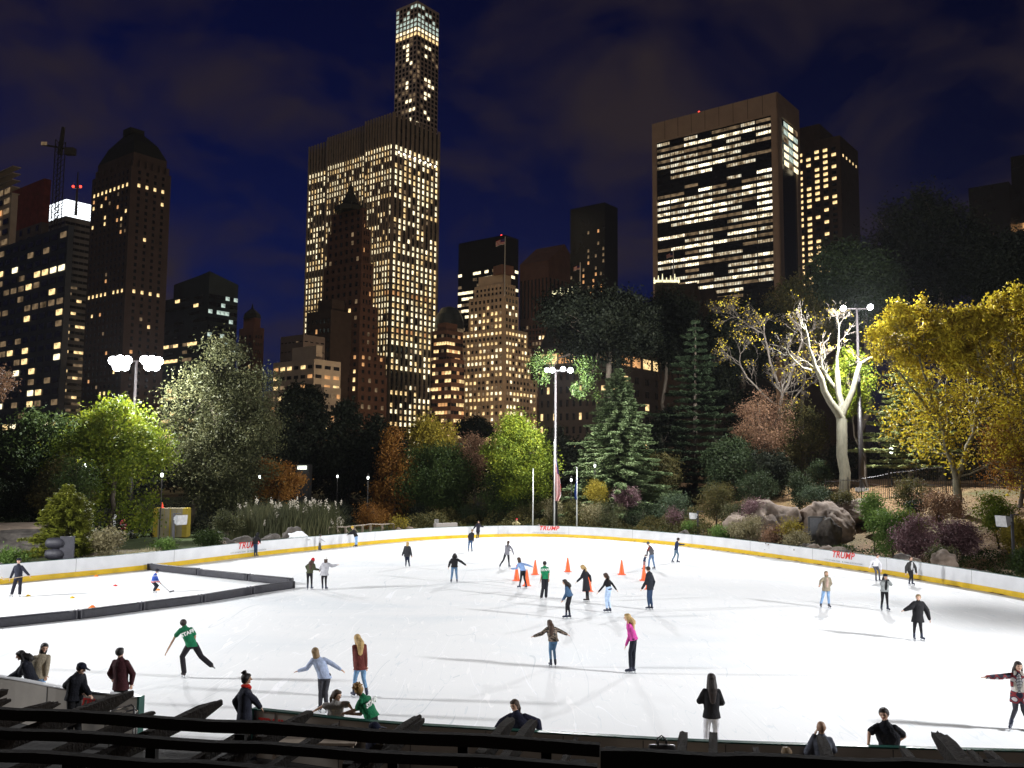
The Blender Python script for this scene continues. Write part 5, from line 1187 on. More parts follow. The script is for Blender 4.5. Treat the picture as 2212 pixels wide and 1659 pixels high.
# supertall square grid tower
T = Tower('square_tower', 'very slender square concrete tower with a grid of big windows, tallest of all', 902, 800, yr=20)
zt = T.zt(902, 1); LL, LR = hit(T.c, DL, 856), hit(T.c, DR, 949); m = MB(); T.block(m, T.c, LL, LR, 3, zt); T.part(m, 'wall', mat('concrete_white', (.75, .62, .52), .8, .08, .3)); rs = T.rs
def park(face):
    spots = {'L': {(2, 8), (2, 9), (2, 10), (2, 11), (2, 16), (2, 17), (1, 20), (2, 20), (3, 8), (1, 12), (0, 22), (1, 22)}, 'R': {(2, 8), (3, 8), (2, 10), (2, 15), (3, 15), (3, 16), (4, 16), (2, 18), (3, 18), (2, 19), (2, 22)}}[face]
    def f(k, r):
        if r in (0, 1, 2): return 4 if rs.random() < (.3 if r < 2 else .5) else 0
        if r in (3, 4): return 4
        if r == 5: return 3
        if r == 6: return 2 if rs.random() < .9 else 1
        if (k, r) in spots: return 3
        if r > 22: return 3 if rs.random() < .08 else 0
        return 1 if rs.random() < (.25 if face == 'L' else .15) else 0
    return f
nr = int((zt - 3) / 13.4 * 3.0); zr = zt - 2
T.face(T.c, DL, LL, zr - 64 * 4.55, zr, 6, 64, .56, .6, park('L')); T.face(T.c, DR, LR, zr - 64 * 4.55, zr, 6, 64, .56, .6, park('R')); T.finish(depth=.2)

# white framed office tower at right
T = Tower('framed_tower', 'tall office tower with a wide travertine frame round its strip windows, at right', 1680, 500, yr=235)
zt = T.zt(1680, 198); LL, LR = hit(T.c, DL, 1408), hit(T.c, DR, 1726); rs = T.rs
m = MB(); T.block(m, T.c + DR * .8 + DL * .8, LL - 1.6, LR - 1.6, 3, zt - 4); T.part(m, 'wall', blackg)
zf = T.zt(1680, 241); pw = hit(T.c, DR, 1703) * .9
m = MB(); T.block(m, T.c, LL, .8, zf - 1, zt); T.block(m, T.c, 4.2, .85, 3, zf - 1); T.block(m, T.c + DL * (LL - 3), 3, .8, 3, zf - 1)
T.block(m, T.c - DL * .05, .85, LR, zf - 1, zt + .02); T.block(m, T.c - DL * .05, .9, 5.5, 3, zf - 1); T.block(m, T.c + DR * (LR - 5) - DL * .05, .9, 5, 3 + 80, zf - 1); T.block(m, T.c + DL * .85 + DR * .8, LL - .9, LR - .9, zt - 4, zt - .02); T.part(m, 'frame', trav)
for k in range(1, 9):
    q = T.c + DL * (k * LL / 9) - DR * .02; mm = MB(); mm.obox(Vector((q.x, q.y, (zf + zt) / 2)), DL * .12, DR * .03, Vector((0, 0, (zt - zf) / 2))); T.part(mm, 'panel_joint', darkm)
pat = """20201121 11333332 22110203 12213221 22222200 02333211 02230220 00000000 00100203 11031012 33222133 21331233
32233213 33333203 02331123 00000233 33121111 00220332 13333221 00120012 33332200 22311123 00100221 12220233 01312332 02232212
12222300 22221100 33333100 00000000 00000122 00011122 00001111 00000011 00000000 00010000""".split()
mapq = {'0': 0, '1': 1, '2': 2, '3': 3}
def solow(k, r):
    q = mapq[pat[r][7 - k]] if r < len(pat) else 0
    return {0: 0, 1: 1, 2: 6, 3: 7}[q]
T.face(T.c + DL * 4.4, DL, LL - 7.6, zf - 36 * 3.78 - 1, zf - 1, 8, 36, .95, .46, solow, off=-.65)
T.face(T.c + DR * 6, DR, LR - 12, zf - 30 - 1, zf - 3, 3, 6, .9, .6, lambda k, r: rs.choice((3, 4, 3, 1)), off=.95)
for p in ((1680, 200), (1500, 243)):
    pass
m = MB(); q = T.c + DL * LL * .62 + DR * 3; m.ball(Vector((q.x, q.y, zt + 1.2)), .7, n=8); T.part(m, 'beacon', emat('beacon_red', (1, .05, .03), 4, .1))
T.finish()

# hotel tower right of it
T = Tower('hotel_tower', 'dark hotel tower with columns of warm square windows behind the framed tower', 1815, 560, yr=320)
zt = T.zt(1815, 292); LL, LR = hit(T.c, DL, 1700), hit(T.c, DR, 1853); rs = T.rs
m = MB(); T.block(m, T.c, LL, LR, 3, zt); T.block(m, T.c + DL * 14 + DR * 3, LL * .7, LR * .7, zt, zt + 12); T.part(m, 'wall', mat('brick_dark', (.07, .045, .035), .9, .15, .3))
T.face(T.c + DL * 1.5, DL, LL - 2, zt - 5 - 34 * 4.0, zt - 6, 6, 34, .5, .5, lambda k, r: (2 if rs.random() < .72 else 0) if r != 13 and k > 0 or rs.random() < .3 else 0)
T.face(T.c + DR * 2, DR, LR - 4, zt - 14, zt - 10, 5, 1, .25, .4, lambda k, r: 2); T.finish()

# black towers and others in the middle
T = Tower('black_tower', 'flat topped black tower standing alone left of the framed tower', 1306, 560, yr=440)
zt = T.zt(1306, 437); LL, LR = hit(T.c, DL, 1232), hit(T.c, DR, 1334); rs = T.rs; m = MB(); T.block(m, T.c, LL, LR, 3, zt); T.part(m, 'wall', blackg)
T.face(T.c, DL, LL, zt - 80, zt - 16, 14, 16, .6, .5, lambda k, r: (5 if rs.random() < .5 else 1) if rs.random() < (.2 if r > 3 else .05) else None); T.finish(60)
T = Tower('black_tower', 'black glass tower with broken bands of light rising behind the cream stepped tower', 1090, 600, yr=515)
zt = T.zt(1090, 507); LL, LR = hit(T.c, DL, 991), hit(T.c, DR, 1120); rs = T.rs; m = MB(); T.block(m, T.c, LL, LR, 3, zt); T.part(m, 'wall', blackg)
pr = [0, 0, 0, 0, 0, .5, .3, .2, .8, .5, .9, .7, .9, .0, .1, .2, .5, .1, .6, .5, .2, .4, .3]
T.face(T.c, DL, LL, zt - 23 * 4.3, zt, 12, 23, .94, .45, lambda k, r: (3 if rs.random() < .8 else 1) if rs.random() < pr[r] else None)
T.face(T.c, DR, LR, zt - 23 * 4.3, zt, 4, 23, .94, .45, lambda k, r: (3 if rs.random() < .8 else 1) if rs.random() < pr[r] else None)
m = MB(); q = T.c + DL * 6 + DR * 4; m.ball(Vector((q.x, q.y, zt + 1.2)), .7, n=8); T.part(m, 'beacon', MATS['beacon_red']); T.finish(80)
T = Tower('gabled_tower', 'brown granite tower with a sloping gabled roof right of the cream stepped tower', 1185, 640, yr=556)
zt = T.zt(1185, 556); LL, LR = hit(T.c, DL, 1123), hit(T.c, DR, 1250); rs = T.rs; m = MB(); T.block(m, T.c, LL, LR, 3, zt - 2); T.part(m, 'wall', bronze)
m = MB(); a = T.c + Vector((0, 0, zt - 2)); b = a + DR * LR; e = a + DR * LR * .52 + Vector((0, 0, 16)); m.add([a, b, e, a + DL * LL, b + DL * LL, e + DL * LL], [(0, 1, 2), (3, 5, 4), (0, 2, 5, 3), (1, 4, 5, 2), (0, 3, 4, 1)]); T.part(m, 'roof', bronze)
T.face(T.c, DL, LL, zt - 44, zt - 14, 8, 1, .35, .95, lambda k, r: 0); T.face(T.c, DR, LR, zt - 44, zt - 14, 8, 1, .35, .95, lambda k, r: 0)
for d, L in ((DL, LL), (DR, LR)): T.face(T.c, d, L, zt - 140, zt - 48, 9, 22, .55, .6, lambda k, r: lits(rs, .1, (2, 3), .2))
T.finish(60)
# cream stepped tower
T = Tower('stepped_tower', 'cream stone tower stepping down in terraces, full of small lit windows, in the middle', 1092, 470, yr=620)
rs = T.rs; m = MB(); steps = [(583, 1034, 1104, 1080), (605, 1025, 1114, 1084), (630, 1013, 1121, 1086), (705, 996, 1140, 1090), (742, 989, 1147, 1092), (812, 966, 1160, 1092), (866, 950, 1160, 1092)]
prev = None
for i, (y, xl, xr, xc) in enumerate(steps):
    HY[0] = y + 10
    c = T.c + (DL * .9 + DR * .9) * (len(steps) - 1 - i) * 1.2; z1 = T.zt(1092, y); z0 = T.zt(1092, steps[i + 1][0]) - .3 if i + 1 < len(steps) else 3
    LL, LR = hit(c, DL, xl), hit(c, DR, xr); T.block(m, c, LL, LR, z0, z1)
    if i >= 1:
        nr = max(1, round((z1 - z0) / 3.65)); cl_, cr_ = max(4, round(LL / 3.1)), max(4, round(LR / 3.1))
        pl = {1: .15, 2: .62, 3: .62, 4: .55, 5: .5, 6: .45}[i]; rowp = [rs.uniform(-.35, .4) for _ in range(nr)]
        for d, L, nc in ((DL, LL, cl_), (DR, LR, cr_)):
            T.face(c, d, L, z0, z1 - (1.2 if nr > 1 else .6), nc, nr, .42, .5, lambda k, r: (0 if i == 1 or (i == 2 and r == 0) else lits(rs, min(.95, max(.05, pl + rowp[r])), (2, 3, 2), .12)), margin=1.0)
            w = (L - 2) / nc; nrm = -DR if d is DL else -DL
            for k in range(nc + 1): q = c + d * (1 + k * w) + nrm * .15; m.obox(Vector((q.x, q.y, (z0 + z1) / 2)), d * .35, nrm * .22, Vector((0, 0, (z1 - z0) / 2)))
T.part(m, 'wall', beige)
m = MB(); q = T.c + DL * 8 + DR * 8; z1 = T.zt(1092, 583); m.box(Vector((q.x, q.y, z1 + 2)), (4, 4, 2.4), rz=.66); T.part(m, 'water_tank', bronze)
T.finish()
def flag_on_roof(px, pt, pb, Y, lab, w=8):
    a = P(px, pb, Y); b = P(px, pt, Y); r = empty('flagpole', a, lab, 'flagpole', 'flagpoles on the roofs'); h = b.z - a.z
    m = MB(); m.tube([(0, 0, 0), (0, 0, h)], [.3, .18], 8); m.build('pole', mat('pole_white', (.6, .6, .58), .5), r)
    m = MB(); n = 8; vs = []
    for i in range(n + 1):
        for k in range(9): vs.append((-w * i / n * .9, .4 * math.sin(i * 1.1), h - 1 - (w * .55 * k / 8) - w * .28 * (i / n) ** 1.2))
    for i in range(n):
        for k in range(8): m.mi = (k % 2) if not (k < 4 and i < 4) else 2; m.add([vs[i * 9 + k], vs[i * 9 + k + 1], vs[(i + 1) * 9 + k + 1], vs[(i + 1) * 9 + k]], [(0, 1, 2, 3)])
    m.build('flag', [mat('flag_red', (.4, .03, .04), .8), mat('flag_white', (.6, .58, .55), .8), mat('flag_blue', (.02, .03, .15), .8)], r)
flag_on_roof(1090, 511, 640, 470, 'flagpole with an American flag on the cream stepped tower', 5.5)
flag_on_roof(1253.5, 567, 640, 330, 'flagpole with a small American flag over the dark tree in the middle', 2.8)
flag_on_roof(1455, 540, 604, 330, 'flagpole with a faint flag in front of the framed tower', 2.8)
# dark spired tower in front of the slab
T = Tower('spired_tower', 'dark brown hotel tower with a pointed spire in front of the lit slab tower', 778, 430, yr=640)
rs = T.rs; m = MB(); spec = [(440, 716, 792, 770), (485, 708, 800, 775), (560, 700, 806, 778), (655, 695, 815, 780), (760, 688, 832, 782), (808, 684, 836, 784)]
for i, (y, xl, xr, xc) in enumerate(spec):
    HY[0] = y + 20
    c = T.c + (DL + DR) * (len(spec) - 1 - i) * .9; z1 = T.zt(778, y); z0 = T.zt(778, spec[i + 1][0]) - .2 if i + 1 < len(spec) else 3
    LL, LR = hit(c, DL, xl), hit(c, DR, xr); T.block(m, c, LL, LR, z0, z1); nr = max(1, round((z1 - z0) / 4.2))
    for d, L in ((DL, LL), (DR, LR)): T.face(c, d, L, z0, z1 - .5, max(3, round(L / 4.6)), nr, .34, .48, lambda k, r: rs.choice((2, 5)) if rs.random() < (.05 if i < 4 else .16) else (1 if rs.random() < .12 else 0), margin=.8)
T.part(m, 'wall', brick)
c = T.c + (DL + DR) * 4.4; q0 = c + DL * 7 + DR * 2
HY[0] = 440; zs = T.zt(778, 440); zp = T.zt(765, 376); ctr = P(757, 440, T.c.y + 12); m = MB()
for (z, r_) in (): pass
def ringz(z, r, n=8): return [(Vector((ctr.x + r * math.cos(2 * PI * (k + .5) / n + .66), ctr.y + r * math.sin(2 * PI * (k + .5) / n + .66), z))) for k in range(n)]
prof = [(zs - 1, 8), (zs + 1.5, 7.4), (zs + 3.5, 4.2), (zs + 5, 3.6), (zs + 10, 1.5), (zp, .2)]
vs = []; 
for z, r_ in prof: vs += ringz(z, r_)
m.add(vs, [(i * 8 + j, i * 8 + (j + 1) % 8, i * 8 + 8 + (j + 1) % 8, i * 8 + 8 + j) for i in range(len(prof) - 1) for j in range(8)] + [tuple(range((len(prof) - 1) * 8, len(prof) * 8))])
for k in range(8): q = ringz(zs, 7.6)[k]; m.tube([q, q + Vector((0, 0, 4.5))], [.6, .1], 5)
T.part(m, 'spire', mat('copper_dark', (.03, .035, .03), .7))
T.finish(90)
T = Tower('stone_block', 'dark lower wing with arched lit windows at the left foot of the spired tower', 715, 425, yr=680)
zt = T.zt(715, 668); LL, LR = hit(T.c, DL, 664), hit(T.c, DR, 760); rs = T.rs; m = MB(); T.block(m, T.c, LL, LR, 3, zt); T.block(m, T.c + DL * 3 + DR * 3, LL * .6, LR * .6, zt, zt + 6); T.part(m, 'wall', mat('brick_black', (.05, .035, .03), .9, .2, .4))
T.face(T.c, DL, LL, zt - 60, zt - 3, 6, 12, .34, .45, lambda k, r: 5 if rs.random() < (.4 if r == 1 else .06) else 0); T.finish(40)
# dark mansard tower at left
T = Tower('mansard_tower', 'tall dark stone tower with a steep mansard roof at left, a few lit windows', 282, 400, yr=400)
rs = T.rs; zt = T.zt(282, 356); LL, LR = hit(T.c, DL, 199), hit(T.c, DR, 369); m = MB(); mw = mat('stone_dusk', (.075, .055, .055), .9, .15, .2)
T.block(m, T.c, LL, LR, 3, zt); c = T.c + (DL + DR) * 1.6; z2 = T.zt(282, 324); T.block(m, c, LL - 3.2, LR - 3.2, zt, z2)
for k in range(6):
    for d, L in ((DL, LL), (DR, LR)): q = T.c + d * ((k + .5) * L / 6) + (DL + DR - d) * .8; m.obox(Vector((q.x, q.y, zt + 1.5)), d * .8, (DL + DR - d) * .5, Vector((0, 0, 1.8)))
T.part(m, 'wall', mw)
m = MB(); z3 = T.zt(282, 262); a0 = [c, c + DL * (LL - 3.2), c + DL * (LL - 3.2) + DR * (LR - 3.2), c + DR * (LR - 3.2)]; cc = (a0[0] + a0[2]) / 2
ring0 = [Vector((p.x, p.y, z2)) for p in a0]; r1 = [Vector((*(cc + (p - cc) * .72).xy, z2 + (z3 - z2) * .55)) for p in a0]; r2_ = [Vector((*(cc + (p - cc) * .3).xy, z3)) for p in a0]
vs = ring0 + r1 + r2_; m.add(vs, [(i * 4 + j, i * 4 + (j + 1) % 4, i * 4 + 4 + (j + 1) % 4, i * 4 + 4 + j) for i in range(2) for j in range(4)] + [(8, 9, 10, 11)])
m.obox(Vector((cc.x, cc.y, z3 + 1.2)), DL * 3.5, DR * 3.5, Vector((0, 0, 1.6))); T.part(m, 'roof', mat('roof_dark', (.02, .025, .025), .7))
def pierre(face):
    rows = {2: .8, 18: .95, 17: .0}
    def f(k, r):
        p = rows.get(r, (.3 if face == 'L' and 2 < r < 10 else (.06 if face == 'L' else .03)))
        return (2 if r in (2, 18) else rs.choice((2, 5, 1))) if rs.random() < p else 0
    return f
T.face(T.c, DL, LL, zt - 1 - 40 * 3.1, zt - 1, 9, 40, .3, .5, pierre('L'), margin=1); T.face(T.c, DR, LR, zt - 1 - 40 * 3.1, zt - 1, 4, 40, .3, .5, pierre('R'), margin=2); T.finish(90)
# crowned tower
T = Tower('crowned_tower', 'slim tower at left whose white top glows like a lantern', 142.5, 520, yr=445)
rs = T.rs; zt = T.zt(142, 430); z2 = T.zt(142, 466); LL, LR = hit(T.c, DL, 101), hit(T.c, DR, 198); m = MB(); T.block(m, T.c, LL, LR, 3, z2); T.part(m, 'wall', mat('clad_gray', (.2, .2, .21), .6, .1, .2))
m = MB(); T.block(m, T.c, LL, LR, z2 + .05, zt); T.part(m, 'glowing_crown', emat('crown_glow', (.9, .95, 1), 2.6, .08))
for i in range(1, 6):
    mm = MB(); z = z2 + (zt - z2) * i / 6; T.block(mm, T.c - (DL + DR) * .15, LL + .3, LR + .3, z - .14, z + .14); T.part(mm, 'louver', mat('louver_gray', (.4, .4, .45), .5))
for d, L in ((DL, LL), (DR, LR)): T.face(T.c, d, L, z2 - 36 * 3.9, z2 - 2, 5, 36, .92, .4, lambda k, r: (2 if rs.random() < .22 else (1 if rs.random() < .3 else 0)) if r > 9 else 0)
T.finish(60)
# leftmost blocks
T = Tower('apartment_block', 'wide dark blue glass apartment block at the left edge with scattered lit rooms', 147, 300, yr=500)
rs = T.rs; zt = T.zt(147, 486); LL = hit(T.c, DL, -60) * .98; LR = 2; m = MB(); T.block(m, T.c, LL, LR, 3, zt); T.part(m, 'wall', mat('clad_blue', (.022, .034, .055), .5, .2, .2))
T.face(T.c, DL, LL, 10, zt - 1, 13, 20, .66, .5, lambda k, r: lits(rs, .1 + .012 * r, (2, 2, 3), .22)); T.finish(80)
T = Tower('apartment_block', 'plain dark tower with two stacks of bluish windows beside the crane', 96, 430, yr=385)
rs = T.rs; zt = T.zt(96, 385); LL = hit(T.c, DL, 12); LR = hit(T.c, DR, 111); m = MB(); T.block(m, T.c, LL, LR, 3, zt - 22); T.part(m, 'wall', mat('clad_dusk', (.12, .1, .1), .8, .15, .2))
m = MB(); T.block(m, T.c, LL, LR, zt - 22, zt); T.part(m, 'safety_net', mat('net_red', (.2, .035, .03), .9, .3, .4))
T.face(T.c, DL, LL, zt - 60, zt - 22, 5, 8, .3, .6, lambda k, r: 4 if k in (0, 3) and r > 1 and rs.random() < .7 else 0); T.finish(40)
T = Tower('unfinished_block', 'unfinished building at the left edge with colored work lights on open floors', 28, 380, yr=380)
rs = T.rs; zt = T.zt(28, 360); LL = hit(T.c, DL, -30); LR = hit(T.c, DR, 42); m = MB(); T.block(m, T.c, LL, LR, 3, zt - 12)
for i in range(5): T.block(m, T.c - (DL + DR) * .4, LL + .8, LR + .8, zt - 12 + i * 3, zt - 11.6 + i * 3)
T.part(m, 'wall', conc); T.face(T.c, DL, LL, zt - 40, zt - 8, 4, 7, .7, .5, lambda k, r: rs.choice((1, 1, 0, 1, 0, 5)), off=.5); T.finish(20)
# crane and mast
a = P(121, 480, 420); r = empty('tower_crane', Vector((a.x, a.y, a.z - 20)), 'dark tower crane rising over the unfinished buildings at left', 'crane'); h = P(121, 275, 420).z - a.z + 20
m = MB(); w = 1.6
for sx in (-1, 1):
    for sy in (-1, 1): m.tube([(sx * w, sy * w, 0), (sx * w, sy * w, h * .9)], .25, 4)
for i in range(22):
    z = h * .9 * i / 22; m.tube([(-w, -w, z), (w, -w, z + h * .9 / 22)], .16, 4); m.tube([(w, -w, z), (-w, -w, z + h * .9 / 22)], .16, 4); m.tube([(-w, w, z), (w, w, z + h * .9 / 22)], .16, 4)
m.build('mast', mat('crane_steel', (.04, .035, .03), .6), r)
m = MB(); m.tube([(0, 0, h * .8), (1, 0, h)], [1.2, .8], 6); m.tube([(-9, 0, h * .87), (7, 0, h * .83)], .5, 5); m.box((5, 0, h * .82), (2.2, 1.6, 1.6)); m.build('jib', MATS['crane_steel'], r)
m = MB(); m.box((-7.5, -.8, h * .875), (1.4, .1, .8)); m.build('work_light', DIM, r)
a = P(165.5, 430, 524); r = empty('antenna_mast', a, 'thin antenna mast with two red lights behind the glowing crown', 'antenna'); h = P(165.5, 372, 524).z - a.z
m = MB(); m.tube([(0, 0, -10), (0, 0, h)], [.9, .3], 6); m.box((0, 0, h * .42), (2.2, .4, .4)); m.build('mast', MATS['crane_steel'], r)
for s_ in (-1, 1): m = MB(); m.ball((s_ * 2.2, -.5, h * .42 + .6), .8, n=8); m.build('beacon', MATS['beacon_red'], r)
# glass tower left of centre
T = Tower('glass_tower', 'dark faceted glass tower with a few lit floors between the mansard tower and the slab', 452, 420, yr=610)
rs = T.rs; zt = T.zt(452, 590); LL, LR = hit(T.c, DL, 352), hit(T.c, DR, 515); m = MB(); T.block(m, T.c, LL, LR, 3, zt - 9)
c = T.c; z = zt - 9; top = [c + DL * LL * .18, c + DL * LL * .75, c + DL * LL * .75 + DR * LR, c + DR * LR, c]; m.add([Vector((p.x, p.y, z)) for p in top] + [Vector((p.x, p.y, z + h_)) for p, h_ in zip(top, (9, 7, 7, 6, 10))], [tuple(range(5, 10))] + [(i, (i + 1) % 5, 5 + (i + 1) % 5, 5 + i) for i in range(5)])
T.part(m, 'wall', tealg); pr = {5: .8, 7: .6, 9: .12, 10: .12, 12: .7, 15: .7, 16: .5, 17: .8, 18: .7, 6: .1, 14: .15}
T.face(T.c, DL, LL, zt - 9 - 24 * 3.7, zt - 9, 10, 24, .95, .42, lambda k, r: (2 if rs.random() < .7 else 1) if rs.random() < pr.get(r - 1, .05) and k > 1 else (0 if rs.random() < .5 else None))
T.face(T.c, DR, LR, zt - 9 - 24 * 3.7, zt - 9, 7, 24, .9, .5, lambda k, r: (4 if rs.random() < .2 and r < 9 else 0)); T.finish(70)
T = Tower('cupola_tower', 'small reddish brick tower with a cupola roof at left of centre', 548, 480, yr=706)
rs = T.rs; zt = T.zt(548, 706); LL, LR = hit(T.c, DL, 517), hit(T.c, DR, 571); m = MB(); T.block(m, T.c, LL, LR, 3, zt); c = T.c + (DL + DR) * 1.5; T.block(m, c, LL - 3, LR - 3, zt, zt + 5.5); T.part(m, 'wall', mat('brick_red', (.26, .12, .09), .9, .15, .3))
m = MB(); cc = c + DL * (LL - 3) / 2 + DR * (LR - 3) / 2; vs = []
for z, r_ in ((zt + 5.5, 5), (zt + 8, 4.4), (zt + 10, 2.2), (zt + 11, .8), (zt + 14, .1)): vs += [Vector((cc.x + r_ * math.cos(k * PI / 4), cc.y + r_ * math.sin(k * PI / 4), z)) for k in range(8)]
m.add(vs, [(i * 8 + j, i * 8 + (j + 1) % 8, i * 8 + 8 + (j + 1) % 8, i * 8 + 8 + j) for i in range(4) for j in range(8)]); T.part(m, 'cupola', MATS['roof_dark'])
for d, L in ((DL, LL), (DR, LR)): T.face(T.c, d, L, zt - 40, zt - 3, 3, 9, .3, .42, lambda k, r: 2 if rs.random() < .06 else 0, margin=1)
T.finish(40)
def simple(name, lab, xc, Y, yt, xl, xr, wm, nl, nr_, nrow, fw, fh, p, hrow, z0=3, ch=(2, 2, 5), top=None):
    T = Tower(name, lab, xc, Y, yr=yt + 20); rs = T.rs; zt = T.zt(xc, yt); LL, LR = hit(T.c, DL, xl), hit(T.c, DR, xr); m = MB(); T.block(m, T.c, LL, LR, z0, zt)
    if top: T.block(m, T.c + (DL + DR) * top[0], LL - 2 * top[0], LR - 2 * top[0], zt, zt + top[1])
    T.part(m, 'wall', wm)
    for d, L, nc in ((DL, LL, nl), (DR, LR, nr_)): T.face(T.c, d, L, max(4, zt - 1 - nrow * hrow), zt - 1, nc, nrow, fw, fh, lambda k, r: lits(rs, p, ch, .1))
    T.finish(50)
simple('terrace_building', 'pale terrace building with a roof penthouse left of the spired tower', 678, 330, 775, 590, 736, conc, 6, 3, 8, .6, .36, .3, 3.6, top=(5, 6))
simple('terrace_building', 'broad pale low block in front of the penthouse building', 700, 290, 836, 570, 736, conc, 9, 3, 5, .5, .36, .22, 3.6)
simple('office_block', 'blue gray office block behind the penthouse building', 655, 380, 722, 606, 702, mat('clad_slate', (.14, .12, .12), .8, .1, .3), 6, 4, 12, .5, .1, 0, 4)
simple('office_block', 'narrow office block squeezed between the slab tower and the cream tower', 965, 430, 712, 932, 1000, brick, 6, 6, 14, .8, .4, .38, 3.7, top=(2, 4))
simple('office_block', 'low brown office block with lit ribbon windows right of the slab tower', 975, 400, 774, 934, 1003, brick, 6, 5, 14, .8, .42, .42, 3.7)
T = Tower('rounded_building', 'round topped glass building with three white lit floors right of the slab tower', 965, 520, yr=700)
zt = T.zt(965, 690); a = P(936, 700, 520); b = P(1000, 700, 520); R = (b.x - a.x) / 2; cc = (a + b) / 2; cc.y += R; m = MB(); vs = []
for z, r_ in ((3, R), (zt, R), (zt + 4, R * .85), (zt + 8, R * .55), (zt + 9.5, .2)): vs += [Vector((cc.x + r_ * math.cos(k * PI / 14), cc.y + r_ * math.sin(k * PI / 14), z)) for k in range(28)]
m.add(vs, [(i * 28 + j, i * 28 + (j + 1) % 28, i * 28 + 28 + (j + 1) % 28, i * 28 + 28 + j) for i in range(4) for j in range(28)]); T.part(m, 'wall', tealg)
for i, q in enumerate((0, 1, 4, 4, 3, 0, 3, 0, 1)):
    if q:
        m = MB(); z = zt - 2 - i * 4.2; vs = [Vector((cc.x + (R + .12) * math.cos(k * PI / 14), cc.y + (R + .12) * math.sin(k * PI / 14), zz)) for zz in (z - 1.3, z + 1.3) for k in range(28)]; m.add(vs, [(j, (j + 1) % 28, 28 + (j + 1) % 28, 28 + j) for j in range(28)]); T.part(m, 'window_band', GLASS[q])
# old hotel behind the trees
T = Tower('grand_hotel', 'long old hotel glimpsed behind the trees right of the middle lamps', 1290, 300, yr=750)
rs = T.rs; zt = T.zt(1290, 750); LL, LR = hit(T.c, DL, 1165), hit(T.c, DR, 1640); LR = min(LR, 120); m = MB(); hw_ = mat('stone_hotel', (.1, .09, .09), .85, .1, .2)
T.block(m, T.c, LL, LR, 3, zt); T.part(m, 'wall', hw_)
m = MB(); T.block(m, T.c - (DL + DR) * .8, LL + 1.6, LR + 1.6, zt, zt + 1.2); T.part(m, 'cornice', hw_)
m = MB(); a0 = [T.c, T.c + DL * LL, T.c + DL * LL + DR * LR, T.c + DR * LR]; cc = (a0[0] + a0[2]) / 2; r0 = [Vector((p.x, p.y, zt + 1.2)) for p in a0]; r1 = [Vector((*(p + (cc - p) * .12).xy, zt + 16)) for p in a0]
m.add(r0 + r1, [(j, (j + 1) % 4, 4 + (j + 1) % 4, 4 + j) for j in range(4)] + [(4, 5, 6, 7)]); T.part(m, 'roof', MATS['roof_dark'])
for d, L, n_ in ((DL, LL, 9), (DR, LR, 16)):
    T.face(T.c, d, L, zt - 44, zt - 7, n_, 8, .32, .5, lambda k, r: 2 if rs.random() < .2 else 0); T.face(T.c, d, L, zt - 5, zt - .5, n_, 1, .7, .8, lambda k, r: rs.choice((2, 5, 2)))
T.finish(60)
T = Tower('gabled_hotel', 'dark hotel gables with two lit arched windows in front of the framed tower', 1470, 300, yr=640)
rs = T.rs; zt = T.zt(1470, 640); LL, LR = hit(T.c, DL, 1420), hit(T.c, DR, 1600); m = MB(); T.block(m, T.c, LL, LR, 3, zt)
for k in range(3): q = T.c + DR * (8 + k * LR * .3); m.add([q, q + DR * 9, q + DR * 4.5 + Vector((0, 0, 1)), q + DL * 8, q + DR * 9 + DL * 8, q + DR * 4.5 + DL * 8 + Vector((0, 0, 1))] if False else [Vector((*p.xy, z)) for p, z in ((q, zt), (q + DR * 9, zt), (q + DR * 4.5, zt + 7), (q + DL * 8, zt), (q + DR * 9 + DL * 8, zt), (q + DR * 4.5 + DL * 8, zt + 7))], [(0, 1, 2), (3, 5, 4), (0, 2, 5, 3), (1, 4, 5, 2)])
T.part(m, 'wall', mat('brick_shadow', (.035, .025, .02), .9, .2, .4)); T.face(T.c, DR, LR, zt - 30, zt - 2, 8, 5, .22, .45, lambda k, r: 2 if rs.random() < .14 else 0); T.face(T.c, DL, LL, zt - 30, zt - 2, 4, 5, .22, .45, lambda k, r: 1 if rs.random() < .2 else 0); T.finish(30)
for (x, y, w_, lab) in ((1440, 609, 30, 'roof crown of lights in front of the foot of the framed tower'), (1219, 637, 28, 'bright roof crest above the dark tree in the middle')):
    a = P(x, y, 300); m = MB(); ww = w_ / FPX * 300 * .9
    m.box((0, 0, 0), (ww, 1.5, .35)); 
    for k in range(7): m.tube([(-ww + k * ww / 3, 0, .3), (-ww + k * ww / 3, 0, 1.6 + .6 * (k % 3))], [.3, .1], 5)
    o = m.build('roof_crest', emat('crest_glow', (1, .93, .55), 1.6, .4, 1)); o.location = a; tag(o, lab, 'roof ornament')  # roof lights put in as one glowing crest
    m = MB(); m.box((0, 0, 0), (ww * .9, 1.4, 8)); b = m.build('crest_wall', MATS['brick_shadow']); b.parent = o; b.location = (0, .3, -8.4)
# right edge blocks
simple('apartment_block', 'dark apartment block on the right with a single row of lit windows under its roof', 2180, 240, 392, 2092, 2300, blackg, 1, 1, 1, .1, .1, 0, 4)
T = Tower('apartment_block', 'taller black block at the right edge above the dark trees', 2300, 250, yr=330)
zt = T.zt(2300, 318); LL, LR = hit(T.c, DL, 2182), 20; rs = T.rs; m = MB(); T.block(m, T.c, LL, LR, 3, zt); T.part(m, 'wall', blackg); 
T.face(T.c, DL, LL, zt - 24, zt - 10, 8, 3, .6, .5, lambda k, r: 5 if r == 2 else 0); T.finish(20)
for i, x in enumerate((2122, 2140, 2155, 2170)):
    pass
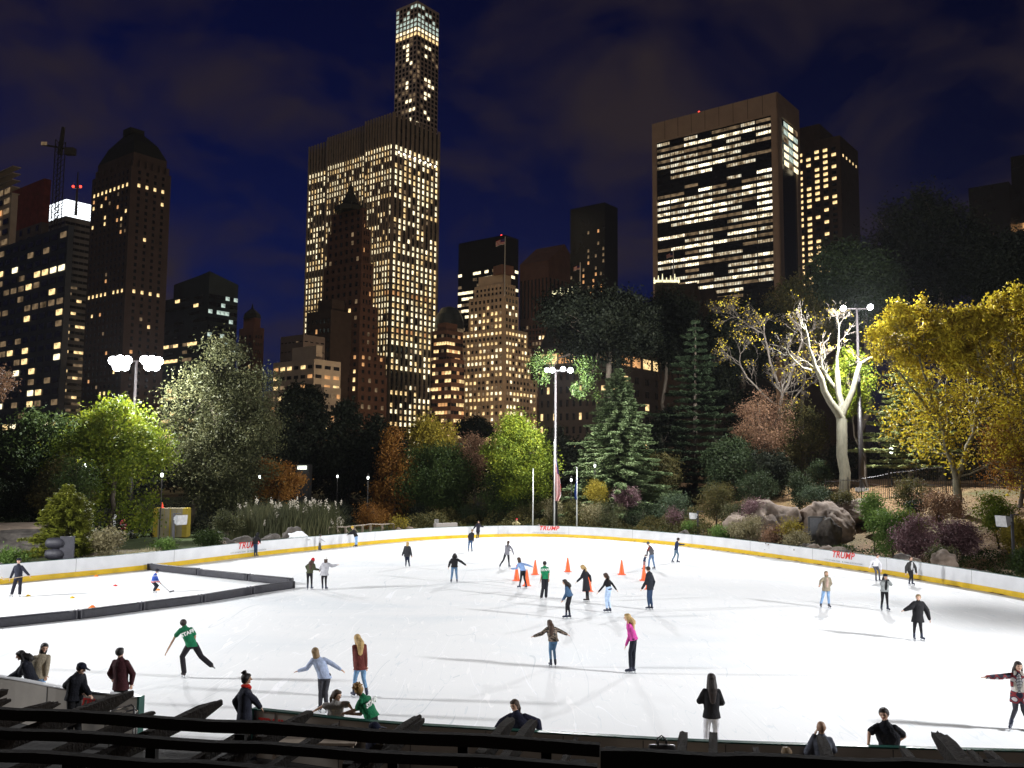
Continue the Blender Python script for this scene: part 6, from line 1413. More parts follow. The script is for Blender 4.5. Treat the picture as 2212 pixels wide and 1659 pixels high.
# ------------------------------------------------------------------ rocks, fence, path, small park furniture
rockm = mat('schist', (.07, .052, .04), .9, .35, 1.1, bump=1.0, bscale=3.0, col2=(.25, .195, .155))
rockd = mat('schist_dark', (.035, .03, .027), .9, .35, 1.5, bump=1.0, bscale=4, col2=(.13, .115, .1))
def rock(c, r, seed, label, m_=None, sub=4, name='boulder', grp=None, rough=.28, rz=0., flat=.0):
    bm = bmesh.new(); bmesh.ops.create_icosphere(bm, subdivisions=sub, radius=1); rs = random.Random(seed); off = Vector((rs.uniform(0, 99), rs.uniform(0, 99), 0)); rt = Matrix.Rotation(rz, 3, 'Z')
    planes = [(Vector((rs.gauss(0, 1), rs.gauss(0, 1), rs.gauss(0, .8))).normalized(), rs.uniform(.62, .92)) for _ in range(9)]
    for v_ in bm.verts:
        p = v_.co.copy()
        for n_, d_ in planes:
            e = p.dot(n_) - d_
            if e > 0: p -= n_ * e * .85
        ck = abs(pnoise(p * 1.3 + off * 2)); p += p.normalized() * (pnoise(p * 1.6 + off) * rough + pnoise(p * 4.5 + off) * rough * .45 + pnoise(p * 11 + off) * .05 - max(0, .05 - ck) * 2.2)
        v_.co = rt @ Vector((p.x * r[0], p.y * r[1], p.z * r[2]))
    me = bpy.data.meshes.new(name); bm.to_mesh(me); bm.free(); me.polygons.foreach_set('use_smooth', [True] * len(me.polygons))
    o = link(name, me, None, m_ or rockm); o.location = c; return tag(o, label, 'rock', grp)
def at(px, py, Y): return P(px, py, Y)
rock(at(1688, 1150, 68.5 + 5.5) + Vector((0, 2.4, -1)), (2.9, 3.2, 3.4), 3, 'big rounded gray rock outcrop left of the metal door', sub=5, name='rock_outcrop', rough=.16)
rock(at(1645, 1135, 71 + 5.5) + Vector((0, 2, -.6)), (2.7, 3, 2.0), 7, 'lower sloping rock shoulder left of the big outcrop', sub=5, name='rock_outcrop', rough=.16)
rock(at(1800, 1140, 67.5 + 5.5) + Vector((0, 2.6, -1)), (2.5, 3.2, 3.2), 11, 'big flat topped rock outcrop right of the metal door', sub=5, name='rock_outcrop', rough=.16)
rock(at(1855, 1105, 70 + 5.5) + Vector((0, 2.5, 0)), (2.5, 3, 1.3), 12, 'pale top of the outcrop running right under the leafy slope', sub=5, name='rock_outcrop', rough=.14)
rock(at(1800, 1165, 65 + 5.5) + Vector((0, .8, 0)), (1.1, 1.1, 1.7), 13, 'dark cracked rock pillar beside the metal door', rockd, sub=5, name='rock_outcrop', rough=.16)
rock(at(1905, 1115, 66.5 + 5.5) + Vector((0, 1, 0)), (.9, .8, .5), 14, 'small pale rock at the right end of the big outcrop', name='rock_outcrop')
rock(at(55, 1168, 60) + Vector((0, 2.2, -.4)), (5.2, 2.6, 1.15), 15, 'long dark rock ledge at the left edge behind the coach', rockd, sub=5, name='rock_ledge', rough=.12)
o = rock(at(40, 1142, 63) + Vector((0, 1.5, 0)), (4.4, 2.5, .32), 16, 'pale flat slab of rock on top of the dark ledge', mat('slab_pale', (.22, .17, .13), .85, .15, 1, bump=.5), name='rock_slab', rough=.08)
rock(at(2052, 1216, 55.2) + Vector((0, .8, -.1)), (.85, .7, .75), 17, 'leaning pale boulder on the grass behind the right boards')
rs = random.Random(12); used = []
RL = [(1388, 'dark', .35), (1452, 'pale slanted', .5), (1466, 'low pale', .4), (1520, 'small', .3), (1552, 'dark gray', .3), (1618, 'small', .28), (1636, 'low', .4), (1660, 'pointed pale', .45), (1678, 'upright', .4), (1697, 'rough', .4), (1716, 'broad low', .42), (1738, 'squarish', .45),
      (1760, 'wide', .45), (1782, 'dark round', .45), (1805, 'dull', .4), (1905, 'dark', .5), (1932, 'long low', .4), (2085, 'dark flat', .35), (2190, 'white', .35),
      (985, 'broad pale', .55), (1002, 'light gray', .4), (1022, 'small', .3), (935, 'low', .35), (905, 'flat', .4), (880, 'dark', .4), (1165, 'jagged', .4), (1098, 'gray', .3), (1280, 'low gray', .35), (1215, 'flat', .3),
      (12, 'rounded pale', .4), (238, 'flat pale', .4), (300, 'low pale', .3), (168, 'small gray', .25), (490, 'long gray', .6), (515, 'dark flat', .5), (545, 'round brown', .4), (565, 'flat', .5), (583, 'dark', .45), (602, 'gray', .45), (622, 'sloping', .6), (650, 'broad gray', .75), (668, 'big gray', .6)]
for i, (x, ad, r_) in enumerate(RL):
    yy = YB(x); k = min(range(len(Lf)), key=lambda i_: (Lf[i_][0].xy - P(x, 1200, yy).xy).length); p, t, s_ = Lf[k]
    q = p + s_ * (r_ * 1.2 + rs.uniform(.4, .9)); h = r_ * 1.15
    nb = 'left' if x < 760 else ('middle' if x < 1500 else 'right')
    rock(Vector((q.x, q.y, max(zg(q.x, q.y), .35) + h * .75)), (r_ * rs.uniform(1.1, 1.8), r_, h), 200 + i, '%s boulder along the %s boards, number %d' % (ad, nb, i) if False else '%s boulder just behind the %s far boards' % (ad, nb), rs.choice((rockm, rockd)), 3, grp='boulders lining the far boards')
p = at(640, 1157, 69); p = Vector((p.x, YB(640) + 1.3, 0)); p.z = 1.05; rock(Vector((P(645, 1160, p.y).x, p.y, 1.0)), (1.0, .5, .42), 400, 'pile of scraped snow behind the left boards', mat('snow', (.8, .82, .85), .7, .05, 3, bump=.8), 4, 'snow_pile', rough=.35)
# door in the rock
g = at(1766, 1148, 71.2); m = MB(); m.box((0, 0, 0), (.6, .05, 1.05)); r = empty('metal_door', g, 'gray metal door set between the two big rocks', 'door'); m.build('door_leaf', mat('door_gray', (.12, .125, .14), .5), r)
m = MB(); m.box((-.66, .06, .02), (.05, .08, 1.12)); m.box((.66, .06, .02), (.05, .08, 1.12)); m.box((0, .06, 1.12), (.61, .08, .05)); m.build('frame', mat('door_frame', (.05, .05, .05), .6), r)
m = MB(); m.ball((.48, -.08, 0), .05, n=8); m.build('handle', steelm := mat('steel', (.5, .5, .5), .3, metal=.8), r)
# planks on the rock
for i, (x, y) in enumerate(((1674 + 0, 1080), (1690, 1084))):
    pass
for i, ((x, y), lab) in enumerate((((1851, 1076), 'upper weathered plank lying on the leafy slope'), ((1880, 1083), 'lower short plank lying on the leafy slope'))):
    q = at(x - 1, y, 78); q.z = zg(q.x, q.y) + .12; m = MB(); m.box((0, 0, 0), (.9 - i * .4, .12, .06), rz=-.15); m.box((.25, .2, .05), (.5, .1, .05), rz=.1); o = m.build('plank', mat('plank_wood', (.4, .36, .3), .8)); o.location = q; tag(o, lab, 'plank')
# iron fence
iron = mat('iron_black', (.015, .014, .014), .5, .1)
def fence(a, b, label, h=1.35, n=None, posts=2.4):
    L = (b - a).length; d = (b - a).normalized(); n = n or int(L / .16); A = Vector((a.x, a.y, zg(a.x, a.y))); r = empty('iron_fence', A, label, 'fence'); m = MB()
    def z(t): p = a + d * t; return zg(p.x, p.y) - A.z
    for i in range(n + 1):
        t = L * i / n; p = d * t; z0 = z(t); m.obox(Vector((p.x, p.y, z0 + h / 2)), Vector((.016, 0, 0)), Vector((0, .016, 0)), Vector((0, 0, h / 2)))
    m.build('bars', iron, r); r.children[-1]['kind'] = 'stuff'
    for zz in (.15, h - .15):
        m = MB(); m.tube([Vector((*(d * (L * k / 12)).xy, z(L * k / 12) + zz)) for k in range(13)], .025, 4); m.build('rail', iron, r)
    k = 0
    while k * posts <= L: m = MB(); q = d * (k * posts); m.obox(Vector((q.x, q.y, z(k * posts) + h * .53)), Vector((.035, 0, 0)), Vector((0, .035, 0)), Vector((0, 0, h * .53))); m.build('post', iron, r); k += 1
fa, fb = at(1783, 1035, 86), at(1860, 1048, 83); fc_, fd = at(1860, 1048, 83), at(2290, 1050, 79)
fence(Vector((fa.x, fa.y, 0)), Vector((fb.x, fb.y, 0)), 'short run of black iron fence left of the right lamp pole', 2.3)
fence(Vector((fc_.x, fc_.y, 0)), Vector((fd.x, fd.y, 0)), 'long black iron fence across the top of the leafy slope', 2.5)
fa, fb = at(985, 1100, 99), at(1060, 1100, 99); fence(Vector((fa.x, fa.y, 0)), Vector((fb.x, fb.y, 0)), 'dark iron fence between bushes left of the flagpoles', 1.6)
# park lanterns
lg = emat('lantern_glow', (.95, 1, .95), 4, .1)
def lantern(px, py, Y, label, s=1.0, e=0):
    s = 1.0 if e > 300 else .55
    p = at(px, py, Y); g = zg(p.x, p.y); r = empty('park_lantern', Vector((p.x, p.y, g)), label, 'lamp post', 'park lanterns among the trees'); h = p.z - g
    m = MB(); m.tube([(0, 0, 0), (0, 0, .5), (0, 0, .55), (0, 0, h - .3)], [.12, .1, .055, .045], 8); m.build('pole', iron, r)
    m = MB(); m.tube([(0, 0, h - .3 * s), (0, 0, h - .2 * s), (0, 0, h + .15 * s), (0, 0, h + .28 * s)], [.1 * s, .17 * s, .22 * s, .1 * s], 10); m.build('globe', lg, r, True)
    m = MB(); m.tube([(0, 0, h + .28), (0, 0, h + .36), (0, 0, h + .45)], [.14, .06, .02], 8); m.build('finial', iron, r)
    if e: lamp('lantern_light', (p.x, p.y - .4, p.z), e, color=(1, .95, .8), r=.2)
LN = [((1925, 973), 92, 'lantern glowing behind the iron fence right of the lamp pole', 500), ((1580, 972), 97, 'lantern shining between the tall pine and the white trunk', 150), ((1285, 1006), 93, 'lantern in front of the lower boughs of the spruce', 120),
      ((1234, 1037), 92.5, 'small lantern just left of the right flagpole', 80), ((561, 1030), 88, 'lantern beside the small orange tree', 80), ((729, 1029), 108, 'lantern in the dark between the trees left of centre', 60), ((795, 1032), 92, 'faint lantern at the edge of the rusty brown tree', 60),
      ((350, 1026), 72, 'lantern in the gap between the two big left trees', 80), ((184, 1006), 70, 'lantern glinting in front of the glowing round tree', 60)]
# path, container, loudspeakers
pm = mat('path_gravel', (.3, .27, .25), .9, .15, 2, bump=.3)
def path(pts, w, label):
    L = smoothline([Vector((p.x, p.y, 0)) for p in pts], 60); D = dress(L); m = MB(); vs = []
    for p, t, s_ in D:
        for o_ in (-w, -w / 2, 0, w / 2, w): q = p + s_ * o_; vs.append((q.x, q.y, zg(q.x, q.y) + .035))
    m.add(vs, [(i * 5 + k, i * 5 + k + 1, i * 5 + 6 + k, i * 5 + 5 + k) for i in range(len(D) - 1) for k in range(4)]); tag(m.build('path', pm, None, True), kind='structure')
path([at(190, 1150, 64), at(260, 1158, 66), at(330, 1164, 64), at(400, 1168, 64), at(470, 1158, 68), at(560, 1150, 72), at(640, 1140, 76)], 1.15, '')
path([at(1880, 1040, 100), at(2000, 1038, 98), at(2250, 1040, 97)], 1.6, '')
q = at(368, 1111, 78); g0 = zg(q.x, q.y); r = empty('container', Vector((q.x, q.y, g0)), 'yellow and tan container by the trees with a cone on top', 'container', rz=.08)
w_, h_ = 1.42, (at(368, 1098, 78).z - g0)
m = MB(); m.box((0, .6, h_ / 2), (w_ * .72, .6, h_ / 2)); m.build('body', mat('container_tan', (.22, .19, .12), .7, .1), r)
for sx in (-1, 1): m = MB(); m.box((sx * w_ * .86, .6, h_ / 2), (w_ * .138, .603, h_ / 2 + .003)); m.build('end_panel', mat('container_yellow', (.3, .22, .02), .6, .1), r)
for k in range(3): m = MB(); m.box((-.5 + k * .5, -.005, h_ / 2), (.012 if k != 1 else .06, .006, h_ / 2 - .04)); m.build('stripe', MATS['container_yellow'], r)
cone_parts(Vector((q.x - .95, q.y + .6, g0 + h_)), 'red cone standing on the yellow container', .5, mat('cone_red', (.8, .06, .03), .5), None)
q = at(270, 1116, 80); m = MB(); z0 = 0; m.box((0, 0, .55), (.3, .3, .55)); m.tube([(0, 0, 1.1), (0, 0, 1.2)], [.3, .12], 8); m.box((0, -.31, .75), (.2, .012, .05), mi=1); o = m.build('waste_bin', [mat('bin_red', (.35, .03, .05), .6), conc]); o.location = Vector((q.x, q.y, zg(q.x, q.y))); tag(o, 'dull red bin in the shade left of the yellow container', 'bin')
r0 = at(241, 1112, 80); 
for k in range(5):
    m = MB(); z = .42 + k * .2; m.box((0, 0, z), (.28, .28, .025)); m.box((0, .27, z + .22), (.26, .025, .16)); 
    for sx in (-1, 1):
        for sy in (-1, 1): m.box((sx * .24, sy * .24, z - .21 if k == 0 else z - .1), (.022, .022, .19 if k == 0 else .07))
    o = m.build('stacked_chair', mat('chair_white', (.5, .5, .5), .6)); o.location = Vector((r0.x, r0.y + k * .03, zg(r0.x, r0.y))); tag(o, ['lowest', 'second', 'middle', 'fourth', 'topmost'][k] + ' white plastic chair of the stack left of the red bin', 'chair', 'stacked white chairs')
spk = mat('speaker_gray', (.3, .31, .32), .5, .1)
def horn(px, py, Y, face, label, s=1.0):
    p = at(px, py, Y); g = zg(p.x, p.y); r = empty('loudspeaker', Vector((p.x, p.y, g)), label, 'loudspeaker', 'loudspeakers on posts round the rink'); h = p.z - g; f = Vector((math.sin(R2(face)), math.cos(R2(face)), -.12)).normalized(); sd = Vector((f.y, -f.x, 0)).normalized(); up = sd.cross(f)
    m = MB(); m.box((0, 0, h / 2 + .15), (.07, .07, h / 2 + .15)); m.box((.2, 0, h + .3), (.28, .04, .03)); m.build('post', mat('post_dark', (.035, .035, .04), .6), r)
    c = Vector((0, 0, h)) + f * .12; m = MB(); vs = []
    for d_, w in ((0, .13), (.22, .14), (.3, .3), (.72, .44)): vs += [c + f * d_ * s + (sd * a + up * b) * w * s for a, b in ((-1, -.8), (1, -.8), (1, .8), (-1, .8))]
    m.add(vs, [(i * 4 + j, i * 4 + (j + 1) % 4, i * 4 + 4 + (j + 1) % 4, i * 4 + 4 + j) for i in range(3) for j in range(4)] + [(3, 2, 1, 0)]); m.build('horn', spk, r)
    m = MB(); m.obox(c + f * .71 * s, sd * .42 * s, up * .33 * s, f * .01); m.build('grille', mat('grille_white', (.5, .5, .5), .6), r)
horn(376, 1119, 62, 120, 'horn loudspeaker on a dark post by the left path'); horn(1507, 1112, 80, 235, 'horn loudspeaker on a dark post behind the boards in the middle', .8); horn(2186, 1122, 58, 255, 'large horn loudspeaker at the right edge among the shrubs', 1.05)
# black padding stack behind the left boards
p = at(140, 1190, YB(140) + 1.3); g = zg(p.x, p.y); r = empty('pad_stack', Vector((p.x, p.y, g)), 'black padded mats and frame standing behind the left boards', 'padding')
H = at(140, 1161, YB(140) + 1.3).z - g
for k in range(3): m = MB(); m.cap((-.85, 0, H * (.17 + .33 * k)), (-.25, 0, H * (.17 + .33 * k)), H * .17, H * .17); m.build('roll', pad, r, True)
m = MB(); m.box((.18, -.1, H * .52), (.42, .06, H * .52)); m.build('panel', pad, r)
# wooden railing, wall and sign
wood = mat('rail_wood', (.28, .23, .18), .85, .2, 5)
p0 = at(708, 1160, YB(708) + 2.5); p1 = at(800, 1154, YB(800) + 3); p2 = at(850, 1152, YB(850) + 3); A = Vector((p0.x, p0.y, zg(p0.x, p0.y))); r = empty('wooden_railing', A, 'wooden foot bridge railing behind the left boards', 'railing')
tops = []
for k, (a_, b_, n_) in enumerate(((p0, p1, 5), (p1, p2, 3))):
    for i in range(n_):
        q = a_.lerp(b_, i / (n_ - (0 if k == 0 else 1))); z0 = zg(q.x, q.y); m = MB(A); m.box((q.x, q.y, z0 + .5), (.08, .08, .75)); m.build('post', wood, r); tops.append(Vector((q.x, q.y, z0 + 1.27)))
for a_, b_ in zip(tops, tops[1:]): m = MB(A); m.obox((a_ + b_) / 2, (b_ - a_) / 2, Vector((0, .09, 0)), Vector((0, 0, .045))); m.build('rail', wood, r)
for a_, b_ in list(zip(tops, tops[1:]))[:4]: m = MB(A); m.tube([a_ - Vector((0, 0, .15)), b_ - Vector((0, 0, 1.1))], .035, 5); m.build('brace', wood, r)
k = min(range(len(Lf)), key=lambda i_: (Lf[i_][0] - G(965, 1163)).length); p, t, s_ = Lf[k]; q = p + s_ * .9
m = MB(q); 
m.obox(Vector((q.x, q.y, .68)), t * 1.15, s_ * .25, Vector((0, 0, .7))); o = m.build('low_wall', conc); o.location = q; tag(o, 'low pale concrete wall just behind the far boards', 'wall')
q2 = q - t * (1.0 if t.x > 0 else -1.0) * 1 + Vector((0, 0, 1.55)); r = empty('small_sign', q2, 'little square sign on the left end of the low concrete wall', 'sign'); m = MB(); m.box((0, 0, 0), (.2, .02, .2)); m.build('panel', mat('sign_gray', (.25, .24, .22), .7), r); m = MB(); m.tube([(-.03, -.025, .1), (-.05, -.025, 0), (.03, -.025, -.08), (.06, -.025, .02)], .018, 5); m.build('emblem', mat('sign_mark', (.08, .08, .08), .7), r)
# flagpoles
polew = mat('flagpole_white', (.62, .62, .6), .45)
def flagpole(x, yt, yb, label, flag=None):
    p = at(x, yb, 87.5); g = zg(p.x, p.y); r = empty('flagpole', Vector((p.x, p.y, g)), label, 'flagpole', 'white flagpoles behind the far boards'); h = at(x, yt, 87.5).z - g
    m = MB(); m.tube([(0, 0, 0), (0, 0, h)], [.075, .045], 10); m.build('pole', polew, r, True); m = MB(); m.ball((0, 0, h + .06), .07, n=8); m.build('finial', polew, r)
    if flag:
        z1 = at(x, flag[0], 87.5).z - g; z0 = at(x, flag[1], 87.5).z - g; m = MB(); nu, nv = 10, 26; vs = []
        for j in range(nv + 1):
            t_ = j / nv; wdt = flag[2] * (.45 + .55 * min(1, t_ * 1.6)) * (1 if t_ < .85 else 1 - (t_ - .85) * 3)
            for i in range(nu + 1): s_ = i / nu; vs.append((.05 + s_ * wdt * (1 if flag[3] == 'us' else -.6) - (.25 if flag[3] == 'us' else -.12) * (1 - t_) * .3, .12 * math.sin(s_ * 9 + t_ * 2) * (.4 + t_), z1 + (z0 - z1) * t_ - s_ * .5 * (1 - t_)))
        for j in range(nv):
            for i in range(nu):
                if flag[3] == 'us': mi = 2 if (j < 9 and i > 5) else ((i + j // 5) // 1 % 2)
                else: mi = 3
                b = j * (nu + 1) + i; m.add([vs[b], vs[b + 1], vs[b + nu + 2], vs[b + nu + 1]], [(0, 1, 2, 3)], mi)
        m.build('flag', [MATS['flag_red'], MATS['flag_white'], MATS['flag_blue'], mat('flag_navy', (.015, .05, .2), .8)], r, False)
flagpole(1151, 1015, 1138, 'left bare white flagpole behind the far boards')
flagpole(1197.5, 952, 1138, 'tallest white flagpole with a limp American flag', (985, 1082, .6, 'us'))
flagpole(1246, 1012, 1138, 'right white flagpole with a limp dark blue flag', (1022, 1080, .55, 'city'))
# far strip light of a kiosk
q = at(657, 1010, 112); m = MB(); m.box((0, 0, 0), (.55, .1, .22)); r = empty('kiosk', Vector((q.x, q.y, zg(q.x, q.y))), 'low kiosk with a lit front deep between the dark trees', 'kiosk'); h = q.z - zg(q.x, q.y); o = m.build('window', emat('kiosk_glow', (.95, 1, .85), 2.2, .6, 2), r); o.location = (0, -1.1, h)
m = MB(); m.box((0, 0, h / 2 + .1), (.8, .95, h / 2 + .3)); m.build('wall', mat('kiosk_wall', (.01, .01, .01), .8), r)
# undergrowth carpets (nobody could count the plants)
def carpet(name, label, n, lm, seed, xr, dr, size, hmax, cond=None):
    rs = np.random.RandomState(seed); out = []
    while sum(map(len, out)) < n:
        x = rs.uniform(*xr, n * 2); y = rs.uniform(40, 125, n * 2); d = outside(x, y); cl = np.sin(x * .8 + 1.7) + np.sin(y * .9 + x * .35) + np.sin(x * 2.1 - y * 1.3) * .6
        ok = (d > dr[0]) & (d < dr[1]) & (cl > rs.uniform(-1.6, 1.2, n * 2))
        if cond is not None: ok &= cond(x, y, d)
        x, y, cl, d = x[ok], y[ok], cl[ok], d[ok]; h = hmax * np.clip(.35 + cl * .3, .1, 1) * sst(dr[0], dr[0] + 2, d); z = zg_np(x, y) + rs.uniform(0, 1, len(x)) ** .6 * h; out.append(np.stack([x, y, z], 1))
    c = np.concatenate(out)[:n]; v, f = leaves(rs, c, size, up=.8); o = link(name, npmesh(name, v, f), None, lm); tag(o, label, 'undergrowth', kind='stuff')
carpet('undergrowth', 'dark undergrowth covering the slope behind the middle boards', 90000, LM['olive'], 1, (-12, 21), (1.0, 34), .1, 1.9)
carpet('undergrowth', 'dark ground cover under the trees on the left', 40000, LM['dark'], 2, (-40, -6), (16, 50), .12, 2.0)
carpet('ivy_cover', 'green ground cover low behind the right boards', 26000, LM['green'], 3, (14, 42), (.7, 9), .07, .55)
def woods(label, n, x0, x1, y0, y1, hm, seed):
    rs = np.random.RandomState(seed); K = 170; cx_ = rs.uniform(x0, x1, K); cy_ = rs.uniform(y0, y1, K); h = rs.uniform(.45, 1, K) * hm; i = rs.randint(0, K, n); d = rnd_unit(rs, n) * (rs.uniform(0, 1, n) ** .4)[:, None]
    c = np.stack([cx_[i] + d[:, 0] * 4, cy_[i] + d[:, 1] * 4, 2 + (h[i] * .5) * (1 + d[:, 2])], 1); v, f = leaves(rs, c, .34); o = link('far_wood', npmesh('far_wood', v, f), None, LM['dark']); tag(o, label, 'woods', kind='stuff')
woods('dark belt of woods behind the park trees', 90000, -110, 130, 132, 160, 10.5, 9)
carpet('leaf_litter', 'fallen tan leaves scattered over the right slope', 26000, LM['russet'], 4, (16, 60), (1, 40), .06, .03)
for (a_, Y_, lab, e_) in [(l[0], l[1], l[2], l[3]) for l in LN]: pass
# ------------------------------------------------------------------ pergola in the foreground and things under it
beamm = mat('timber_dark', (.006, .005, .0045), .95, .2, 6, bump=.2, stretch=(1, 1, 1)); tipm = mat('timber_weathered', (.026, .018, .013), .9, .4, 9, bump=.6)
ZT = 3.6
rdir = Vector((math.sin(R2(13)), math.cos(R2(13)), 0)); 
root = empty('pergola', G(1100, 1640, 0), 'dark timber pergola crossing the whole bottom of the picture, seen from above', 'pergola')
org = root.location.copy()
def beam(a, b, w, h, z=ZT, nm='beam', m_=None):
    a, b = G(*a, z), G(*b, z); d = (b - a); s_ = Vector((-d.y, d.x, 0)).normalized(); m = MB(org); n = 14; vs = []
    for i in range(n + 1):
        q = a.lerp(b, i / n) + Vector((0, 0, .012 * math.sin(i * 1.7))); wob = .008 * math.sin(i * 2.9)
        vs += [q - s_ * w + Vector((0, 0, -h)), q - s_ * (w + wob) , q + s_ * (w - wob), q + s_ * w + Vector((0, 0, -h))]
    m.add(vs, [(i * 4 + j, i * 4 + (j + 1) % 4, i * 4 + 4 + (j + 1) % 4, i * 4 + 4 + j) for i in range(n) for j in range(4)] + [(3, 2, 1, 0), tuple(n * 4 + k for k in range(4))])
    return m.build(nm, m_ or beamm, root)
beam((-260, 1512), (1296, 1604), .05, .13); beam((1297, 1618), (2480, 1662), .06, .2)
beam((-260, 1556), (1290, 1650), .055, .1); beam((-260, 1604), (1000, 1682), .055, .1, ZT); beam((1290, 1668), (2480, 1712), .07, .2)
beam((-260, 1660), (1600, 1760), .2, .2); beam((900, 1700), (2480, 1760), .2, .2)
def rafter(x, y, z, L, w, h, seed):
    rs = random.Random(seed); tip = G(x, y, z); d = (-rdir * L + Vector((0, 0, rs.uniform(-.02, .02)))); a = tip + d; t = (tip - a).normalized(); s_ = Vector((t.y, -t.x, 0)).normalized(); m = MB(org); n = 8; vs = []
    for i in range(n + 1):
        q = a.lerp(tip, i / n); e = .85 if i == n else 1; zz = -.03 if i == n else 0
        jag = [rs.uniform(-.02, .02) for _ in range(6)] if i >= n - 1 else [0] * 6
        prof = [(-1, -1), (-1, 0), (-.4, 0), (.4, 0), (1, 0), (1, -1)]
        vs += [q + s_ * w * p[0] * (.97 if i == n else 1) + t * jag[k] + Vector((0, 0, p[1] * h * e + (zz if p[1] == 0 else 0) + (jag[k] * .6 if p[1] == 0 else (.05 if i == n else 0)))) for k, p in enumerate(prof)]
    m.add(vs, [(i * 6 + j, i * 6 + (j + 1) % 6, i * 6 + 6 + (j + 1) % 6, i * 6 + 6 + j) for i in range(n) for j in range(6)] + [tuple(range(5, -1, -1)), tuple(n * 6 + k for k in range(6))]); m.build('rafter', tipm, root)
RF = [(283, 1488, 3.45, .052, .17), (474, 1507, 3.45, .052, .17), (670, 1530, 3.45, .052, .15), (903, 1540, 3.45, .05, .15), (912, 1545, 3.42, .04, .15), (1104, 1546, 3.45, .055, .16), (1152, 1549, 3.42, .052, .17), (1477, 1573, 3.42, .05, .18), (1541, 1576, 3.42, .05, .18),
      (1773, 1583, 3.42, .05, .17), (2018, 1575, 3.45, .04, .16), (2036, 1579, 3.42, .05, .17), (12, 1484, 3.45, .05, .17), (20, 1504, 3.2, .05, .14), (110, 1511, 3.2, .05, .12), (126, 1513, 3.15, .045, .12), (330, 1530, 3.2, .05, .14), (727, 1557, 3.2, .045, .1), (862, 1575, 3.1, .03, .1),
      (1245, 1588, 3.1, .03, .08), (1632, 1608, 3.2, .035, .12), (1950, 1608, 3.2, .045, .12), (2096, 1615, 3.2, .045, .12), (2133, 1614, 3.2, .05, .13), (390, 1560, 3.0, .05, .12), (560, 1560, 3.2, .04, .1), (1400, 1615, 3.1, .03, .1)]
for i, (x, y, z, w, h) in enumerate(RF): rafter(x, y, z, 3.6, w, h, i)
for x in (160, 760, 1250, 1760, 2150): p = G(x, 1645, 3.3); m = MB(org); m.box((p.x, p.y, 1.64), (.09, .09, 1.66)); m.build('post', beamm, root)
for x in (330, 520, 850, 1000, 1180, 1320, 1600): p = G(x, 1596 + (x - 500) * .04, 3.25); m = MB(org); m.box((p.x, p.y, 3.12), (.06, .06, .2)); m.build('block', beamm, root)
# things on the near side
chrome = mat('chrome', (.6, .6, .58), .2, metal=.9)
def loop(label, pts, z, r_=.025):
    q = [G(x, y, z) for x, y in pts]; o0 = q[0].copy(); o0.z = 0; r = empty('handrail', o0, label, 'handrail', 'steel handrails at the opening'); m = MB(); m.tube([p - o0 for p in q], r_, 8); m.build('rail', chrome, r, True)
    for p in (q[0], q[-1]): m = MB(); m.tube([Vector((p.x, p.y, z)) - o0, Vector((p.x, p.y, -.02)) - o0], r_, 8); m.build('post', chrome, r, True)
loop('upper steel handrail right of the man in the ball cap', [(239, 1537), (284, 1523), (290, 1528)], .95); loop('lower steel handrail right of the man in the ball cap', [(256, 1542), (292, 1532), (296, 1536)], .8)
def lump(name, label, cat, c, r_, m_, seed, hd=None):
    o = rock(c, r_, seed, label, m_, 4, name, rough=.22); o['category'] = cat; return o
yb = lambda x, y, off: Vector((P(x, y, col_y(x, y) + off).x, col_y(x, y) + off, 0))
p = yb(482, 1556, -1.0); 
def table(loc, label, w=.9, d=.4, rz=0.):
    r = empty('bench_table', loc, label, 'table', 'tables outside the near boards', rz); m = MB(); m.box((0, 0, .74), (w, d, .025)); m.build('tabletop', wood, r)
    for sx in (-1, 1):
        for sy in (-1, 1): m = MB(); m.box((sx * (w - .08), sy * (d - .06), .355), (.03, .03, .355)); m.build('leg', wood, r)
    return r
t1 = P(482, 1560, 16.2); table(Vector((t1.x, t1.y, 0)), 'small table under the paper bags by the opening'); lump('paper_bag', 'crumpled brown paper bag beside the person with the red scarf', 'bag', Vector((t1.x + .1, t1.y, .93)), (.28, .15, .16), mat('kraft_paper', (.42, .26, .1), .8, .2, 5), 31)
lump('paper_bag', 'second flatter brown paper bag left of the crumpled one', 'bag', Vector((t1.x - .3, t1.y + .05, .88)), (.2, .14, .11), mat('kraft_paper_pale', (.5, .36, .18), .8, .2, 5), 32)
t1 = yb(685, 1568, -.7); table(t1, 'table with a black plastic bag against the near boards'); lump('plastic_bag', 'shiny black plastic bag against the near boards', 'bag', t1 + Vector((0, 0, .9)), (.27, .15, .15), mat('plastic_black', (.03, .03, .035), .2), 33)
t1 = yb(1430, 1600, -.5); table(t1, 'table carrying the black handbag against the near boards'); r = empty('handbag', t1 + Vector((0, 0, .765)), 'black leather handbag with arched handles standing near the boards', 'handbag'); lm_ = mat('leather_black', (.012, .012, .013), .3)
r.scale = (1.3, 1.3, 1.08); m = MB(); m.loft([(Vector((0, 0, z)), Vector((.26 - z * .2, 0, 0)), Vector((0, .1 - z * .15, 0))) for z in (0, .02, .15, .26, .28)], 20); m.build('body', lm_, r, True)
for s_ in (-1, 1): m = MB(); m.tube([(-.07, s_ * .05, .27), (-.065, s_ * .05, .38), (0, s_ * .05, .43), (.065, s_ * .05, .38), (.07, s_ * .05, .27)], .012, 6); m.build('handle', lm_, r, True)
lump('shopping_bag', 'slumped black bag with a white mark left of the handbag', 'bag', t1 + Vector((-.5, 0, .87)), (.25, .14, .13), MATS['plastic_black'], 34)
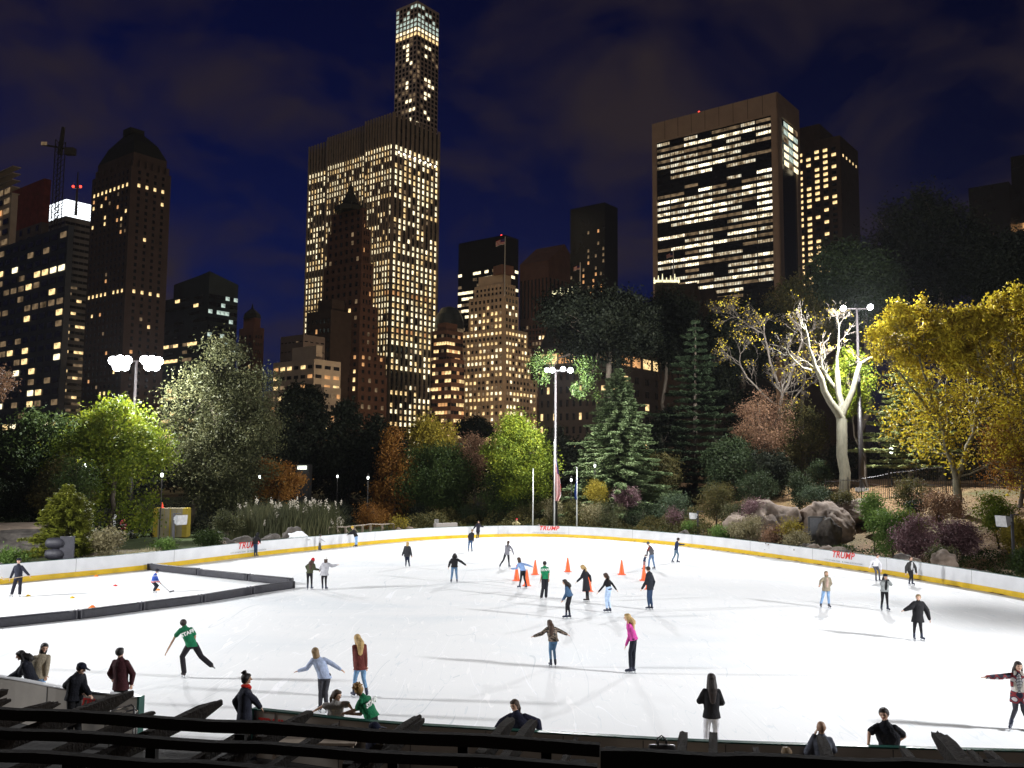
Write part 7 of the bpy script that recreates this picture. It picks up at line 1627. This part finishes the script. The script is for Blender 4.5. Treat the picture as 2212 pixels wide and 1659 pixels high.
# ------------------------------------------------------------------ sky and lights
w = bpy.data.worlds.new('World'); S.world = w; w.use_nodes = True; nt = w.node_tree; nt.nodes.clear()
out = nt.nodes.new('ShaderNodeOutputWorld'); bg = nt.nodes.new('ShaderNodeBackground'); sky = nt.nodes.new('ShaderNodeTexSky')
sky.sky_type = 'NISHITA'; sky.sun_disc = False; sky.sun_elevation = R2(-4.5); sky.sun_rotation = R2(-30); sky.altitude = 50; sky.ozone_density = 3
tc = nt.nodes.new('ShaderNodeTexCoord'); mp = nt.nodes.new('ShaderNodeMapping'); mp.inputs['Scale'].default_value = (1.5, 1.5, 2.8); mp.inputs['Location'].default_value = (.35, .1, .2)
no = nt.nodes.new('ShaderNodeTexNoise'); no.inputs['Scale'].default_value = 3.8; no.inputs['Detail'].default_value = 4.5; no.inputs['Roughness'].default_value = .5; no.inputs['Distortion'].default_value = .4
nt.links.new(tc.outputs['Generated'], mp.inputs[0]); nt.links.new(mp.outputs[0], no.inputs['Vector'])
cl = ramp(nt, no.outputs['Fac'], [(.42, 0.0), (.56, .5), (.68, .9)])
g = nt.nodes.new('ShaderNodeMixRGB'); g.blend_type = 'MULTIPLY'; g.inputs[0].default_value = 1; g.inputs[2].default_value = (.55, 1.35, 4.8, 1)
nt.links.new(sky.outputs[0], g.inputs[1])
cc = nt.nodes.new('ShaderNodeMixRGB'); cc.inputs[2].default_value = (.17, .12, .145, 1)      # cloud lit from below by the city
nt.links.new(cl.outputs[0], cc.inputs[0]); nt.links.new(g.outputs[0], cc.inputs[1]); nt.links.new(cc.outputs[0], bg.inputs[0])
bg.inputs[1].default_value = .13
nt.links.new(bg.outputs[0], out.inputs[0])
city_fill = bpy.data.lights.new('city_fill', 'SUN'); city_fill.energy = .16; city_fill.angle = R2(15); city_fill.color = (1, .84, .7)  # weak warm fill added from behind the camera, standing for city glow
so = bpy.data.objects.new('city_fill', city_fill); COL.objects.link(so); so.rotation_euler = (R2(64), 0, R2(-8))
S.view_settings.view_transform = 'Standard'; S.view_settings.look = 'None'; S.view_settings.exposure = 0; S.view_settings.gamma = 1
S.cycles.max_bounces = 6; S.cycles.diffuse_bounces = 3; S.cycles.glossy_bounces = 2; S.cycles.transmission_bounces = 2; S.cycles.transparent_max_bounces = 4
S.cycles.sample_clamp_indirect = 3; S.cycles.caustics_reflective = False; S.cycles.caustics_refractive = False
def lamp(name, loc, energy, color=(.98, .985, 1), aim=None, spot=None, blend=.5, r=.35):
    d = bpy.data.lights.new(name, 'SPOT' if spot else 'POINT'); d.energy = energy; d.color = color; d.shadow_soft_size = r
    if spot: d.spot_size = R2(spot); d.spot_blend = blend
    o = bpy.data.objects.new(name, d); COL.objects.link(o); o.location = loc
    if aim is not None: o.rotation_euler = (Vector(aim) - Vector(loc)).to_track_quat('-Z', 'Y').to_euler()
    return o
glow = emat('lamp_glow', (.93, .97, 1), 40, .05)
pole_m = mat('pole_paint', (.014, .012, .012), .45, .15, 5)
hous = mat('lamp_housing', (.06, .06, .065), .5)
def flood(base, ztop, heads, label, dirx=Vector((1, 0, 0)), face=Vector((0, -1, -.5)), headr=.26):
    """pole with a cross arm and round floodlight heads"""
    r = empty('floodlight_pole', base, label, 'floodlight', 'floodlight poles round the rink'); H = ztop - base.z
    m = MB(); m.tube([(0, 0, -.3), (0, 0, H * .45), (0, 0, H * .45 + .02), (0, 0, H)], [.27, .21, .17, .11], 14); m.build('pole', pole_m, r, True)
    m = MB(); m.box((0, 0, .1), (.5, .5, .18)); m.build('footing', mat('footing_concrete', (.3, .29, .28), .8), r)
    if heads:
        xa = min(h[0] for h in heads); xb = max(h[0] for h in heads)
        m = MB(); m.tube([dirx * (xa - .3) + Vector((0, 0, H)), dirx * (xb + .3) + Vector((0, 0, H))], .06, 8); m.build('crossarm', pole_m, r)
    fc = face.normalized()
    for x, z, lit in heads:
        c = dirx * x + Vector((0, 0, H + z)) + Vector((fc.x, fc.y, 0)) * .15
        m = MB(); m.tube([c - fc * .38, c - fc * .3, c - fc * .08, c], [.1, .2, headr * .9, headr], 16, cap=True); h = m.build('lamp_head', hous, r, True)
        m = MB(); m.tube([c + fc * .004, c + fc * .03], [headr * .92, headr * .86], 16); m.build('lens', glow if lit else hous, h)
    return r
pL = P(295, 780, 80); pL.z = zg(pL.x, pL.y)
flood(pL, P(295, 780, 80).z, [(-2.1, .0, 1), (-1.45, .12, 1), (-.8, .05, 1), (-1.7, -.55, 1), (-1.0, -.5, 1), (.75, .1, 1), (1.4, .1, 1), (2.0, 0, 1), (1.1, -.5, 1), (1.75, -.5, 1)],
      'floodlight pole with the brightest bank of lamps, above the left trees', face=Vector((.25, -1, -.25)), headr=.43)
pC = P(1199, 1130, 90); pC.z = zg(pC.x, pC.y)
flood(pC, P(1200, 800, 90).z, [(-.35, .0, 1), (1.5, .0, 1), (.75, .12, 0), (-.9, .0, 0)], 'slim floodlight pole in the middle behind the far boards and flagpoles', headr=.3)
pR = P(1861, 1030, 88); pR.z = zg(pR.x, pR.y)
flood(pR, P(1858, 667, 88).z, [(-1.4, .0, 1), (1.3, .15, 1)], 'tall brown floodlight pole behind the iron fence at right', headr=.32)
pN1 = Vector((44, 17, 0)); pN2 = Vector((-52, 30, 0))
flood(pN1, 17, [(-1, 0, 1), (0, 0, 1), (1, 0, 1)], 'floodlight pole beyond the right edge of the rink', dirx=Vector((0, 1, 0)), face=Vector((-1, .5, -.6)))
flood(pN2, 16, [(-1, 0, 1), (0, 0, 1), (1, 0, 1)], 'floodlight pole beyond the left edge of the rink', dirx=Vector((0, 1, 0)), face=Vector((1, .3, -.5)))
lamp('flood_left', P(312, 800, 76.5), 23000)
lamp('flood_center', P(1216, 812, 87.3), 24000)
lamp('flood_right', P(1857, 680, 83.5), 50000)
lamp('flood_near_right', (42.6, 17.3, 16.6), 120000, aim=(0, 47, 0), spot=84, blend=.85, r=1.6)
lamp('flood_near_left', (-50.6, 30.3, 15.6), 120000, aim=(2, 55, 0), spot=90, blend=.7, r=1.6)
lamp('facade_glow', (10, 330, 22), 160000, color=(1, .7, .42), r=3)  # unseen lamp added to brighten the cream tower
# street light reaching the towers behind the park
for i, x in enumerate((-210, -90, 20, 130, 250)):
    lamp('facade_glow', (x, 190, 26), 18000 if x < -50 else 45000, color=(1, .66, .38), r=3)
for (xy_, Y_, lab_, e_) in LN: lantern(xy_[0], xy_[1], Y_, lab_, e=e_)
m, nt, o = newmat('haze'); v = N(nt, 'ShaderNodeVolumePrincipled'); v.inputs['Color'].default_value = (.85, .9, 1, 1); v.inputs['Density'].default_value = .00004; v.inputs['Anisotropy'].default_value = .3
nt.links.new(v.outputs[0], o.inputs['Volume'])
mb = MB(); mb.box((0, 470, 170), (700, 520, 176)); h = mb.build('haze', m); tag(h, kind='stuff')
S.cycles.volume_bounces = 0; S.cycles.volume_step_rate = 10
